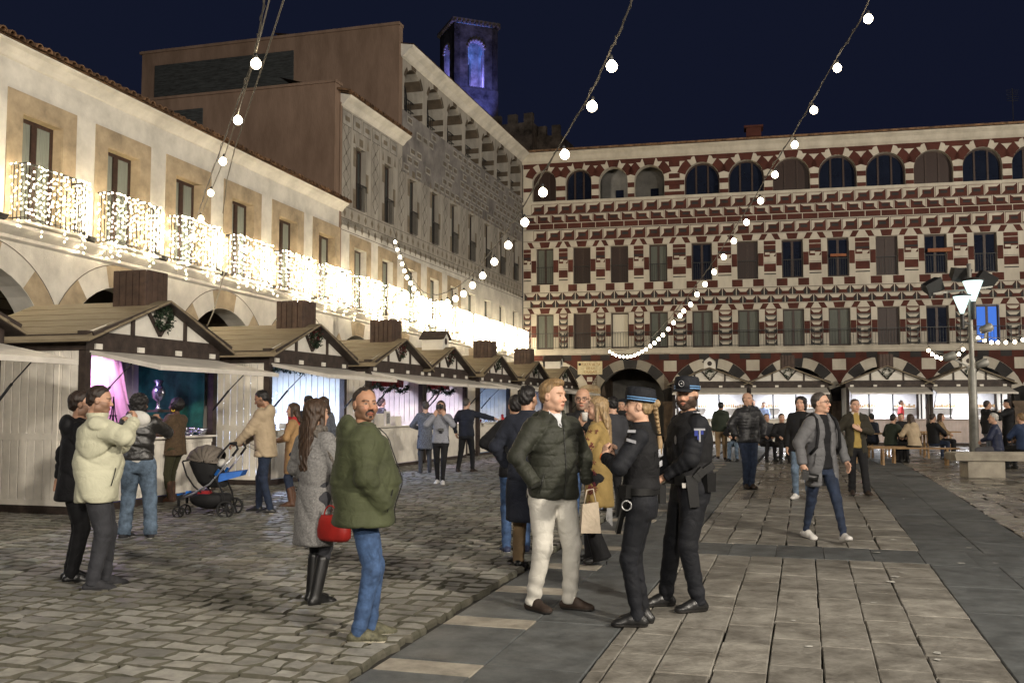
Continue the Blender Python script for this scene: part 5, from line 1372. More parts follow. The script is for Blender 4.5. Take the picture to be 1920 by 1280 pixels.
def person(label, px, py, H, yaw, top=None, bottom=None, shoes=None, hair=None, skin='m', head=(0, 0, 0), legs=None, pelvis=(0, 0, 0), lean=0., side=0.,
           armL=None, armR=None, build=1., res=.012, beard=None, stub=None, brow=None, glasses=False, sit=False, group=None, extras=None, fat=.0, pos=None, twist=0., scarf=None, neck=None, mous=None, hands=True, shw=1.):
    p = Vector(pos) if pos is not None else gpt(px, py)
    k = H / 1.75
    base = math.atan2(-p.x, p.y)                  # bearing of the camera's line of sight
    rz = R(yaw) + 0
    t = empty('person', tuple(p), rz, label, 'person', group); t.scale = (k, k, k)
    far_ = res > .016
    hipz = .93 + pelvis[2]; pv = Vector((pelvis[0], pelvis[1], hipz))
    shc = Vector((pelvis[0] + side, pelvis[1] + lean, 1.42 + pelvis[2] - abs(lean) * .15)); 
    nk = shc + Vector((side * .15, lean * .12, .08)); hc = nk + Vector((side * .08, .015 + lean * .15, .135))
    tw = R(twist)
    def sh(s): return shc + Vector((s * .165 * shw * build ** .5 * math.cos(tw), s * .165 * math.sin(tw), .0))
    legs = legs or {}
    LG = {}
    for s, nme in ((-1, 'L'), (1, 'R')):
        hp = pv + Vector((s * .088, 0, -.03)); an = Vector(legs.get(nme, (s * .11, .0, .085))[:3]); pole = Vector(legs.get('pole' + nme, (s * .08, 1, .0)))
        kn, an2 = ik(hp, an, .418, .412, pole); LG[nme] = (hp, kn, an2, legs.get('foot' + nme, s * -8), legs.get('pitch' + nme, 0))
    AR = {}
    for s, nme, arm in ((-1, 'L', armL), (1, 'R', armR)):
        arm = arm or {}
        S = sh(s); Wt = Vector(arm.get('w', (S.x + s * .075, S.y + .02, S.z - .53))); pole = Vector(arm.get('pole', (s * .5, -.8, -.2)))
        E_, W_ = ik(S, Wt, .29, .255, pole); AR[nme] = (S, E_, W_, arm)
    # --- head and neck
    hr = {1: .0045, 0: .0085}[0 if far_ else 1] if res > .009 else .004
    hy, hp_, hl = [R(a) for a in head]
    HM = np.array((Matrix.Rotation(hy, 3, 'Z') @ Matrix.Rotation(hp_, 3, 'X') @ Matrix.Rotation(hl, 3, 'Y')))
    hcn = np.array(hc); lo, hi = (-.11, -.13, -.18), (.11, .14, .14)
    hfat = .004 * (build - 1) * 10 + fat
    nkl = HM.T @ (np.array(shc) + np.array((0, -.01, .0)) - hcn)
    skn = SKIN[skin]
    def hf(P): return su(headsdf(P, hfat), cap_(P, (0, -.018, -.06), (0, -.035, -.165), .05 + .01 * (build - 1) * 3, .056), .03)
    V, Fq = surf(hf, lo, hi, hr)
    C_ = headcols(V, skn, brow=brow or (.03, .02, .015), beard=beard, stub=stub, mous_=mous)
    Vs, Fs, Cs = [V @ HM.T + hcn], [Fq], [C_]
    off = len(V)
    def addv(V2, F2, col):
        nonlocal off
        Vs.append(V2); Fs.append(F2 + off); Cs.append(np.tile(np.array(col, f32), (len(V2), 1))); off += len(V2)
    # --- the body below (mostly under the clothes)
    T0 = (pv.z - .1, pv.z + .05, pv.z + .22, shc.z - .12, shc.z + .0, shc.z + .07, shc.z + .12)
    def body(P):
        d = loft(P, T0, (pv.y, pv.y, pv.y + lean * .4, shc.y - lean * .1, shc.y, shc.y, shc.y), [.13, .15, .125, .15, .145, .09, .05], [.09, .1, .09, .1, .085, .06, .05], cx=(pv.x, pv.x, pv.x, shc.x, shc.x, shc.x, shc.x))
        for n_, (hp2, kn, an, _, _) in LG.items(): d = su(d, np.minimum(cap_(P, hp2, kn, .07, .045), cap_(P, kn, an, .045, .03)), .03)
        for n_, (S, E_, W_, _) in AR.items():
            We_ = W_ if _.get('hand', 'relax') != 'none' and hands else W_ - (W_ - E_).normalized() * .08
            d = su(d, np.minimum(cap_(P, S, E_, .048, .038), cap_(P, E_, We_, .038, .026)), .03)
        return d
    allp = [pv, shc, nk] + [q for v in LG.values() for q in v[:3]] + [q for v in AR.values() for q in v[:3]]
    def bounds(pts, m): return tuple(min(q[i] for q in pts) - m for i in range(3)), tuple(max(q[i] for q in pts) + m for i in range(3))
    lo, hi = bounds(allp, .17)
    V, Fq = surf(body, lo, hi, .02); addv(V, Fq, skn)
    # --- hands
    for s, nme in ((-1, 'L'), (1, 'R')):
        S, E_, W_, arm = AR[nme]; st_ = arm.get('hand', 'relax')
        if st_ == 'none' or not hands: continue
        fd = (W_ - E_).normalized(); hd = Vector(arm.get('dir', fd)); up = Vector(arm.get('back', (s, 0, .01) if abs(fd.z) > .6 else (0, 0, 1)))
        Mx = frame(hd, up); side_ = arm.get('thumb', -s if True else s)
        if abs(Mx[2, 0]) >= 0:                    # thumb toward the front of the body or up by default
            tx = Vector(Mx[:, 0]); want = Vector(arm.get('tdir', (0, 1, .3))); side_ = 1 if tx.dot(want) > 0 else -1
        lo, hi = tuple(W_[i] - .14 for i in range(3)), tuple(W_[i] + .14 for i in range(3)); c_ = W_ + hd.normalized() * .06
        lo, hi = tuple(c_[i] - .125 for i in range(3)), tuple(c_[i] + .125 for i in range(3))
        V, Fq = surf(lambda P: hand_sdf(P, W_, Mx, side_, st_), lo, hi, .0042 if not far_ else .0075); addv(V, Fq, tuple(c * 1.0 for c in skn))
    tomesh('body', M_skin, np.concatenate(Vs), np.concatenate(Fs), t, np.concatenate(Cs))
    info = dict(t=t, pv=pv, shc=shc, nk=nk, hc=hc, HM=HM, AR=AR, LG=LG, k=k, p=p, rz=rz)
    # --- trousers
    bt = dict(r=1., col='jeans_blue'); bt.update(bottom or {})
    if bt.get('m'):
        fl = bt.get('flare', 0); r_ = bt['r']; sd = rc.uniform(0, 6)
        def tr(P):
            d = loft(P, (pv.z - .14, pv.z - .02, pv.z + .08, pv.z + .14), (pv.y - .01, pv.y - .01, pv.y, pv.y), [.165 * build, .18 * build, .16 * build, .15 * build], [.105 * build, .12 * build, .11 * build, .1 * build], 2.2, cx=[pv.x] * 4)
            for n_, (hp2, kn, an, _, _) in LG.items():
                a, ta = cap_(P, hp2, kn, .098 * r_ * build ** .5, .066 * r_, True); e_ = an + (an - kn).normalized() * bt.get('drop', .025); b_, tb_ = cap_(P, kn, e_, .066 * r_, (.05 + fl) * r_ * bt.get('ank', 1), True)
                b_ = b_ - .0035 * np.sin(tb_ * 26 + sd + P[0] * 20) * np.clip(tb_ * 2 - .6, 0, 1) ** 1 * (bt.get('bunch', 1.)) - .0035 * np.sin(tb_ * 40 + P[1] * 25) * np.clip(.3 - tb_, 0, 1) * 2
                b_ = sx_(b_, -((P[0] - e_.x) * (kn - e_).normalized().x + (P[1] - e_.y) * (kn - e_).normalized().y + (P[2] - e_.z) * (kn - e_).normalized().z) - .012, .008)
                a = a - .004 * np.sin((1 - ta) * 30 + P[0] * 30 + sd) * np.clip((1 - ta) * 1.4 - .6, 0, 1) - .003 * np.sin(ta * 38 + P[0] * 25) * np.clip(ta * 3 - 2, 0, 1)
                d = su(d, su(a, b_, .02), .025)
            return d + folds(P, .0022, .8, sd)
        pts = [pv] + [q for v in LG.values() for q in v[:3]]; lo, hi = bounds(pts, .2); lo = (lo[0], lo[1], min(v[2].z for v in LG.values()) - .06); hi = (hi[0], hi[1], pv.z + .16 if not sit else hi[2])
        V, Fq = surf(tr, lo, hi, res); tomesh('trousers' if not bt.get('name') else bt['name'], bt['m'], V, Fq, t)
    # --- shoes
    so = dict(m=None, kind='shoe'); so.update(shoes or {})
    if so['m']:
        for s, nme in ((-1, 'L'), (1, 'R')):
            hp2, kn, an, yw, pt = LG[nme]; Mx = np.array(Matrix.Rotation(R(yw), 3, 'Z') @ Matrix.Rotation(R(pt), 3, 'X')); kind = so['kind']; shin = Mx.T @ np.array(kn - an)
            def sf(P):
                Q = xf(P, an, Mx); z0 = -.085
                d = cap_(Q, (0, -.045, z0 + .035), (0, .13, z0 + .024), .040, .036); d = su(d, ell_(Q, (0, .15, z0 + .024), (.043, .05, .03)), .03); d = su(d, ell_(Q, (0, .04, z0 + .06), (.037, .07, .04)), .03)
                if kind == 'boot': d = su(d, cap_(Q, (0, -.015, z0 + .07), tuple(shin * (so.get('h', .12) + .0) / max(.1, shin[2]) + np.array((0, -.008, 0))), .047 if so.get('h', .12) > .2 else .04, .056 if so.get('h', .12) > .2 else .04), .03)
                else: d = su(d, cap_(Q, (0, -.015, z0 + .05), (0, -.01, -.0), .04, .038), .02)
                d = sx_(d, -(Q[2] - z0), .006)
                if kind == 'heel': d = sx_(d, -(Q[2] - z0 + .0 - np.clip(.05 - Q[1] * .45, 0, .05)), .01); d = su(d, cap_(Q, (0, -.055, z0 + .03), (0, -.055, z0), .01, .006), .01)
                d = d + .0 * Q[0]
                g_ = z0 + .022
                return d + .004 * np.exp(-((Q[2] - g_) / .004) ** 2) + .0018 * np.sin(Q[1] * 90) * (Q[2] > z0 + .05) * (Q[1] > .03)
            m_ = .24 if pt else .22; lo, hi = (an.x - m_, an.y - m_, an.z - .14), (an.x + m_, an.y + m_, an.z + .1 + max(0, so.get('h', 0) - .05))
            V, Fq = surf(sf, lo, hi, .0065 if not far_ else .011); Q = (V - np.array(an)) @ Mx
            cols = np.tile(np.array((1, 1, 1), f32), (len(V), 1)); sole = Q[:, 2] < -.085 + .021; sc_ = so.get('sole', None)
            o = tomesh('shoe' if kind != 'boot' else 'boot', so['m'], V, Fq, t)
            if sc_:
                o.data.materials.append(sc_); zz = sole[Fq].all(1).astype(np.int32); o.data.polygons.foreach_set('material_index', zz)
            if so.get('lace'):
                lb_ = MB(); lb_.T = Matrix.Translation(an) @ Matrix(Mx.tolist()).to_4x4()
                for q in range(5): lb_.bar((-.018, .02 + q * .018, .02 - q * .012), (.018, .026 + q * .018, .018 - q * .012), .006)
                lb_.T = None; lb_.build('lace', so['lace'], o)
    # --- upper garments: list, innermost first
    tops = top if isinstance(top, list) else [top] if top else []
    for g in tops:
        sd = rc.uniform(0, 6); hem = g.get('hem', .88); wd_ = g.get('w', 1.) * build; dp = g.get('d', 1.) * build; ar = g.get('arm', 1.); q_ = g.get('quilt', 0); fl = g.get('flare', 0); op = g.get('open', 0); fz = g.get('fold', .003) * 1.5
        hz = pv.z - .93
        lo_z = hem + hz
        zs = [lo_z, pv.z - .02, pv.z + .16, pv.z + .34, shc.z - .03, shc.z + .045, shc.z + .09]
        belly = g.get('belly', 0.)
        if lo_z > pv.z - .05: zs[1] = lo_z + .03; zs[2] = max(zs[2], lo_z + .08)
        Aw = [(.185 + fl) * wd_, .178 * wd_, .160 * wd_, .178 * wd_, .182 * wd_ * shw, .125 * wd_, .072]
        Bw = [(.128 + fl * .6) * dp, .126 * dp, (.118 + belly) * dp, .126 * dp, .108 * dp, .085, .068]
        cyl = [pv.y + belly * .3, pv.y + belly * .4, pv.y + lean * .35 + belly * .7, pv.y + lean * .7 + belly * .3, shc.y, shc.y, shc.y]
        if sit: cyl[0] = pv.y
        cxl = [pv.x, pv.x, pv.x + side * .4, pv.x + side * .7, shc.x, shc.x, nk.x]
        def tp(P):
            R2 = P
            if twist:
                w = np.clip((P[2] - pv.z) / (shc.z - pv.z), 0, 1); a_ = -tw * w; x, y = P[0] - pv.x, P[1] - pv.y; R2 = (pv.x + x * np.cos(a_) - y * np.sin(a_), pv.y + x * np.sin(a_) + y * np.cos(a_), P[2])
            d = loft(R2, zs, cyl, Aw, Bw, 2.35, cx=cxl)
            if q_: d = d + g.get('qa', .010) * (1 - np.abs(np.sin(PI * (P[2] + .01 * np.sin(P[0] * 12)) / q_))) ** 5
            for n_ in ('L', 'R'):
                if g.get('sleeve', True) is False: break
                S, E_, W_, arm = AR[n_]; We = W_ + (W_ - E_).normalized() * g.get('cuff', -.0)
                Si = S + Vector(((-.01 if n_ == 'L' else .01) * -1, 0, -.02))
                a, ta = cap_(P, Si, E_, .074 * ar, .058 * ar, True); b_, tb_ = cap_(P, E_, We, .058 * ar, .043 * ar * g.get('cuffr', 1), True)
                if q_: a = a + g.get('qa', .01) * (1 - np.abs(np.sin(PI * ta * .29 / q_ * 1.1))) ** 5; b_ = b_ + g.get('qa', .01) * (1 - np.abs(np.sin(PI * tb_ * .26 / q_ * 1.1 + .5))) ** 5
                else:
                    a = a - .004 * np.sin(ta * 30 + P[0] * 22 + sd) * np.clip(ta * 2 - .7, 0, 1); b_ = b_ - .0045 * np.sin(tb_ * 27 + P[2] * 18) * np.clip(1.1 - tb_, 0, 1)
                fd = (We - E_).normalized(); b_ = sx_(b_, (P[0] - We.x) * fd.x + (P[1] - We.y) * fd.y + (P[2] - We.z) * fd.z - .004, .01)
                d = su(d, su(a, b_, .02), .035)
            col_ = g.get('collar', 0)
            if col_:
                c0 = nk + Vector((0, -.005, -.07)); c1 = nk + Vector((side * .05, -.012 + col_ * .15, -.02 + col_)); c = cap_(P, c0, c1, .088, .078 + g.get('cw', 0)); c = sx_(c, P[2] - c1.z, .01); d = su(d, c, .02)
                d = sx_(d, -cap_(P, nk + Vector((0, .012, .0)), nk + Vector((0, .02, .2)), .058, .064), .008)
                if g.get('vneck'): d = sx_(d, -cap_(P, nk + Vector((0, .09, .12)), shc + Vector((0, .12, -g['vneck'])), .07, .008), .012)
            if g.get('hood'):
                h0 = nk + Vector((0, -.105, -.055)); d = su(d, ell_(P, h0, (.135 * g['hood'], .062 * g['hood'], .095 * g['hood'])), .035); d = su(d, cap_(P, nk + Vector((-.085, .0, -.01)), nk + Vector((-.05, .085, -.06)), .03), .03); d = su(d, cap_(P, nk + Vector((.085, .0, -.01)), nk + Vector((.05, .085, -.06)), .03), .03)
                d = sx_(d, -ell_(P, hc + Vector((0, .01, -.03)), (.078, .10, .14)), .015)
            if op:                                # open front
                wdg = np.maximum(np.abs(P[0] - pv.x) - (op + g.get('opk', .25) * np.clip(pv.z + .1 - P[2], 0, 1)), -(P[1] - pv.y - .0)); d = sx_(d, -wdg, .02)
            if g.get('zip'): d = d - .004 * np.exp(-((P[0] - pv.x) / .013) ** 2) * (P[1] > pv.y + .03)
            if g.get('crease'): d = d + .006 * np.exp(-((P[2] - (pv.z + .13)) / .018) ** 2)
            return d + folds(P, fz, g.get('fs', .6), sd)
        pts = [pv, shc, nk] + [q for v in AR.values() for q in v[:3]]; lo, hi = bounds(pts, .24 + max(0, fl)); lo = (lo[0], lo[1], min(lo_z - .03, min(v[2].z for v in AR.values()) - .06)); hi = (hi[0], hi[1], max(nk.z + .17, max(v[2].z for v in AR.values()) + .09))
        V, Fq = surf(tp, lo, hi, g.get('res', res)); g['o'] = tomesh(g.get('name', 'jacket'), g['m'], V, Fq, t)
        def onf(x_, z_, sy=1):
            s_ = (np.abs(V[:, 0] - x_) < .02) & (np.abs(V[:, 2] - z_) < .02) & ((V[:, 1] - pv.y) * sy > -.02)
            return Vector((x_, (V[s_, 1] * sy).max() * sy + .002 * sy, z_)) if s_.any() else None
        if g.get('zip') and not far_:
            zs_ = np.linspace(lo_z + .01, shc.z + (.0 if g.get('vneck') else .05), 16); P_z = [q for q in (onf(pv.x + (shc.x - pv.x) * (z_ - pv.z) / .49 if not twist else pv.x, z_) for z_ in zs_) if q is not None]
            if len(P_z) > 3: b = MB(); b.tube(P_z, .004, 4); b.build('zip', M_strut, t)
        if g.get('pock') and not far_:
            for s in (-1, 1):
                a_, c_ = onf(pv.x + s * .14 * wd_, pv.z + .12), onf(pv.x + s * .165 * wd_, pv.z - .03)
                if a_ is not None and c_ is not None: b = MB(); b.tube([a_, (a_ + c_) / 2 + Vector((0, .003, 0)), c_], .004, 4); b.build('pocket', M_strut, t)
    # --- hair
    hd_ = hair or {}
    if hd_:
        st_ = hd_['s']; th = hd_.get('t', .012); m = hairmat(HAIR[hd_['c']], hd_['c'])
        def hs(P):
            hl_ = hd_.get('line', .078); cut = (P[1] * .93 - (P[2] - hl_) * hd_.get('slope', .75) - hd_.get('fr', .052)) if st_ != 'long' else (P[1] * .86 - (P[2] - .052) * .9 - .035)
            th_ = th * np.clip(-cut / .05, 0.02, 1) ** .8 * np.clip((P[2] + hd_.get('low', .075)) / .03, .02, 1) ** .6 if st_ in ('short', 'quiff', 'bald') else th
            base_ = su(ell_(P, (0, -.014, .037), (.077 + th_, .097 + th_, .083 + th_)), ell_(P, (0, -.03, -.02), (.066 + th_ * .6, .075 + th_ * .6, .06)), .03)
            d = sx_(base_, cut, .006)
            d = sx_(d, -(P[2] + hd_.get('low', .075) + np.clip(P[1], 0, 1) * 1.2), .015)
            for s in (-1, 1): d = sx_(d, -ell_(P, (s * .083, .002, -.012), (.022, .022, .034)), .01) if st_ in ('short', 'bald') else d
            if st_ == 'bald': d = sx_(d, P[2] - hd_.get('top', .02), .02)
            if st_ == 'quiff': d = su(d, ell_(P, (.0, .035, .105), (.062, .05, .028)), .03)
            if st_ == 'afro': d = ell_(P, (0, -.035, .035), (.125, .12, .12)); d = sx_(d, P[1] * .9 - P[2] * .25 - .042, .02)
            if st_ == 'curly': d = su(ell_(P, (0, -.03, .03), (.105, .115, .105)), ell_(P, (0, -.04, -.07), (.10, .08, .08)), .03); d = sx_(d, P[1] * .9 - P[2] * .35 - .045, .02)
            if st_ == 'long':
                L_ = hd_.get('len', .3); q = loft((P[0], P[1], -P[2]), (-.06, .03, .12, L_), (-.04, -.055, -.095, -.125), (.086, .094, .105, .075), (.058, .060, .050, .030), 2.2); d = su(d, q, .03)
                for s in (-1, 1): d = su(d, cap_(P, (s * .078, .012, .03), (s * .085, .0, -.14), .02, .022), .02)
            if st_ == 'bun': d = su(d, ell_(P, (0, -.115, .02), (.04, .035, .04)), .015)
            wv = .0035 if st_ not in ('afro', 'curly') else .010
            fr_ = 70 if st_ not in ('afro', 'curly') else 95
            if st_ in ('afro', 'curly'): return d + wv * np.sin(P[0] * fr_) * np.sin(P[1] * fr_) * np.sin(P[2] * fr_)
            return d + wv * np.sin(P[0] * fr_ * 1.7 + 6 * np.sin(P[2] * 14)) * np.cos(P[1] * 60) + .0015 * np.sin(P[0] * 230 + P[1] * 160)
        ln = hd_.get('len', .1); V, Fq = surf(hs, (-.15, -.19, -max(.14, ln + .02)), (.15, .14, .18), .0055 if not far_ else .009)
        if len(V): tomesh('hair', m, V @ HM.T + hcn, Fq, t)
    if beard is not None:
        def bs(P): d = headsdf(P, hfat) - .0045; d = sx_(d, (P[2] + .038 + .045 * np.clip((.045 - np.abs(P[0])) / .045, 0, 1)), .008); d = sx_(d, -(P[1] + .02), .02); d = sx_(d, -(((P[0] / .024) ** 2 + ((P[2] + .0685) / .010) ** 2) - 1) * -.01, .003) if False else d; return sx_(d, -(P[2] + .135), .01) + .0012 * np.sin(P[0] * 300) * np.sin(P[2] * 260)
        V, Fq = surf(bs, (-.1, -.06, -.16), (.1, .14, .0), .0045)
        if len(V): tomesh('beard', mat('beard_hair_%d' % int(beard[0] * 1000), beard, .7, .4, 90, .002, 300), V @ HM.T + hcn, Fq, t)
    if glasses:
        b = MB(); T = Matrix.Translation(hc) @ Matrix(HM.tolist()).to_4x4(); b.T = T
        for s in (-1, 1):
            P = [(s * .033 + .023 * math.cos(q * PI / 7) * 1.05, .098 - .004 * abs(math.cos(q * PI / 7)), .003 + .018 * math.sin(q * PI / 7)) for q in range(15)]; b.tube(P, .0022, 5)
            b.bar((s * .057, .093, .008), (s * .082, .0, .004), .004)
        b.bar((-.011, .1, .006), (.011, .1, .006), .004); b.build('glasses', M_strut, t)
    if extras: extras(info)
    return info
def loc2w(info, v): return Matrix.Translation(info['p']) @ Matrix.Rotation(info['rz'], 4, 'Z') @ (Vector(v) * info['k'])
def headpart(info, name, mb, m, parent=None):
    T = Matrix.Translation(info['hc']) @ Matrix(info['HM'].tolist()).to_4x4()
    for i, v in enumerate(mb.v): mb.v[i] = T @ v
    return mb.build(name, m, parent or info['t'])
def cloth_m(name, col, rough=.8, bump=.0015, bs=260, var=.1, scale=5, **k): return mat(name, col, rough, var, scale, bump, bs, sheen=k.pop('sheen', .03), spec=k.pop('spec', .3), wrinkle=k.pop('wrinkle', .012), **k)
# ---------------------------------------------------------------- cloth colours
def cm(n, c, **k): return cloth_m('cloth_' + n, c, **k)
C_jean = cm('blue_denim', (.05, .095, .20), var=.25, scale=14); C_jeand = cm('dark_denim', (.018, .028, .055), var=.2, scale=12); C_jeanl = cm('washed_denim', (.12, .17, .235), var=.3, scale=10)
C_black = cm('black', (.009, .009, .0105), var=.2, sheen=0); C_pol = cm('police_navy', (.0075, .0085, .012), var=.2, rough=.75, sheen=0); C_navy = cm('navy_wool', (.016, .019, .03), var=.15, rough=.9)
C_green = cm('olive_parka', (.056, .064, .030), var=.15, rough=.75); C_dgreen = cm('dark_green_puffer', (.028, .030, .021), var=.18, rough=.62, spec=.3)
C_cream = cm('cream_coat', (.50, .49, .36), var=.06, rough=.7); C_beige = cm('beige_parka', (.42, .33, .22), var=.08); C_white = cm('white_denim', (.54, .52, .465), var=.05)
C_grey = cm('grey_wool', (.19, .185, .18), var=.2, scale=60, bs=140, bump=.004); C_charc = cm('charcoal_trouser', (.035, .036, .042), var=.15); C_greyp = cm('grey_puffer', (.12, .12, .125), var=.1, rough=.7)
C_brown = cm('brown_cape', (.085, .055, .030), var=.2, scale=30, bs=90, bump=.006); C_olive = cm('olive_trouser', (.035, .035, .016)); C_camel = cm('camel_wool', (.36, .22, .10), var=.08)
C_must = cm('mustard_coat', (.29, .20, .07), var=.1); C_khaki = cm('khaki', (.24, .165, .09)); C_leath = cm('black_leather', (.016, .015, .014), rough=.35, spec=.6, bump=.001)
C_hood = cm('white_hoodie', (.60, .58, .54)); C_lgrey = cm('light_grey_jumper', (.27, .28, .32), scale=40); C_red = cm('red_wool', (.35, .02, .025)); C_mus = cm('mustard_top', (.34, .24, .07)); C_dpark = cm('dark_parka', (.030, .026, .017))
C_scarf = cm('knit_scarf', (.12, .105, .09), var=.3, scale=70, bump=.006, bs=120); C_check = cm('checked_coat', (.11, .12, .145), var=.3, scale=40); C_shirt = cm('pale_shirt', (.55, .56, .58)); C_teal = cm('teal_jumper', (.035, .06, .06)); C_fur = cm('faux_fur', (.38, .29, .19), var=.4, scale=40, bump=.012, bs=90)
S_blk = mat('shoe_black', (.012, .012, .012), .38, .2, 10, .001, 100, spec=.5); S_brn = mat('shoe_brown_suede', (.03, .018, .012), .75, .2, 10, .001, 200); S_wht = mat('sneaker_white', (.62, .60, .57), .5, .05, 10); S_olv = mat('sneaker_olive', (.11, .105, .065), .7, .3, 30); S_sole = mat('sole_cream', (.5, .46, .36), .6, .05, 10); S_dsole = mat('sole_dark', (.02, .018, .016), .8)
S_blue = mat('sneaker_blue', (.03, .04, .09), .6, .2, 20); S_bbrown = mat('boot_brown', (.09, .04, .02), .5, .2, 10); S_char = mat('shoe_charcoal_suede', (.03, .03, .034), .85, .2, 20, .001, 150)
P_ = person
POCK = lambda s, y=.10, z=.97, x=.25: dict(w=(s * x, y, z), pole=(s * .8, -.7, 0), hand='none')

# main standing group ------------------------------------------------------
def ex_main(i):
    t = i['t']; b = MB()                          # shirt collar points and V of jumper
    nk, shc = i['nk'], i['shc']
    for s in (-1, 1): b.add([nk + Vector((s * .012, .078, -.045)), nk + Vector((s * .075, .055, .028)), nk + Vector((s * .062, .085, -.055)), nk + Vector((s * .022, .098, -.10))], [(0, 1, 2, 3)] if s > 0 else [(3, 2, 1, 0)])
    b.build('shirt_collar', C_shirt, t)
main = P_('fair haired man in dark green puffer jacket and white trousers, hands in his pockets', 1036, 1143, 1.84, -146, res=.0095,
  top=[dict(m=C_shirt, hem=1.2, w=.86, d=.9, arm=.6, collar=.05, cw=-.008, name='shirt', fold=.002, res=.012, cuff=-.2), dict(m=C_teal, hem=1.1, w=.9, d=.93, arm=.65, name='jumper', res=.014, cuff=-.2, vneck=.08, collar=.005),
       dict(m=C_dgreen, hem=.84, w=1.08, d=1.14, arm=1.18, quilt=.085, qa=.006, hood=.95, collar=.05, cw=.03, vneck=.13, fold=.005, zip=True, pock=1, belly=.01)],
  bottom=dict(m=C_white, r=1.12, bunch=1.6), shoes=dict(m=S_brn, s=1, sole=S_dsole), hair=dict(c='fair', s='quiff', t=.011), skin='f', head=(24, -2, 0), brow=(.2, .1, .04),
  armL=POCK(-1, .12), armR=POCK(1, .13), legs=dict(L=(-.12, .06, .085), R=(.14, -.06, .085), footL=34, footR=8), build=1.12, extras=ex_main, fat=.003, shw=1.05)

def cap(i, band=True, badge=True):
    b = MB(); b.lathe([(.099, .030), (.104, .034), (.105, .075), (.101, .118), (.094, .136), (.06, .143), (.001, .146)], (0, 0, 0), 22)
    for q, v in enumerate(b.v): b.v[q] = Vector((v.x * .92, v.y * 1.14 - .012, v.z + (v.y * .10)))
    o = headpart(i, 'cap', b, C_pol)
    b = MB(); n = 12; A, B_, C2 = [], [], []
    for q in range(n + 1):
        a = R(25 + 130 * q / n); A.append(Vector((math.cos(a) * .085, math.sin(a) * .108, .052))); B_.append(Vector((math.cos(a) * .092, .055 + math.sin(a) * .13, .040 + .012 * abs(math.cos(a)) * -1)))
    V = A + B_ + [v - Vector((0, 0, .006)) for v in A] + [v - Vector((0, 0, .006)) for v in B_]; m = n + 1
    b.add(V, [(q, q + 1, m + q + 1, m + q) for q in range(n)] + [(2 * m + q, 3 * m + q, 3 * m + q + 1, 2 * m + q + 1) for q in range(n)] + [(m + q, m + q + 1, 3 * m + q + 1, 3 * m + q) for q in range(n)], 0, True)
    headpart(i, 'visor', b, C_pol, o)
    for z_ in (.046, .063):
        b = MB(); P = []
        for q in range(40):
            a = 2 * PI * q / 40
            if R(60) < a < R(120): continue
            P.append(Vector((math.cos(a) * .0990, math.sin(a) * .1225 - .012, z_ + math.sin(a) * .01)))
        P = P[9:] + P[:9] if False else P
        seq = [p for p in P if True]
        k0 = next((q for q in range(len(seq) - 1) if (seq[q + 1] - seq[q]).length > .05), -1); seq = seq[k0 + 1:] + seq[:k0 + 1]
        V = [p - Vector((0, 0, .0042)) for p in seq] + [p + Vector((0, 0, .0042)) for p in seq]; m = len(seq)
        b.add(V, [(q, q + 1, m + q + 1, m + q) for q in range(m - 1)], 0, True); headpart(i, 'blue_band', b, mat('police_blue_band', (.13, .28, .52), .5), o)
    if badge:
        b = MB(); b.T = Matrix.Translation((0, .113, .090)) @ Matrix.Rotation(R(-8), 4, 'X'); P = [(.021 * math.cos(q * PI / 8), 0, .023 * math.sin(q * PI / 8)) for q in range(17)]; b.tube(P, .0025, 5); b.ball((0, 0, 0), .007, 5, 0); b.T = None
        headpart(i, 'badge', b, mat('badge_silver', (.5, .5, .5), .35, metal=.6), o)
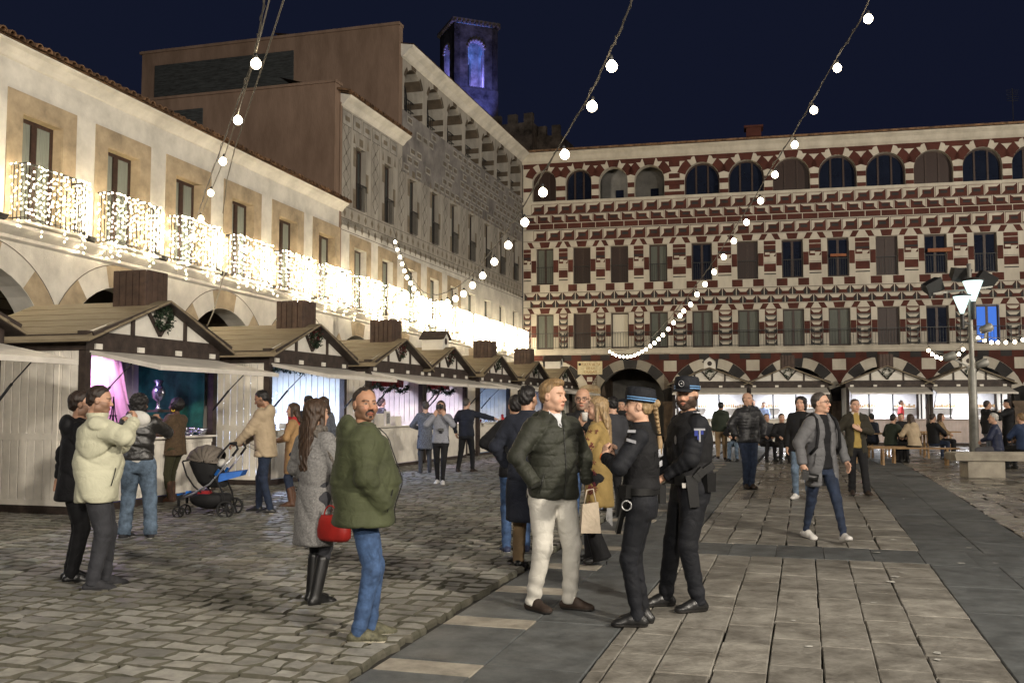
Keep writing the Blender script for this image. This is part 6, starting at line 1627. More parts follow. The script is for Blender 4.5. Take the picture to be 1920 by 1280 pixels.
def gear(i, woman):
    t, pv, shc = i['t'], i['pv'], i['shc']; z = pv.z + .07
    b = MB(); P = [Vector((pv.x + .183 * 1.03 * math.cos(q * PI / 16), pv.y + .132 * math.sin(q * PI / 16), z)) for q in range(33)]
    V = [p - Vector((0, 0, .026)) for p in P] + [p + Vector((0, 0, .026)) for p in P]; b.add(V, [(q, q + 1, 33 + q + 1, 33 + q) for q in range(32)], 0, True); b.build('belt', S_blk, t)
    def pouch(nme, a, w, h, d, dz=0, rot=0., m=S_blk):
        c = Vector((pv.x + .205 * math.cos(a), pv.y + .155 * math.sin(a), z + dz)); b = MB(); b.T = Matrix.Translation(c) @ Matrix.Rotation(a + PI / 2, 4, 'Z') @ Matrix.Rotation(rot, 4, 'Y')
        b.hull8([(-w / 2 * .85, -d / 2, -h / 2), (w / 2 * .85, -d / 2, -h / 2), (w / 2 * .85, d / 2, -h / 2), (-w / 2 * .85, d / 2, -h / 2), (-w / 2, -d / 2, h / 2), (w / 2, -d / 2, h / 2), (w / 2, d / 2, h / 2), (-w / 2, d / 2, h / 2)]); b.T = None; return b.build(nme, m, t)
    L = PI                                         # left hip
    if woman:
        pouch('holster', 1.9, .09, .22, .07, -.08, .35); pouch('pouch', 2.45, .08, .10, .06); pouch('baton', 2.1, .035, .36, .035, -.16, .5); pouch('radio', 5.0, .06, .14, .05, -.03)
        c = Vector((pv.x - .175, pv.y + .09, z - .10)); b = MB(); b.tube([c + Vector((0, .035 * math.cos(q * PI / 8), .035 * math.sin(q * PI / 8))) for q in range(17)], .006, 5); b.build('key_ring', mat('badge_silver', (.5, .5, .5)), t)
        b = MB()
        for q in range(5): b.bar(c + Vector((.0, .11 + .008 * q, -.02)), c + Vector((.0, .11 + .01 * q, -.15 + .01 * q)), .006)
        b.build('keys', mat('badge_silver', (.5, .5, .5)), t)
    else:
        pouch('holster', 2.75, .085, .24, .075, -.09, -.1); g_ = MB(); c = Vector((pv.x - .225, pv.y + .03, z + .03)); g_.bar(c, c + Vector((.0, -.12, .075)), .035, .05); g_.bar(c + Vector((0, .03, -.03)), c + Vector((0, -.04, .04)), .03, .06); g_.build('pistol_grip', S_blk, t)
        pouch('pouch', 3.6, .11, .14, .07, -.03); pouch('pouch', 2.2, .09, .1, .06); pouch('white_tag', 2.42, .03, .035, .085, -.05, 0, C_hood)
        pouch('pouch', 1.6, .1, .09, .06)
M_bdg = mat('badge_silver', (.5, .5, .5), .35, metal=.6); M_patch = mat('patch_white', (.55, .56, .6), .7); M_pblue = mat('patch_blue', (.05, .08, .42), .7)
def ex_pm(i):
    cap(i); gear(i, False); t, shc = i['t'], i['shc']; S, E_, W_, _ = i['AR']['L']
    d = (E_ - S).normalized(); c = S + d * .09 + Vector((-.090, .012, 0)); x = d; 
    b = MB()                                       # shoulder patch: white and blue mark on the left sleeve
    def q4(a0, a1, z0, z1, m, off=.0): b.add([c + Vector((-off, a0, z0)), c + Vector((-off, a1, z0)), c + Vector((-off, a1, z1)), c + Vector((-off, a0, z1))], [(0, 1, 2, 3), (3, 2, 1, 0)], m)
    q4(-.045, .045, .03, .045, 0); q4(-.008, .006, -.055, .03, 0); q4(.014, .042, -.01, .03, 1, .001); q4(-.03, -.012, .0, .03, 1, .001); q4(.006, .02, -.04, .0, 1, .001)
    b.build('sleeve_patch', [M_patch, M_pblue], t)
    b = MB(); b.T = Matrix.Translation((-.10, shc.y + .158, shc.z - .13)); P = [(.022 * math.cos(k * PI / 6), 0, .036 * math.sin(k * PI / 6)) for k in range(12)]; b.add(P, [tuple(range(12)), tuple(range(12))[::-1]]); b.T = None; b.build('chest_badge', M_bdg, t)
    b = MB(); b.box(-.19, shc.y - .02, shc.z + .075, -.12, shc.y + .02, shc.z + .083); b.build('shoulder_strap', M_patch, t)
P_('bearded policeman in black uniform and vest with cap, looking at the camera', 1296, 1140, 1.85, 104, res=.0095,
  top=[dict(m=C_pol, hem=.97, w=.98, d=1.0, arm=1.12, collar=.035, fold=.005, name='shirt', cuff=-.02), dict(m=C_black, hem=1.0, w=1.08, d=1.2, sleeve=False, name='vest', fold=.002, collar=.01)],
  bottom=dict(m=C_pol, r=1.12, bunch=1.3), shoes=dict(m=S_blk, kind='boot', h=.07, sole=S_dsole, lace=S_blk), hair=dict(c='dark', s='short', t=.006), skin='m', head=(46, -3, 0), beard=(.05, .028, .018), brow=(.02, .012, .01),
  armL=dict(w=(-.08, .26, 1.0), pole=(-.8, -.8, 0), hand='fist'), armR=dict(w=(.06, .26, .98), pole=(.8, -.8, 0), hand='fist'), legs=dict(L=(-.13, .0, .085), R=(.12, .16, .085), footL=4, footR=-4), build=1.1, extras=ex_pm, shw=1.06)
def ex_pw(i):
    cap(i, badge=False); gear(i, True); t, hc, shc = i['t'], i['hc'], i['shc']
    b = MB()                                       # plait down the back, then its loose end
    for q in range(13): b.ball((.010 * (-1) ** q, -.122 - .003 * q, .0 - .0165 * q), .022 - .0006 * q, 7, 0, .85)
    headpart(i, 'plait', b, hairmat(HAIR['blond'], 'blond'))
    b = MB(); b.T = Matrix.Translation((0, -.16, -.22)); b.tube([(0, 0, 0), (0, -.005, -.06), (0, 0, -.13), (0, .01, -.19)], [.016, .024, .022, .004], 8); b.ball((0, .03, .24), .035, 6); b.T = None; headpart(i, 'plait_end', b, hairmat(HAIR['blond'], 'blond'))
    for k, (s_, z_, sz) in enumerate((('POLICIA', shc.z - .14, .085), ('LOCAL', shc.z - .22, .06))): text('vest_lettering', s_, M_patch, t, (0, shc.y - .148, z_), (PI / 2, 0, 0), sz, .002)
    S, E_, W_, _ = i['AR']['L']
    b = MB(); c = S + (E_ - S) * .22 + Vector((-.088, .01, .0)); b.add([c + Vector((0, -.035, -.012)), c + Vector((0, .035, .008)), c + Vector((0, .035, .03)), c + Vector((0, -.035, .012))], [(0, 1, 2, 3), (3, 2, 1, 0)]); c = c + Vector((.015, .0, .07)); b.add([c + Vector((0, -.03, 0)), c + Vector((0, .03, .0)), c + Vector((.02, .03, .02)), c + Vector((.02, -.03, .02))], [(0, 1, 2, 3), (3, 2, 1, 0)]); b.build('sleeve_patch', M_patch, t)
    d = (W_ - E_).normalized(); fr_ = frame(d, (1, 0, 0)); T = Matrix.Translation(W_ - d * .02) @ Matrix(fr_.tolist()).to_4x4()
    b = MB(); b.T = T; b.tube([(.037 * math.cos(q * PI / 8), 0, .031 * math.sin(q * PI / 8)) for q in range(17)], .007, 6); b.box(-.03, -.018, .022, .012, .018, .04); b.T = None; b.build('watch', S_blk, t)
    b = MB(); b.T = T; b.tube([(.034 * math.cos(q * PI / 8), .03, .028 * math.sin(q * PI / 8)) for q in range(17)], .006, 6); b.T = None; b.build('orange_bracelet', mat('orange_band', (.6, .14, .03), .6), t)
P_('policewoman with blond plait under her cap and POLICIA vest, hand at her chest strap', 1205, 1172, 1.76, 76, res=.0095,
  top=[dict(m=C_pol, hem=.98, w=.88, d=.98, arm=1.05, collar=.035, fold=.005, name='shirt', cuff=-.03), dict(m=C_black, hem=1.0, w=.98, d=1.16, sleeve=False, name='vest', fold=.002)],
  bottom=dict(m=C_pol, r=1.0, ank=.95), shoes=dict(m=S_blk, kind='boot', h=.06, sole=S_dsole, lace=S_blk), hair=dict(c='blond', s='bun', t=.004, fr=.02, slope=.5), skin='f', head=(4, 2, 0), brow=(.1, .06, .03),
  armL=dict(w=(-.06, .27, 1.25), pole=(-.9, -.1, -.8), hand='fist', dir=(.25, -.05, 1), back=(-.6, .7, 0), tdir=(0, -1, .2)), armR=dict(w=(.08, .24, 1.24), pole=(.9, -.2, -.8), hand='fist', dir=(-.3, 0, 1), back=(.6, .7, 0)), legs=dict(L=(-.07, .03, .085), R=(.08, .0, .085), footL=8, footR=-4), build=.97, extras=ex_pw)

# green parka man ----------------------------------------------------------
P_('man in olive green hooded parka and blue jeans, turning his face to the camera', 676, 1199, 1.775, -78, res=.0095,
  top=[dict(m=cm('grey_tee', (.16, .17, .16)), hem=.92, w=.92, d=1.02, arm=.6, belly=.05, name='jumper', cuff=-.2, res=.014), dict(m=C_green, hem=.79, w=1.30, d=1.52, arm=1.42, hood=1.3, collar=.03, cw=.02, flare=.02, fold=.0045, belly=.035, crease=True, pock=1, zip=True)],
  bottom=dict(m=C_jean, r=1.0, ank=1.0), shoes=dict(m=S_olv, sole=S_sole, lace=S_sole), hair=dict(c='short_dark', s='short', t=.0035, line=.075, fr=.035), skin='t', head=(-68, 1, 0), beard=None, stub=(.07, .05, .035), mous=(.018, .013, .010), brow=(.025, .018, .014),
  armR=dict(w=(.20, .15, .93), pole=(.7, -.9, 0), hand='none'), armL=dict(w=(-.20, .15, .93), pole=(-.7, -.9, 0), hand='none'), legs=dict(L=(-.09, .07, .085), R=(.1, -.02, .085), footL=6, footR=-8), build=1.08, fat=.004)
# woman in grey coat -------------------------------------------------------
def ex_gw(i):
    t, nk, shc = i['t'], i['nk'], i['shc']
    b = MB(); s = 1; x0, y0 = .20, .04
    n = 9; V = []
    for j in range(n):
        z_ = nk.z - .02 - j * .09; y_ = y0 - .08 + .08 * min(1, j / 3); xx = .07 + .175 * min(1, j / 2.5)
        for w_ in (-.055, .055): V += [(xx + .018, y_ + w_, z_)]
        for w_ in (.055, -.055): V += [(xx - .018, y_ + w_, z_)]
    b.add(V, [(4 * j + a, 4 * j + (a + 1) % 4, 4 * j + 4 + (a + 1) % 4, 4 * j + 4 + a) for j in range(n - 1) for a in range(4)], 0, True)
    P = [Vector((.085 * math.cos(q * PI / 8), .075 * math.sin(q * PI / 8) - .01, nk.z - .01 + .015 * math.sin(q * 1.3))) for q in range(17)]; b.tube(P, .04, 8); b.build('scarf', C_scarf, t)
    b = MB(); z_ = nk.z - .02 - 8 * .09
    for q in range(14): yy = y0 - .05 + q * .0085; b.tube([(.245, yy, z_), (.25 + rc.uniform(-.008, .008), yy + rc.uniform(-.006, .006), z_ - .13)], [.005, .0035], 4)
    b.build('scarf_fringe', cm('cream_fringe', (.5, .45, .36)), t)
gw = P_('woman with long brown hair, grey wool coat, scarf and black boots, seen from behind', 587, 1132, 1.68, -38, res=.0115,
  top=[dict(m=C_grey, hem=.50, w=1.0, d=1.12, arm=1.1, collar=.03, flare=.035, fold=.004, name='coat', fs=.45)], bottom=dict(m=C_charc, r=.86, name='tights', ank=.8), shoes=dict(m=S_blk, kind='boot', h=.30, sole=S_dsole),
  hair=dict(c='brown', s='long', t=.018, len=.50), skin='f', head=(-8, 0, 0), armR=dict(w=(.24, .18, .92), pole=(.5, -.8, 0), hand='fist', tdir=(0, 1, 0)), armL=dict(w=(-.22, .2, 1.0), pole=(-.5, -.8, 0)), legs=dict(L=(-.08, .06, .085), R=(.09, -.04, .085)), build=.95, extras=ex_gw)
def handbag(base, label):
    t = empty('handbag', tuple(base), R(-38), label, 'handbag'); t.scale = (.86,) * 3; b = MB()
    prof = [(.16, .0), (.19, .03), (.195, .1), (.175, .19), (.15, .235)]
    V = []; n = 20
    for (w_, z_) in prof:
        for q in range(n): a = 2 * PI * q / n; V.append((w_ * math.copysign(abs(math.cos(a)) ** .6, math.cos(a)), w_ * .42 * math.copysign(abs(math.sin(a)) ** .6, math.sin(a)), z_))
    b.add(V, [(j * n + q, j * n + (q + 1) % n, (j + 1) * n + (q + 1) % n, (j + 1) * n + q) for j in range(4) for q in range(n)] + [tuple(range(n))[::-1], tuple(range(4 * n, 5 * n))], 0, True)
    b.build('body', mat('red_leather', (.30, .016, .012), .5, .12, 10, .001, 90), t)
    for s in (-1, 1): b = MB(); b.tube([(.09 * math.cos(PI * q / 10), s * .045, .22 + .11 * math.sin(PI * q / 10)) for q in range(11)], .007, 6); b.build('handle', mat('red_leather', (.42, .022, .014)), t)
W_ = at(626, 1013, gw['p'].y - .22); handbag(W_, 'glossy red leather handbag hanging from the hand of the woman in the grey coat')

# left group ---------------------------------------------------------------
P_('heavy set man in long cream padded coat at left, raising his hand to his mouth', 174, 1104, 1.80, -70, res=.0115,
  top=[dict(m=C_cream, hem=.745, w=1.22, d=1.30, arm=1.42, collar=.045, cw=.03, fold=.0065, belly=.03, name='coat', pock=1, quilt=.26, qa=.006)], bottom=dict(m=C_charc, r=1.14), shoes=dict(m=S_char, sole=S_dsole, kind='shoe'),
  hair=dict(c='dark', s='short', t=.010), skin='m', head=(-8, -8, 0), stub=(.06, .04, .03), armR=dict(w=(.10, .30, 1.44), pole=(.9, .6, -.6), hand='hold', dir=(-.5, .1, .9), back=(.5, .8, 0)), armL=dict(w=(-.1, .26, 1.38), pole=(-.8, .3, -.8), hand='hold', dir=(.4, 0, .9), back=(-.3, .8, 0)),
  legs=dict(L=(-.11, .09, .085), R=(.11, .0, .085)), build=1.12, fat=.004)
P_('man in long black hooded coat standing half behind the cream coat', 132, 1090, 1.76, -62, res=.013, top=[dict(m=C_black, hem=.74, w=1.12, d=1.15, arm=1.15, hood=1.1, flare=.03, fold=.005, name='coat')], bottom=dict(m=C_black, r=1.08), shoes=dict(m=S_blk, sole=S_dsole),
  hair=dict(c='dark', s='short', t=.014), skin='m', head=(-10, 0, 0), stub=(.05, .03, .02), armL=dict(w=(-.36, -.10, .93), pole=(-.6, -.9, 0), hand='relax'), armR=dict(w=(.2, .3, 1.2), pole=(.6, -.6, -.5), hand='fist'), lean=.03)
P_('youth in black leather jacket over a white hood and baggy washed jeans, seen from behind', 256, 1010, 1.74, 8, res=.013,
  top=[dict(m=C_hood, hem=.90, w=.98, d=1.0, arm=.8, name='hoodie', hood=1.12, cuff=-.1), dict(m=C_leath, hem=.95, w=1.1, d=1.12, arm=1.22, fold=.006, fs=1.)], bottom=dict(m=C_jeanl, r=1.28, ank=1.25, bunch=1.8), shoes=dict(m=S_char, sole=S_wht),
  hair=dict(c='black', s='curly', t=.01), skin='m', head=(-18, 0, 0), armR=dict(w=(.12, .35, 1.42), pole=(.9, -.2, -.8), hand='hold', dir=(-.1, .5, .8)), armL=dict(w=(-.1, .35, 1.4), pole=(-.9, -.2, -.8), hand='hold'), legs=dict(L=(-.15, .02, .085), R=(.16, .0, .085), footL=-20, footR=20))
def ex_afro(i):
    b = MB()
    for s in (-1, 1): b.T = Matrix.Translation((s * .088, -.002, -.065)); b.tube([(0, .024 * math.cos(q * PI / 8), .024 * math.sin(q * PI / 8)) for q in range(7, 18)], .006, 6)
    b.T = None; headpart(i, 'earring', b, mat('yellow_hoop', (.75, .6, .02), .5))
P_('woman with afro hair, yellow earring and brown fleecy cape, smiling to the left', 326, 942, 1.66, 76, res=.014, top=[dict(m=C_brown, hem=.80, w=1.15, d=1.25, arm=1.5, cuffr=1.5, fold=.007, name='cape', flare=.02, collar=.02)], bottom=dict(m=C_olive, r=.98, ank=.9), shoes=dict(m=S_bbrown, kind='boot', h=.25),
  hair=dict(c='black', s='afro'), skin='d', head=(10, 2, 0), extras=ex_afro, armR=dict(w=(.05, .38, 1.35), pole=(.8, 0, -.9), hand='hold', dir=(0, .2, 1)), armL=dict(w=(-.1, .28, 1.08), pole=(-.9, -.5, 0), hand='flat', dir=(.3, .8, .1)), legs=dict(L=(-.09, .02, .085), R=(.09, .1, .085)))
P_('bearded man in beige parka with fur trimmed hood pushing the stroller', 497, 962, 1.80, 88, res=.013, top=[dict(m=C_beige, hem=.80, w=1.1, d=1.18, arm=1.28, hood=1.2, fold=.005, flare=.015, belly=.01, pock=1, zip=True), ], bottom=dict(m=C_jeand, r=.95), shoes=dict(m=S_blk, sole=S_sole),
  hair=dict(c='black', s='short', t=.007), skin='t', head=(0, -22, 0), beard=None, stub=(.03, .02, .015), armL=dict(w=(-.16, .38, .99), pole=(-.6, -.8, -.2), hand='hold', dir=(.1, 1, -.2), back=(-.2, .2, 1)), armR=dict(w=(.16, .38, .99), pole=(.6, -.8, -.2), hand='hold', dir=(-.1, 1, -.2)), legs=dict(L=(-.1, -.1, .085), R=(.1, .12, .085)), lean=.05)
P_('young woman in camel coat with red scarf and brown boots beside the parka man', 548, 950, 1.60, 92, res=.014, top=[dict(m=C_camel, hem=.56, w=1.0, d=1.1, arm=1.1, fold=.004, flare=.02, name='coat'), dict(m=C_red, hem=1.2, w=.88, d=1.12, sleeve=False, collar=.05, cw=.03, name='scarf')], bottom=dict(m=C_jeand, r=.85), shoes=dict(m=S_bbrown, kind='boot', h=.22),
  hair=dict(c='brown', s='long', t=.012, len=.22), skin='f', head=(6, 0, 0), armL=dict(w=(-.12, .24, 1.12), pole=(-.8, -.6, 0), hand='fist'))
P_('dark haired shopper half hidden behind the woman in the camel coat', 576, 922, 1.72, 30, res=.018, top=[dict(m=C_navy, hem=.8, w=1.05, d=1.05, arm=1.1)], bottom=dict(m=C_jeand), shoes=dict(m=S_blk), hair=dict(c='black', s='short', t=.01), skin='f')
P_('brown haired woman looking into the blue white chalet', 604, 920, 1.70, 50, res=.018, top=[dict(m=C_check, hem=.7, w=1.0, d=1.05, arm=1.1, name='coat')], bottom=dict(m=C_jeand), shoes=dict(m=S_blk), hair=dict(c='brown', s='long', t=.012, len=.2), skin='f', head=(20, 0, 0))

# middle distance ----------------------------------------------------------
P_('person in long grey checked coat seen from behind at the double chalet', 797, 888, 1.62, 12, res=.018, top=[dict(m=C_check, hem=.60, w=1.05, d=1.1, arm=1.15, fold=.004, name='coat', flare=.02)], bottom=dict(m=C_charc), shoes=dict(m=S_blk), hair=dict(c='greyd', s='short', t=.013), skin='f', armL=dict(w=(-.15, .25, 1.1), pole=(-.8, -.6, 0), hand='none'), armR=dict(w=(.15, .25, 1.1), pole=(.8, -.6, 0), hand='none'))
def ex_ph(i): pass
ph = P_('woman in pale grey jumper and black trousers raising a camera to her face', 826, 908, 1.63, 178, res=.015, top=[dict(m=C_lgrey, hem=.86, w=1.02, d=1.05, arm=1.15, collar=.03, fold=.004, name='jumper')], bottom=dict(m=C_black, r=.92, ank=.9), shoes=dict(m=S_wht, sole=S_sole), hair=dict(c='brown', s='long', t=.01, len=.14), skin='f',
  armL=dict(w=(-.09, .20, 1.44), pole=(-.9, .1, -.9), hand='hold', dir=(.3, .1, 1), back=(0, 1, 0)), armR=dict(w=(.10, .20, 1.44), pole=(.9, .1, -.9), hand='hold', dir=(-.3, .1, 1), back=(0, 1, 0)), legs=dict(L=(-.05, .08, .085), R=(.08, -.14, .085)))
def camera_item(pos, rz, label, sc=1., lens=.09, rx=0.):
    e = empty('camera_body', tuple(pos), rz, label, 'camera'); e.scale = (sc,) * 3; e.rotation_euler = (rx, 0, rz)
    b = MB(); b.hull8([(-.065, -.03, -.045), (.065, -.03, -.045), (.065, .03, -.045), (-.065, .03, -.045), (-.065, -.03, .035), (.065, -.03, .035), (.065, .03, .035), (-.065, .03, .035)]); b.box(-.025, -.03, .035, .025, .03, .058); b.box(-.068, -.01, -.04, -.04, .045, .03); b.build('body', S_blk, e)
    b = MB(); b.T = Matrix.Translation((0, .03, -.005)) @ Matrix.Rotation(-PI / 2, 4, 'X'); b.lathe([(.036, 0), (.038, lens * .5), (.04, lens), (.034, lens), (.03, lens - .012), (.001, lens - .015)], (0, 0, 0), 14); b.T = None; b.build('lens', S_blk, e)
camera_item(loc2w(ph, ph['hc'] + Vector((0, .14, .0))), R(178), 'dark camera held up by the woman in the grey jumper')
camera_item(loc2w(ph, Vector((-.02, .17, 1.15))), R(178), 'second small dark camera bag hanging on the chest of the woman in the grey jumper', .8, .05, R(-80))
P_('man in navy jacket and black jeans pointing right towards the blue chalet', 874, 886, 1.70, -22, res=.016, top=[dict(m=C_navy, hem=.85, w=1.1, d=1.12, arm=1.15, fold=.005, collar=.03)], bottom=dict(m=C_black, r=1.), shoes=dict(m=S_brn, sole=S_sole), hair=dict(c='greyd', s='short', t=.007), skin='f', head=(-8, 0, 0),
  armR=dict(w=(.62, .32, 1.27), pole=(0, -.2, -1), hand='point'), armL=dict(w=(-.28, .02, .93), pole=(-.8, -.6, 0)), legs=dict(L=(-.17, -.1, .085), R=(.12, .1, .085)))
def vend(st_, x, y, **k): q = inst(st_, x, y, .16); return P_(k.pop('label'), 0, 0, k.pop('H', 1.66), k.pop('yaw'), pos=q, res=.018, **k)
vend(st3, .85, 1.05, label='vendor with dark hair behind the boxes of the double chalet', yaw=-70, top=[dict(m=cm('pale_blue_cardigan', (.35, .42, .55)), hem=.9)], hair=dict(c='dark', s='short', t=.014), skin='f', hands=True, bottom=dict(m=C_black), shoes=dict(m=S_blk))
vend(st3, 2.55, .85, label='woman with dark curly hair inside the double chalet by the central post', yaw=-60, top=[dict(m=C_leath, hem=.9)], hair=dict(c='dark', s='curly'), skin='f', bottom=dict(m=C_black), shoes=dict(m=S_blk), H=1.6, head=(-30, -15, 0))
# right of the middle
P_('man in long navy overcoat and khaki trousers seen from behind', 990, 1064, 1.81, -14, res=.0125, top=[dict(m=C_navy, hem=.44, w=1.12, d=1.12, arm=1.18, collar=.04, fold=.004, flare=.01, fs=.45, name='overcoat')], bottom=dict(m=C_khaki, r=1.1), shoes=dict(m=S_blk), hair=dict(c='black', s='short', t=.013), skin='m', head=(-22, 0, 0), stub=(.04, .03, .02),
  armL=POCK(-1, .12), armR=POCK(1, .14), legs=dict(L=(-.1, .02, .085), R=(.1, .04, .085)), build=1.04)
P_('man in black jacket and blue jeans just left of the navy overcoat', 968, 1036, 1.72, 5, res=.015, top=[dict(m=C_black, hem=.84, w=1.06, d=1.1, arm=1.15, hood=1.0)], bottom=dict(m=C_jean), shoes=dict(m=S_blue, sole=S_wht), hair=dict(c='black', s='short', t=.012), skin='m', armL=dict(w=(-.2, .28, 1.12), pole=(-.9, -.5, 0), hand='none'), armR=dict(w=(.2, .28, 1.12), pole=(.9, -.5, 0), hand='none'), build=1.04)
bl = P_('bald man with dark glasses and grey moustache drinking from a white cup', 1094, 1033, 1.80, 172, res=.013, top=[dict(m=C_black, hem=.85, w=1.1, d=1.12, arm=1.18, collar=.05)], bottom=dict(m=C_jean, r=1.), shoes=dict(m=S_blue, sole=S_wht), hair=dict(c='greyd', s='bald', t=.004, top=.02), skin='m', glasses=True, stub=(.2, .18, .16), brow=(.1, .08, .07), head=(-4, -2, 0),
  armL=dict(w=(-.02, .24, 1.36), pole=(-1, -.1, -.8), hand='hold', dir=(-.15, .2, 1), back=(-.3, .8, 0)), armR=dict(w=(.2, .2, 1.05), pole=(.8, -.6, 0), hand='none'))
q = loc2w(bl, Vector((-.04, .27, 1.45))); e = empty('paper_cup', tuple(q), 0, 'small white paper cup at the mouth of the bald man', 'cup'); b = MB(); b.lathe([(.001, -.05), (.026, -.05), (.036, .045), (.032, .045), (.001, .04)], (0, 0, 0), 12); b.build('cup', C_hood, e)
def ex_emb(i):
    S, E_, W_, _ = i['AR']['L']; b = MB(); t = i['t']; rr = random.Random(5)
    def motif(c, n, u, v, s):
        for k in range(5):
            a = 2 * PI * k / 5 + rr.random(); d = u * math.cos(a) + v * math.sin(a); w = (u * -math.sin(a) + v * math.cos(a)) * .35
            b.add([c + n * .004, c + d * s * .5 + w * s * .5, c + d * s, c + d * s * .5 - w * s * .5], [(0, 1, 2, 3), (3, 2, 1, 0)])
    for k in range(26):
        f = rr.uniform(.08, .95); c = (S + (E_ - S) * f) if k < 15 else (E_ + (W_ - E_) * f); a = rr.uniform(-.9, .9); n = Vector((-math.cos(a), math.sin(a), 0)); c = c + n * .082; motif(c, n, Vector((math.sin(a), math.cos(a), 0)), Vector((0, 0, 1)), rr.uniform(.025, .04))
    for k in range(14): z_ = i['pv'].z + rr.uniform(-.35, .3); motif(Vector((-.205 - .0 * k, rr.uniform(-.02, .06), z_)), Vector((-1, 0, 0)), Vector((0, 1, 0)), Vector((0, 0, 1)), .03)
    b.build('embroidery', cm('maroon_thread', (.11, .015, .02)), t)
P_('blond woman in mustard embroidered coat, black flared trousers and heels', 1124, 1058, 1.70, 72, res=.0125, top=[dict(m=C_must, hem=.60, w=1.0, d=1.1, arm=1.12, fold=.004, flare=.02, name='coat', collar=.03)], bottom=dict(m=C_black, r=.95, flare=.055, bunch=.3), shoes=dict(m=S_blk, kind='heel'),
  hair=dict(c='blond', s='long', t=.014, len=.36), skin='f', head=(14, 0, 0), extras=ex_emb, armL=dict(w=(-.14, .26, 1.08), pole=(-.9, -.6, 0), hand='none'), armR=dict(w=(.1, .2, 1.3), pole=(.9, -.3, -.5), hand='hold', dir=(-.2, 0, 1)), legs=dict(L=(-.08, -.04, .10), R=(.08, .08, .10)))
q = at(1104, 975, gpt(1124, 1058).y - .25); e = empty('tote_bag', tuple(q), R(20), 'cream cloth bag between the puffer jacket and the mustard coat', 'bag'); b = MB()
b.hull8([(-.10, -.03, -.12), (.12, -.03, -.13), (.12, .03, -.13), (-.10, .03, -.12), (-.07, -.012, .16), (.10, -.012, .18), (.10, .012, .18), (-.07, .012, .16)]); b.build('body', cm('canvas', (.5, .42, .32)), e); b = MB(); b.tube([(-.05, 0, .16), (-.02, 0, .30), (.05, 0, .31), (.08, 0, .17)], .008, 5); b.build('handle', cm('canvas', (.5, .42, .32)), e)
P_('person in dark coat standing in shadow between the blond woman and the policewoman', 1166, 885, 1.66, 170, res=.02, top=[dict(m=C_black, hem=.75, w=1.1, d=1.1, arm=1.1, name='coat')], bottom=dict(m=C_black), shoes=dict(m=S_blk), hair=dict(c='grey', s='short', t=.01), skin='f')
P_('dark haired passer by right behind the blond hair', 1150, 960, 1.70, 20, res=.018, top=[dict(m=C_charc, hem=.8, w=1.05, d=1.1, arm=1.1, name='coat')], bottom=dict(m=C_black), shoes=dict(m=S_blk), hair=dict(c='black', s='short', t=.012), skin='f')

# right side ---------------------------------------------------------------
def ex_gp(i):
    t, shc, pv = i['t'], i['shc'], i['pv']; b = MB()
    for s in (-1, 1):
        P = [Vector((s * .115, shc.y - .12, shc.z + .03)), Vector((s * .12, shc.y, shc.z + .085)), Vector((s * .135, shc.y + .10, shc.z + .02)), Vector((s * .15, shc.y + .145, shc.z - .12)), Vector((s * .17, shc.y + .13, shc.z - .3)), Vector((s * .19, shc.y + .04, shc.z - .38))]
        b.tube(P, .019, 6)
    b.hull8([Vector(v) for v in ((-.13, shc.y - .27, shc.z - .4), (.13, shc.y - .27, shc.z - .4), (.13, shc.y - .13, shc.z - .4), (-.13, shc.y - .13, shc.z - .4), (-.11, shc.y - .24, shc.z + .03), (.11, shc.y - .24, shc.z + .03), (.11, shc.y - .12, shc.z + .03), (-.11, shc.y - .12, shc.z + .03))])
    b.build('backpack', C_black, t)
gp = P_('man with glasses striding in a grey padded coat, jeans and white sneakers, camera in hand', 1541, 1014, 1.77, -158, res=.0115,
  top=[dict(m=C_black, hem=.86, w=.92, d=.98, arm=.7, name='tee_shirt', cuff=-.1, res=.014), dict(m=C_greyp, hem=.66, w=1.14, d=1.16, arm=1.26, quilt=.10, qa=.008, hood=1.0, collar=.03, cw=.02, open=.045, opk=.16, vneck=.1, fold=.004, pock=1, name='coat')],
  bottom=dict(m=C_jeand, r=.92, ank=.85, bunch=1.4), shoes=dict(m=S_wht, sole=S_wht, lace=S_wht), hair=dict(c='greyd', s='short', t=.008, line=.088), skin='f', glasses=True, head=(30, 2, 0), brow=(.1, .07, .05), extras=ex_gp, twist=8,
  armR=dict(w=(.30, .06, .90), pole=(.7, -.8, 0), hand='hold', dir=(.05, .2, -1), tdir=(0, 1, 0)), armL=dict(w=(-.30, .10, .92), pole=(-.7, -.8, 0), hand='relax', tdir=(0, 1, 0)), legs=dict(L=(-.05, .32, .10), R=(.02, -.26, .10), footL=-20, footR=0, pitchL=14, pitchR=-6), pelvis=(0, .02, -.02))
camera_item(loc2w(gp, gp['AR']['R'][2] + Vector((.02, .06, -.12))), R(-158 + 60), 'black camera with lens carried low by the man in the grey padded coat', 1.15, .1, R(-10))
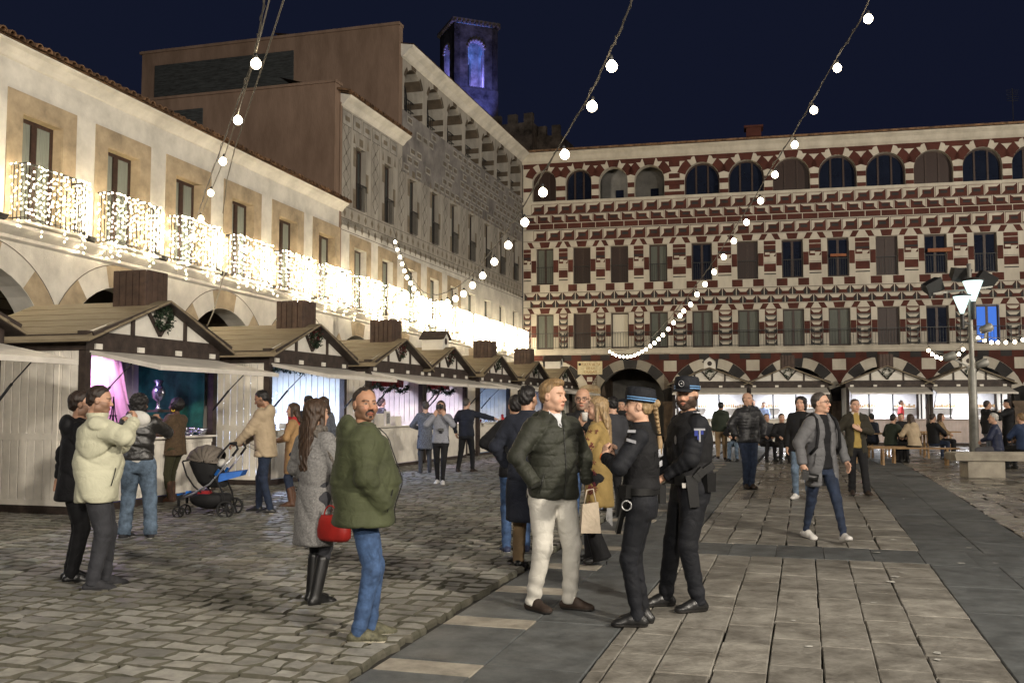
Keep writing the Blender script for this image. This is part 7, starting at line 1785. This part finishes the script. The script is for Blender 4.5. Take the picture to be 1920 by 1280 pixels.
P_('woman in dark parka over a mustard top, hand on her chest', 1607, 928, 1.66, 176, res=.015, top=[dict(m=C_hood, hem=1.25, w=.86, d=.92, collar=.04, arm=.5, cuff=-.2, name='shirt', vneck=.06), dict(m=C_mus, hem=.86, w=.9, d=.98, arm=.6, name='jumper', cuff=-.2, vneck=.13), dict(m=C_dpark, hem=.70, w=1.12, d=1.12, arm=1.15, hood=1.1, open=.05, opk=.12, vneck=.16, fold=.005)], bottom=dict(m=C_black, r=1.05, flare=.015), shoes=dict(m=S_brn, sole=S_dsole),
  hair=dict(c='brown', s='bun', t=.006), skin='f', head=(6, 4, 0), armL=dict(w=(-.02, .21, 1.20), pole=(-.9, -.3, -.5), hand='flat', dir=(.8, .05, .5), back=(0, 1, 0)), armR=dict(w=(.24, .04, .93), pole=(.8, -.6, 0), hand='none'), legs=dict(L=(-.12, .22, .09), R=(.06, -.1, .085)))
P_('bald man in striped black puffer jacket standing with hands in pockets', 1404, 916, 1.78, -172, res=.014, top=[dict(m=cm('black_striped_puffer', (.02, .02, .022), rough=.4), hem=.84, w=1.14, d=1.16, arm=1.25, quilt=.055, qa=.012, collar=.05, zip=True)], bottom=dict(m=C_jeand, r=1.02), shoes=dict(m=S_brn, sole=S_dsole), hair=dict(c='short_dark', s='bald', t=.002, top=.04), skin='f', head=(24, 0, 0), armL=POCK(-1), armR=POCK(1), legs=dict(L=(-.03, .06, .085), R=(.05, -.02, .085)), build=1.05)
P_('man in dark green jacket and khaki trousers walking away towards the end chalets', 1353, 862, 1.66, -12, res=.018, top=[dict(m=cm('bottle_green', (.022, .03, .02)), hem=.85, w=1.12, d=1.12, arm=1.2, hood=1.0)], bottom=dict(m=C_khaki, r=1.12), shoes=dict(m=S_brn), hair=dict(c='black', s='short', t=.012), skin='t', legs=dict(L=(-.1, -.3, .14), R=(.1, .15, .085)), lean=.04)
P_('dark curly haired woman mostly hidden behind the man in the grey padded coat', 1505, 935, 1.70, 150, res=.018, top=[dict(m=C_black, hem=.8, w=1.1, d=1.1, arm=1.15)], bottom=dict(m=C_jeanl), shoes=dict(m=S_wht), hair=dict(c='black', s='curly'), skin='f')
SIT = lambda dx=0.: dict(L=(-.12, .42, .085), R=(.12, .40 + dx, .085), poleL=(0, 1, 1.), poleR=(0, 1, 1.))
def seated(label, px, py, yaw, c, tr, hr, H=1.7, skin='f', head=(0, 0, 0), lean=.05, arms=None, **k):
    p = gpt(px, py); a = arms or (dict(w=(-.12, .32, .72), pole=(-.8, -.5, 0), hand='fist'), dict(w=(.12, .32, .72), pole=(.8, -.5, 0), hand='fist'))
    return P_(label, 0, 0, H, yaw, pos=p, res=k.pop('res', .018), top=[dict(m=c, hem=.86, w=1.1, d=1.14, arm=1.2, hood=k.pop('hood', 0), quilt=k.pop('quilt', 0), flare=k.pop('flare', 0))], bottom=dict(m=tr), shoes=dict(m=S_blk), hair=hr, skin=skin, head=head, pelvis=(0, 0, -.38), lean=lean, legs=SIT(), armL=a[0], armR=a[1], sit=True, **k)
seated('man in dark coat with grey hair seated left of the woman with folded hands', 1437, 864, -176, C_charc, C_black, dict(c='greyd', s='short', t=.006))
seated('woman in black jacket seated facing the viewer with her hands folded', 1466, 866, 178, C_black, C_black, dict(c='brown', s='short', t=.015))
seated('person in blue jeans seated just left of the striped puffer jacket', 1383, 864, 150, C_black, C_jeanl, dict(c='dark', s='short', t=.01))
seated('dark clad man seated with his back turned, right of the woman with folded hands', 1486, 860, 20, C_black, C_black, dict(c='black', s='short', t=.01))
seated('person in dark blue jacket seated at the left end of the pine tables', 1638, 858, 20, C_navy, C_black, dict(c='black', s='short', t=.012))
seated('bearded man in dark green coat seated in profile at the pine table', 1670, 866, -60, cm('bottle_green', (.022, .03, .02)), C_black, dict(c='black', s='short', t=.01), lean=.12, stub=(.03, .02, .02))
seated('dark figure seated on the far side of the pine table', 1690, 852, 170, C_black, C_black, dict(c='dark', s='short', t=.012))
seated('long haired woman in light beige parka seated with her back to the viewer', 1716, 868, 24, C_beige, C_black, dict(c='brown', s='long', t=.012, len=.2), lean=.1, flare=.04, hood=1.)
seated('man in black jacket and jeans seated at the right table end, legs stretched out', 1752, 862, -70, C_black, C_jeand, dict(c='dark', s='short', t=.012), lean=-.02)
seated('woman in brown coat seated beside the black jacket at the right table', 1762, 856, -120, C_khaki, C_black, dict(c='brown', s='long', t=.01, len=.15))
seated('white haired person in navy quilted coat seated on the stone bench', 1872, 884, 60, cm('navy_puffer', (.018, .024, .055), rough=.5), cm('grey_trouser', (.1, .1, .11)), dict(c='white', s='short', t=.01), H=1.74, quilt=.06, res=.015, head=(10, 0, 0))
seated('person in blue jacket seated at the right edge of the photo', 1922, 880, 20, cm('blue_jacket', (.02, .035, .08)), C_black, dict(c='fair', s='short', t=.012), H=1.74)
P_('man in black jacket and grey jeans drinking by the rightmost chalet', 1854, 868, 1.68, -90, res=.018, top=[dict(m=C_black, hem=.82, w=1.1, d=1.15, arm=1.15, hood=1.)], bottom=dict(m=cm('grey_jean', (.14, .16, .19))), shoes=dict(m=S_blk), hair=dict(c='dark', s='short', t=.008), skin='m', armR=dict(w=(.05, .3, 1.4), pole=(.9, 0, -.8), hand='hold', dir=(0, .2, 1)))
def ex_fc(i):
    b = MB(); b.lathe([(.09, .04), (.095, .09), (.06, .125), (.001, .13)], (0, -.01, 0), 14); b.box(-.06, .06, .045, .06, .17, .055); headpart(i, 'flat_cap', b, C_black)
P_('man in black coat and flat cap raising his arm by the rightmost chalet', 1893, 868, 1.72, 80, res=.018, top=[dict(m=C_black, hem=.75, w=1.16, d=1.2, arm=1.2, hood=1.)], bottom=dict(m=C_black), shoes=dict(m=S_blk), hair=dict(c='dark', s='short', t=.006), skin='m', extras=ex_fc, armL=dict(w=(-.05, .42, 1.42), pole=(-.9, .2, -.8), hand='fist'))
def rv(px, y_, **k):
    q = inplane(px, 800, (7.9 + .223 * y_, 42.3 + .975 * y_), (7.9 + .223 * y_ + EDx, 42.3 + .975 * y_ + EDy)); q.z = .44; return P_(k.pop('label'), 0, 0, k.pop('H', 1.68), k.pop('yaw'), pos=q, res=.02, **k)
rv(1690, .9, label='server in a red jumper behind the counter of an end chalet', yaw=-100, top=[dict(m=C_red, hem=.88, arm=1.1)], bottom=dict(m=C_black), shoes=dict(m=S_blk), hair=dict(c='dark', s='short', t=.008), skin='m')
rv(1433, .9, label='server in a light blue shirt leaning on the counter of an end chalet', yaw=160, H=1.6, top=[dict(m=cm('light_blue_shirt', (.28, .36, .6)), hem=.88, arm=1.1)], bottom=dict(m=C_black), shoes=dict(m=S_blk), hair=dict(c='brown', s='short', t=.014), skin='f')
rv(1413, 1.1, label='server seen only as a head beside the chalet post behind the striped puffer', yaw=170, H=1.7, top=[dict(m=C_black, hem=.88)], bottom=dict(m=C_black), shoes=dict(m=S_blk), hair=dict(c='dark', s='short', t=.01), skin='f')
# ---------------------------------------------------------------- pushchair
sp = gpt(398, 968); t = empty('pushchair', tuple(sp), R(2), 'pushchair with taupe hood, blue foot muff and black mesh basket', 'pushchair')
# local x = image right (towards the man), front wheels at -x
M_taupe = mat('taupe_hood_fabric', (.17, .145, .12), .8, .1, 6, .001, 200); M_blk2 = mat('black_mesh_fabric', (.012, .012, .013), .8); M_alu = mat('aluminium_tube', (.5, .5, .52), .3, .05, 4, metal=.9); M_bluf = mat('blue_fabric', (.03, .14, .5), .7, .1, 8); M_tyre = mat('black_tyre', (.012, .012, .012), .7); M_blup = mat('blue_anodised', (.03, .2, .7), .3, metal=.7)
def wheel(x, y, r, w, nme='wheel'):
    b = MB(); b.T = Matrix.Translation((x, y, r)) @ Matrix.Rotation(PI / 2, 4, 'X'); b.lathe([(r * .78, -w / 2), (r * .95, -w / 2), (r, -w * .3), (r, w * .3), (r * .95, w / 2), (r * .78, w / 2), (r * .78, -w / 2)], (0, 0, 0), 24); b.T = None; o = b.build(nme, M_tyre, t)
    b = MB()
    for k in range(5): a = 2 * PI * k / 5; b.bar((x, y, r), (x + r * .78 * math.cos(a), y, r + r * .78 * math.sin(a)), w * .5, r * .16)
    b.T = Matrix.Translation((x, y, r)) @ Matrix.Rotation(PI / 2, 4, 'X'); b.lathe([(.001, -w * .6), (r * .2, -w * .6), (r * .2, w * .6), (.001, w * .6)], (0, 0, 0), 10); b.T = None; b.build('spokes', M_blk2, o)
for y in (-.27, .27): wheel(.25, y, .125, .045)
for y in (-.22, .12): wheel(-.42, y, .085, .035)
for y in (-.25, .25):
    b = MB(); b.tube([(-.42, y * .8, .26), (-.22, y, .34), (.02, y, .48), (.22, y, .72), (.34, y, .88)], .014, 8); b.build('main_tube', M_alu, t)
    b = MB(); b.tube([(.25, y, .13), (.21, y, .34), (.12, y, .52), (.03, y, .60)], .014, 8); b.build('rear_leg', M_blk2, t)
    b = MB(); b.tube([(-.42, y * .8, .17), (-.42, y * .8, .30), (-.36, y * .85, .33)], [.02, .024, .018], 8); b.build('front_fork', M_blk2, t)
    b = MB(); b.bar((-.44, y * .8, .33), (-.36, y * .84, .335), .032); b.bar((.1, y, .6), (.15, y, .68), .04); b.build('joint', M_blup, t)
b = MB(); b.tube([(.33, -.25, .87), (.40, -.24, .97), (.37, -.22, 1.03), (.28, -.2, 1.045), (.28, .2, 1.045), (.37, .22, 1.03), (.40, .24, .97), (.33, .25, .87)], .017, 8); b.tube([(.28, -.2, 1.045), (.2, -.22, .95), (.12, -.24, .84)], .014, 8); b.build('handlebar', M_blk2, t)
b = MB(); b.tube([(-.42, -.2, .30), (-.42, .2, .30)], .012, 8); b.build('cross_tube', M_alu, t)
# seat shell and mesh sides
def sh_(nme, fn, lo, hi, h, m): V, Fq = surf(fn, lo, hi, h); return tomesh(nme, m, V, Fq, t)
def seatf(P):
    d = loft((P[1], P[0] - (P[2] - .5) * -.45, P[2]), (.42, .5, .62, .8), (-.0, .0, .0, .0), [.16, .21, .23, .23], [.16, .2, .21, .20], 2.6); c = loft((P[1], P[0] - (P[2] - .5) * -.45, P[2]), (.5, .55, .62, .95), (0, 0, 0, 0), [.14, .19, .21, .22], [.14, .18, .19, .19], 2.6); return sx_(d, -c, .01)
sh_('seat_shell', seatf, (-.45, -.3, .38), (.35, .3, .84), .012, M_blk2)
def hoodf(P):
    q = (P[0] + .08, P[1], P[2] - .78); d = ell_(q, (0, 0, 0), (.30, .25, .24)); i_ = ell_(q, (0, 0, 0), (.28, .235, .22)); d = sx_(d, -i_, .008); d = sx_(d, -(q[2] - q[0] * -.12 + .0), .01); d = sx_(d, (q[0] * .5 + q[2] * -.9) - .5, .01); d = sx_(d, q[0] - .2 - q[2] * .3, .01); return d + .004 * np.sin(np.arctan2(q[2], q[0]) * 14)
sh_('hood', hoodf, (-.42, -.28, .72), (.28, .28, 1.05), .011, M_taupe)
def baskf(P): d = ell_((P[0] - (-.02), P[1], P[2] - .26), (0, 0, 0), (.30, .22, .15)); d = sx_(d, P[2] - .33, .02); return d
sh_('basket', baskf, (-.36, -.26, .08), (.32, .26, .36), .014, M_blk2)
b = MB(); b.tube([(-.36, -.24, .80), (-.34, .24, .80)], .012, 6); b.tube([(-.38, -.2, .79), (-.30, -.26, .60), (-.2, -.25, .45), (-.1, -.24, .36)], .012, 6); b.tube([(-.38, .2, .79), (-.30, .26, .60), (-.2, .25, .45), (-.1, .24, .36)], .012, 6); b.build('seat_frame', M_blk2, t)
b = MB(); b.hull8([(.12, -.2, .50), (.42, -.18, .58), (.42, .18, .58), (.12, .2, .50), (.14, -.2, .62), (.46, -.16, .66), (.46, .16, .66), (.14, .2, .62)]); b.build('foot_muff', M_bluf, t)
b = MB(); b.ball((.12, -.03, .76), .09, 10, 0, .7); b.build('blanket', C_hood, t)
b = MB(); b.hull8([(-.2, -.12, .30), (-.02, -.12, .30), (-.02, .1, .30), (-.2, .1, .30), (-.18, -.1, .37), (-.04, -.1, .37), (-.04, .08, .37), (-.18, .08, .37)]); b.build('folded_red_cloth', C_red, t)
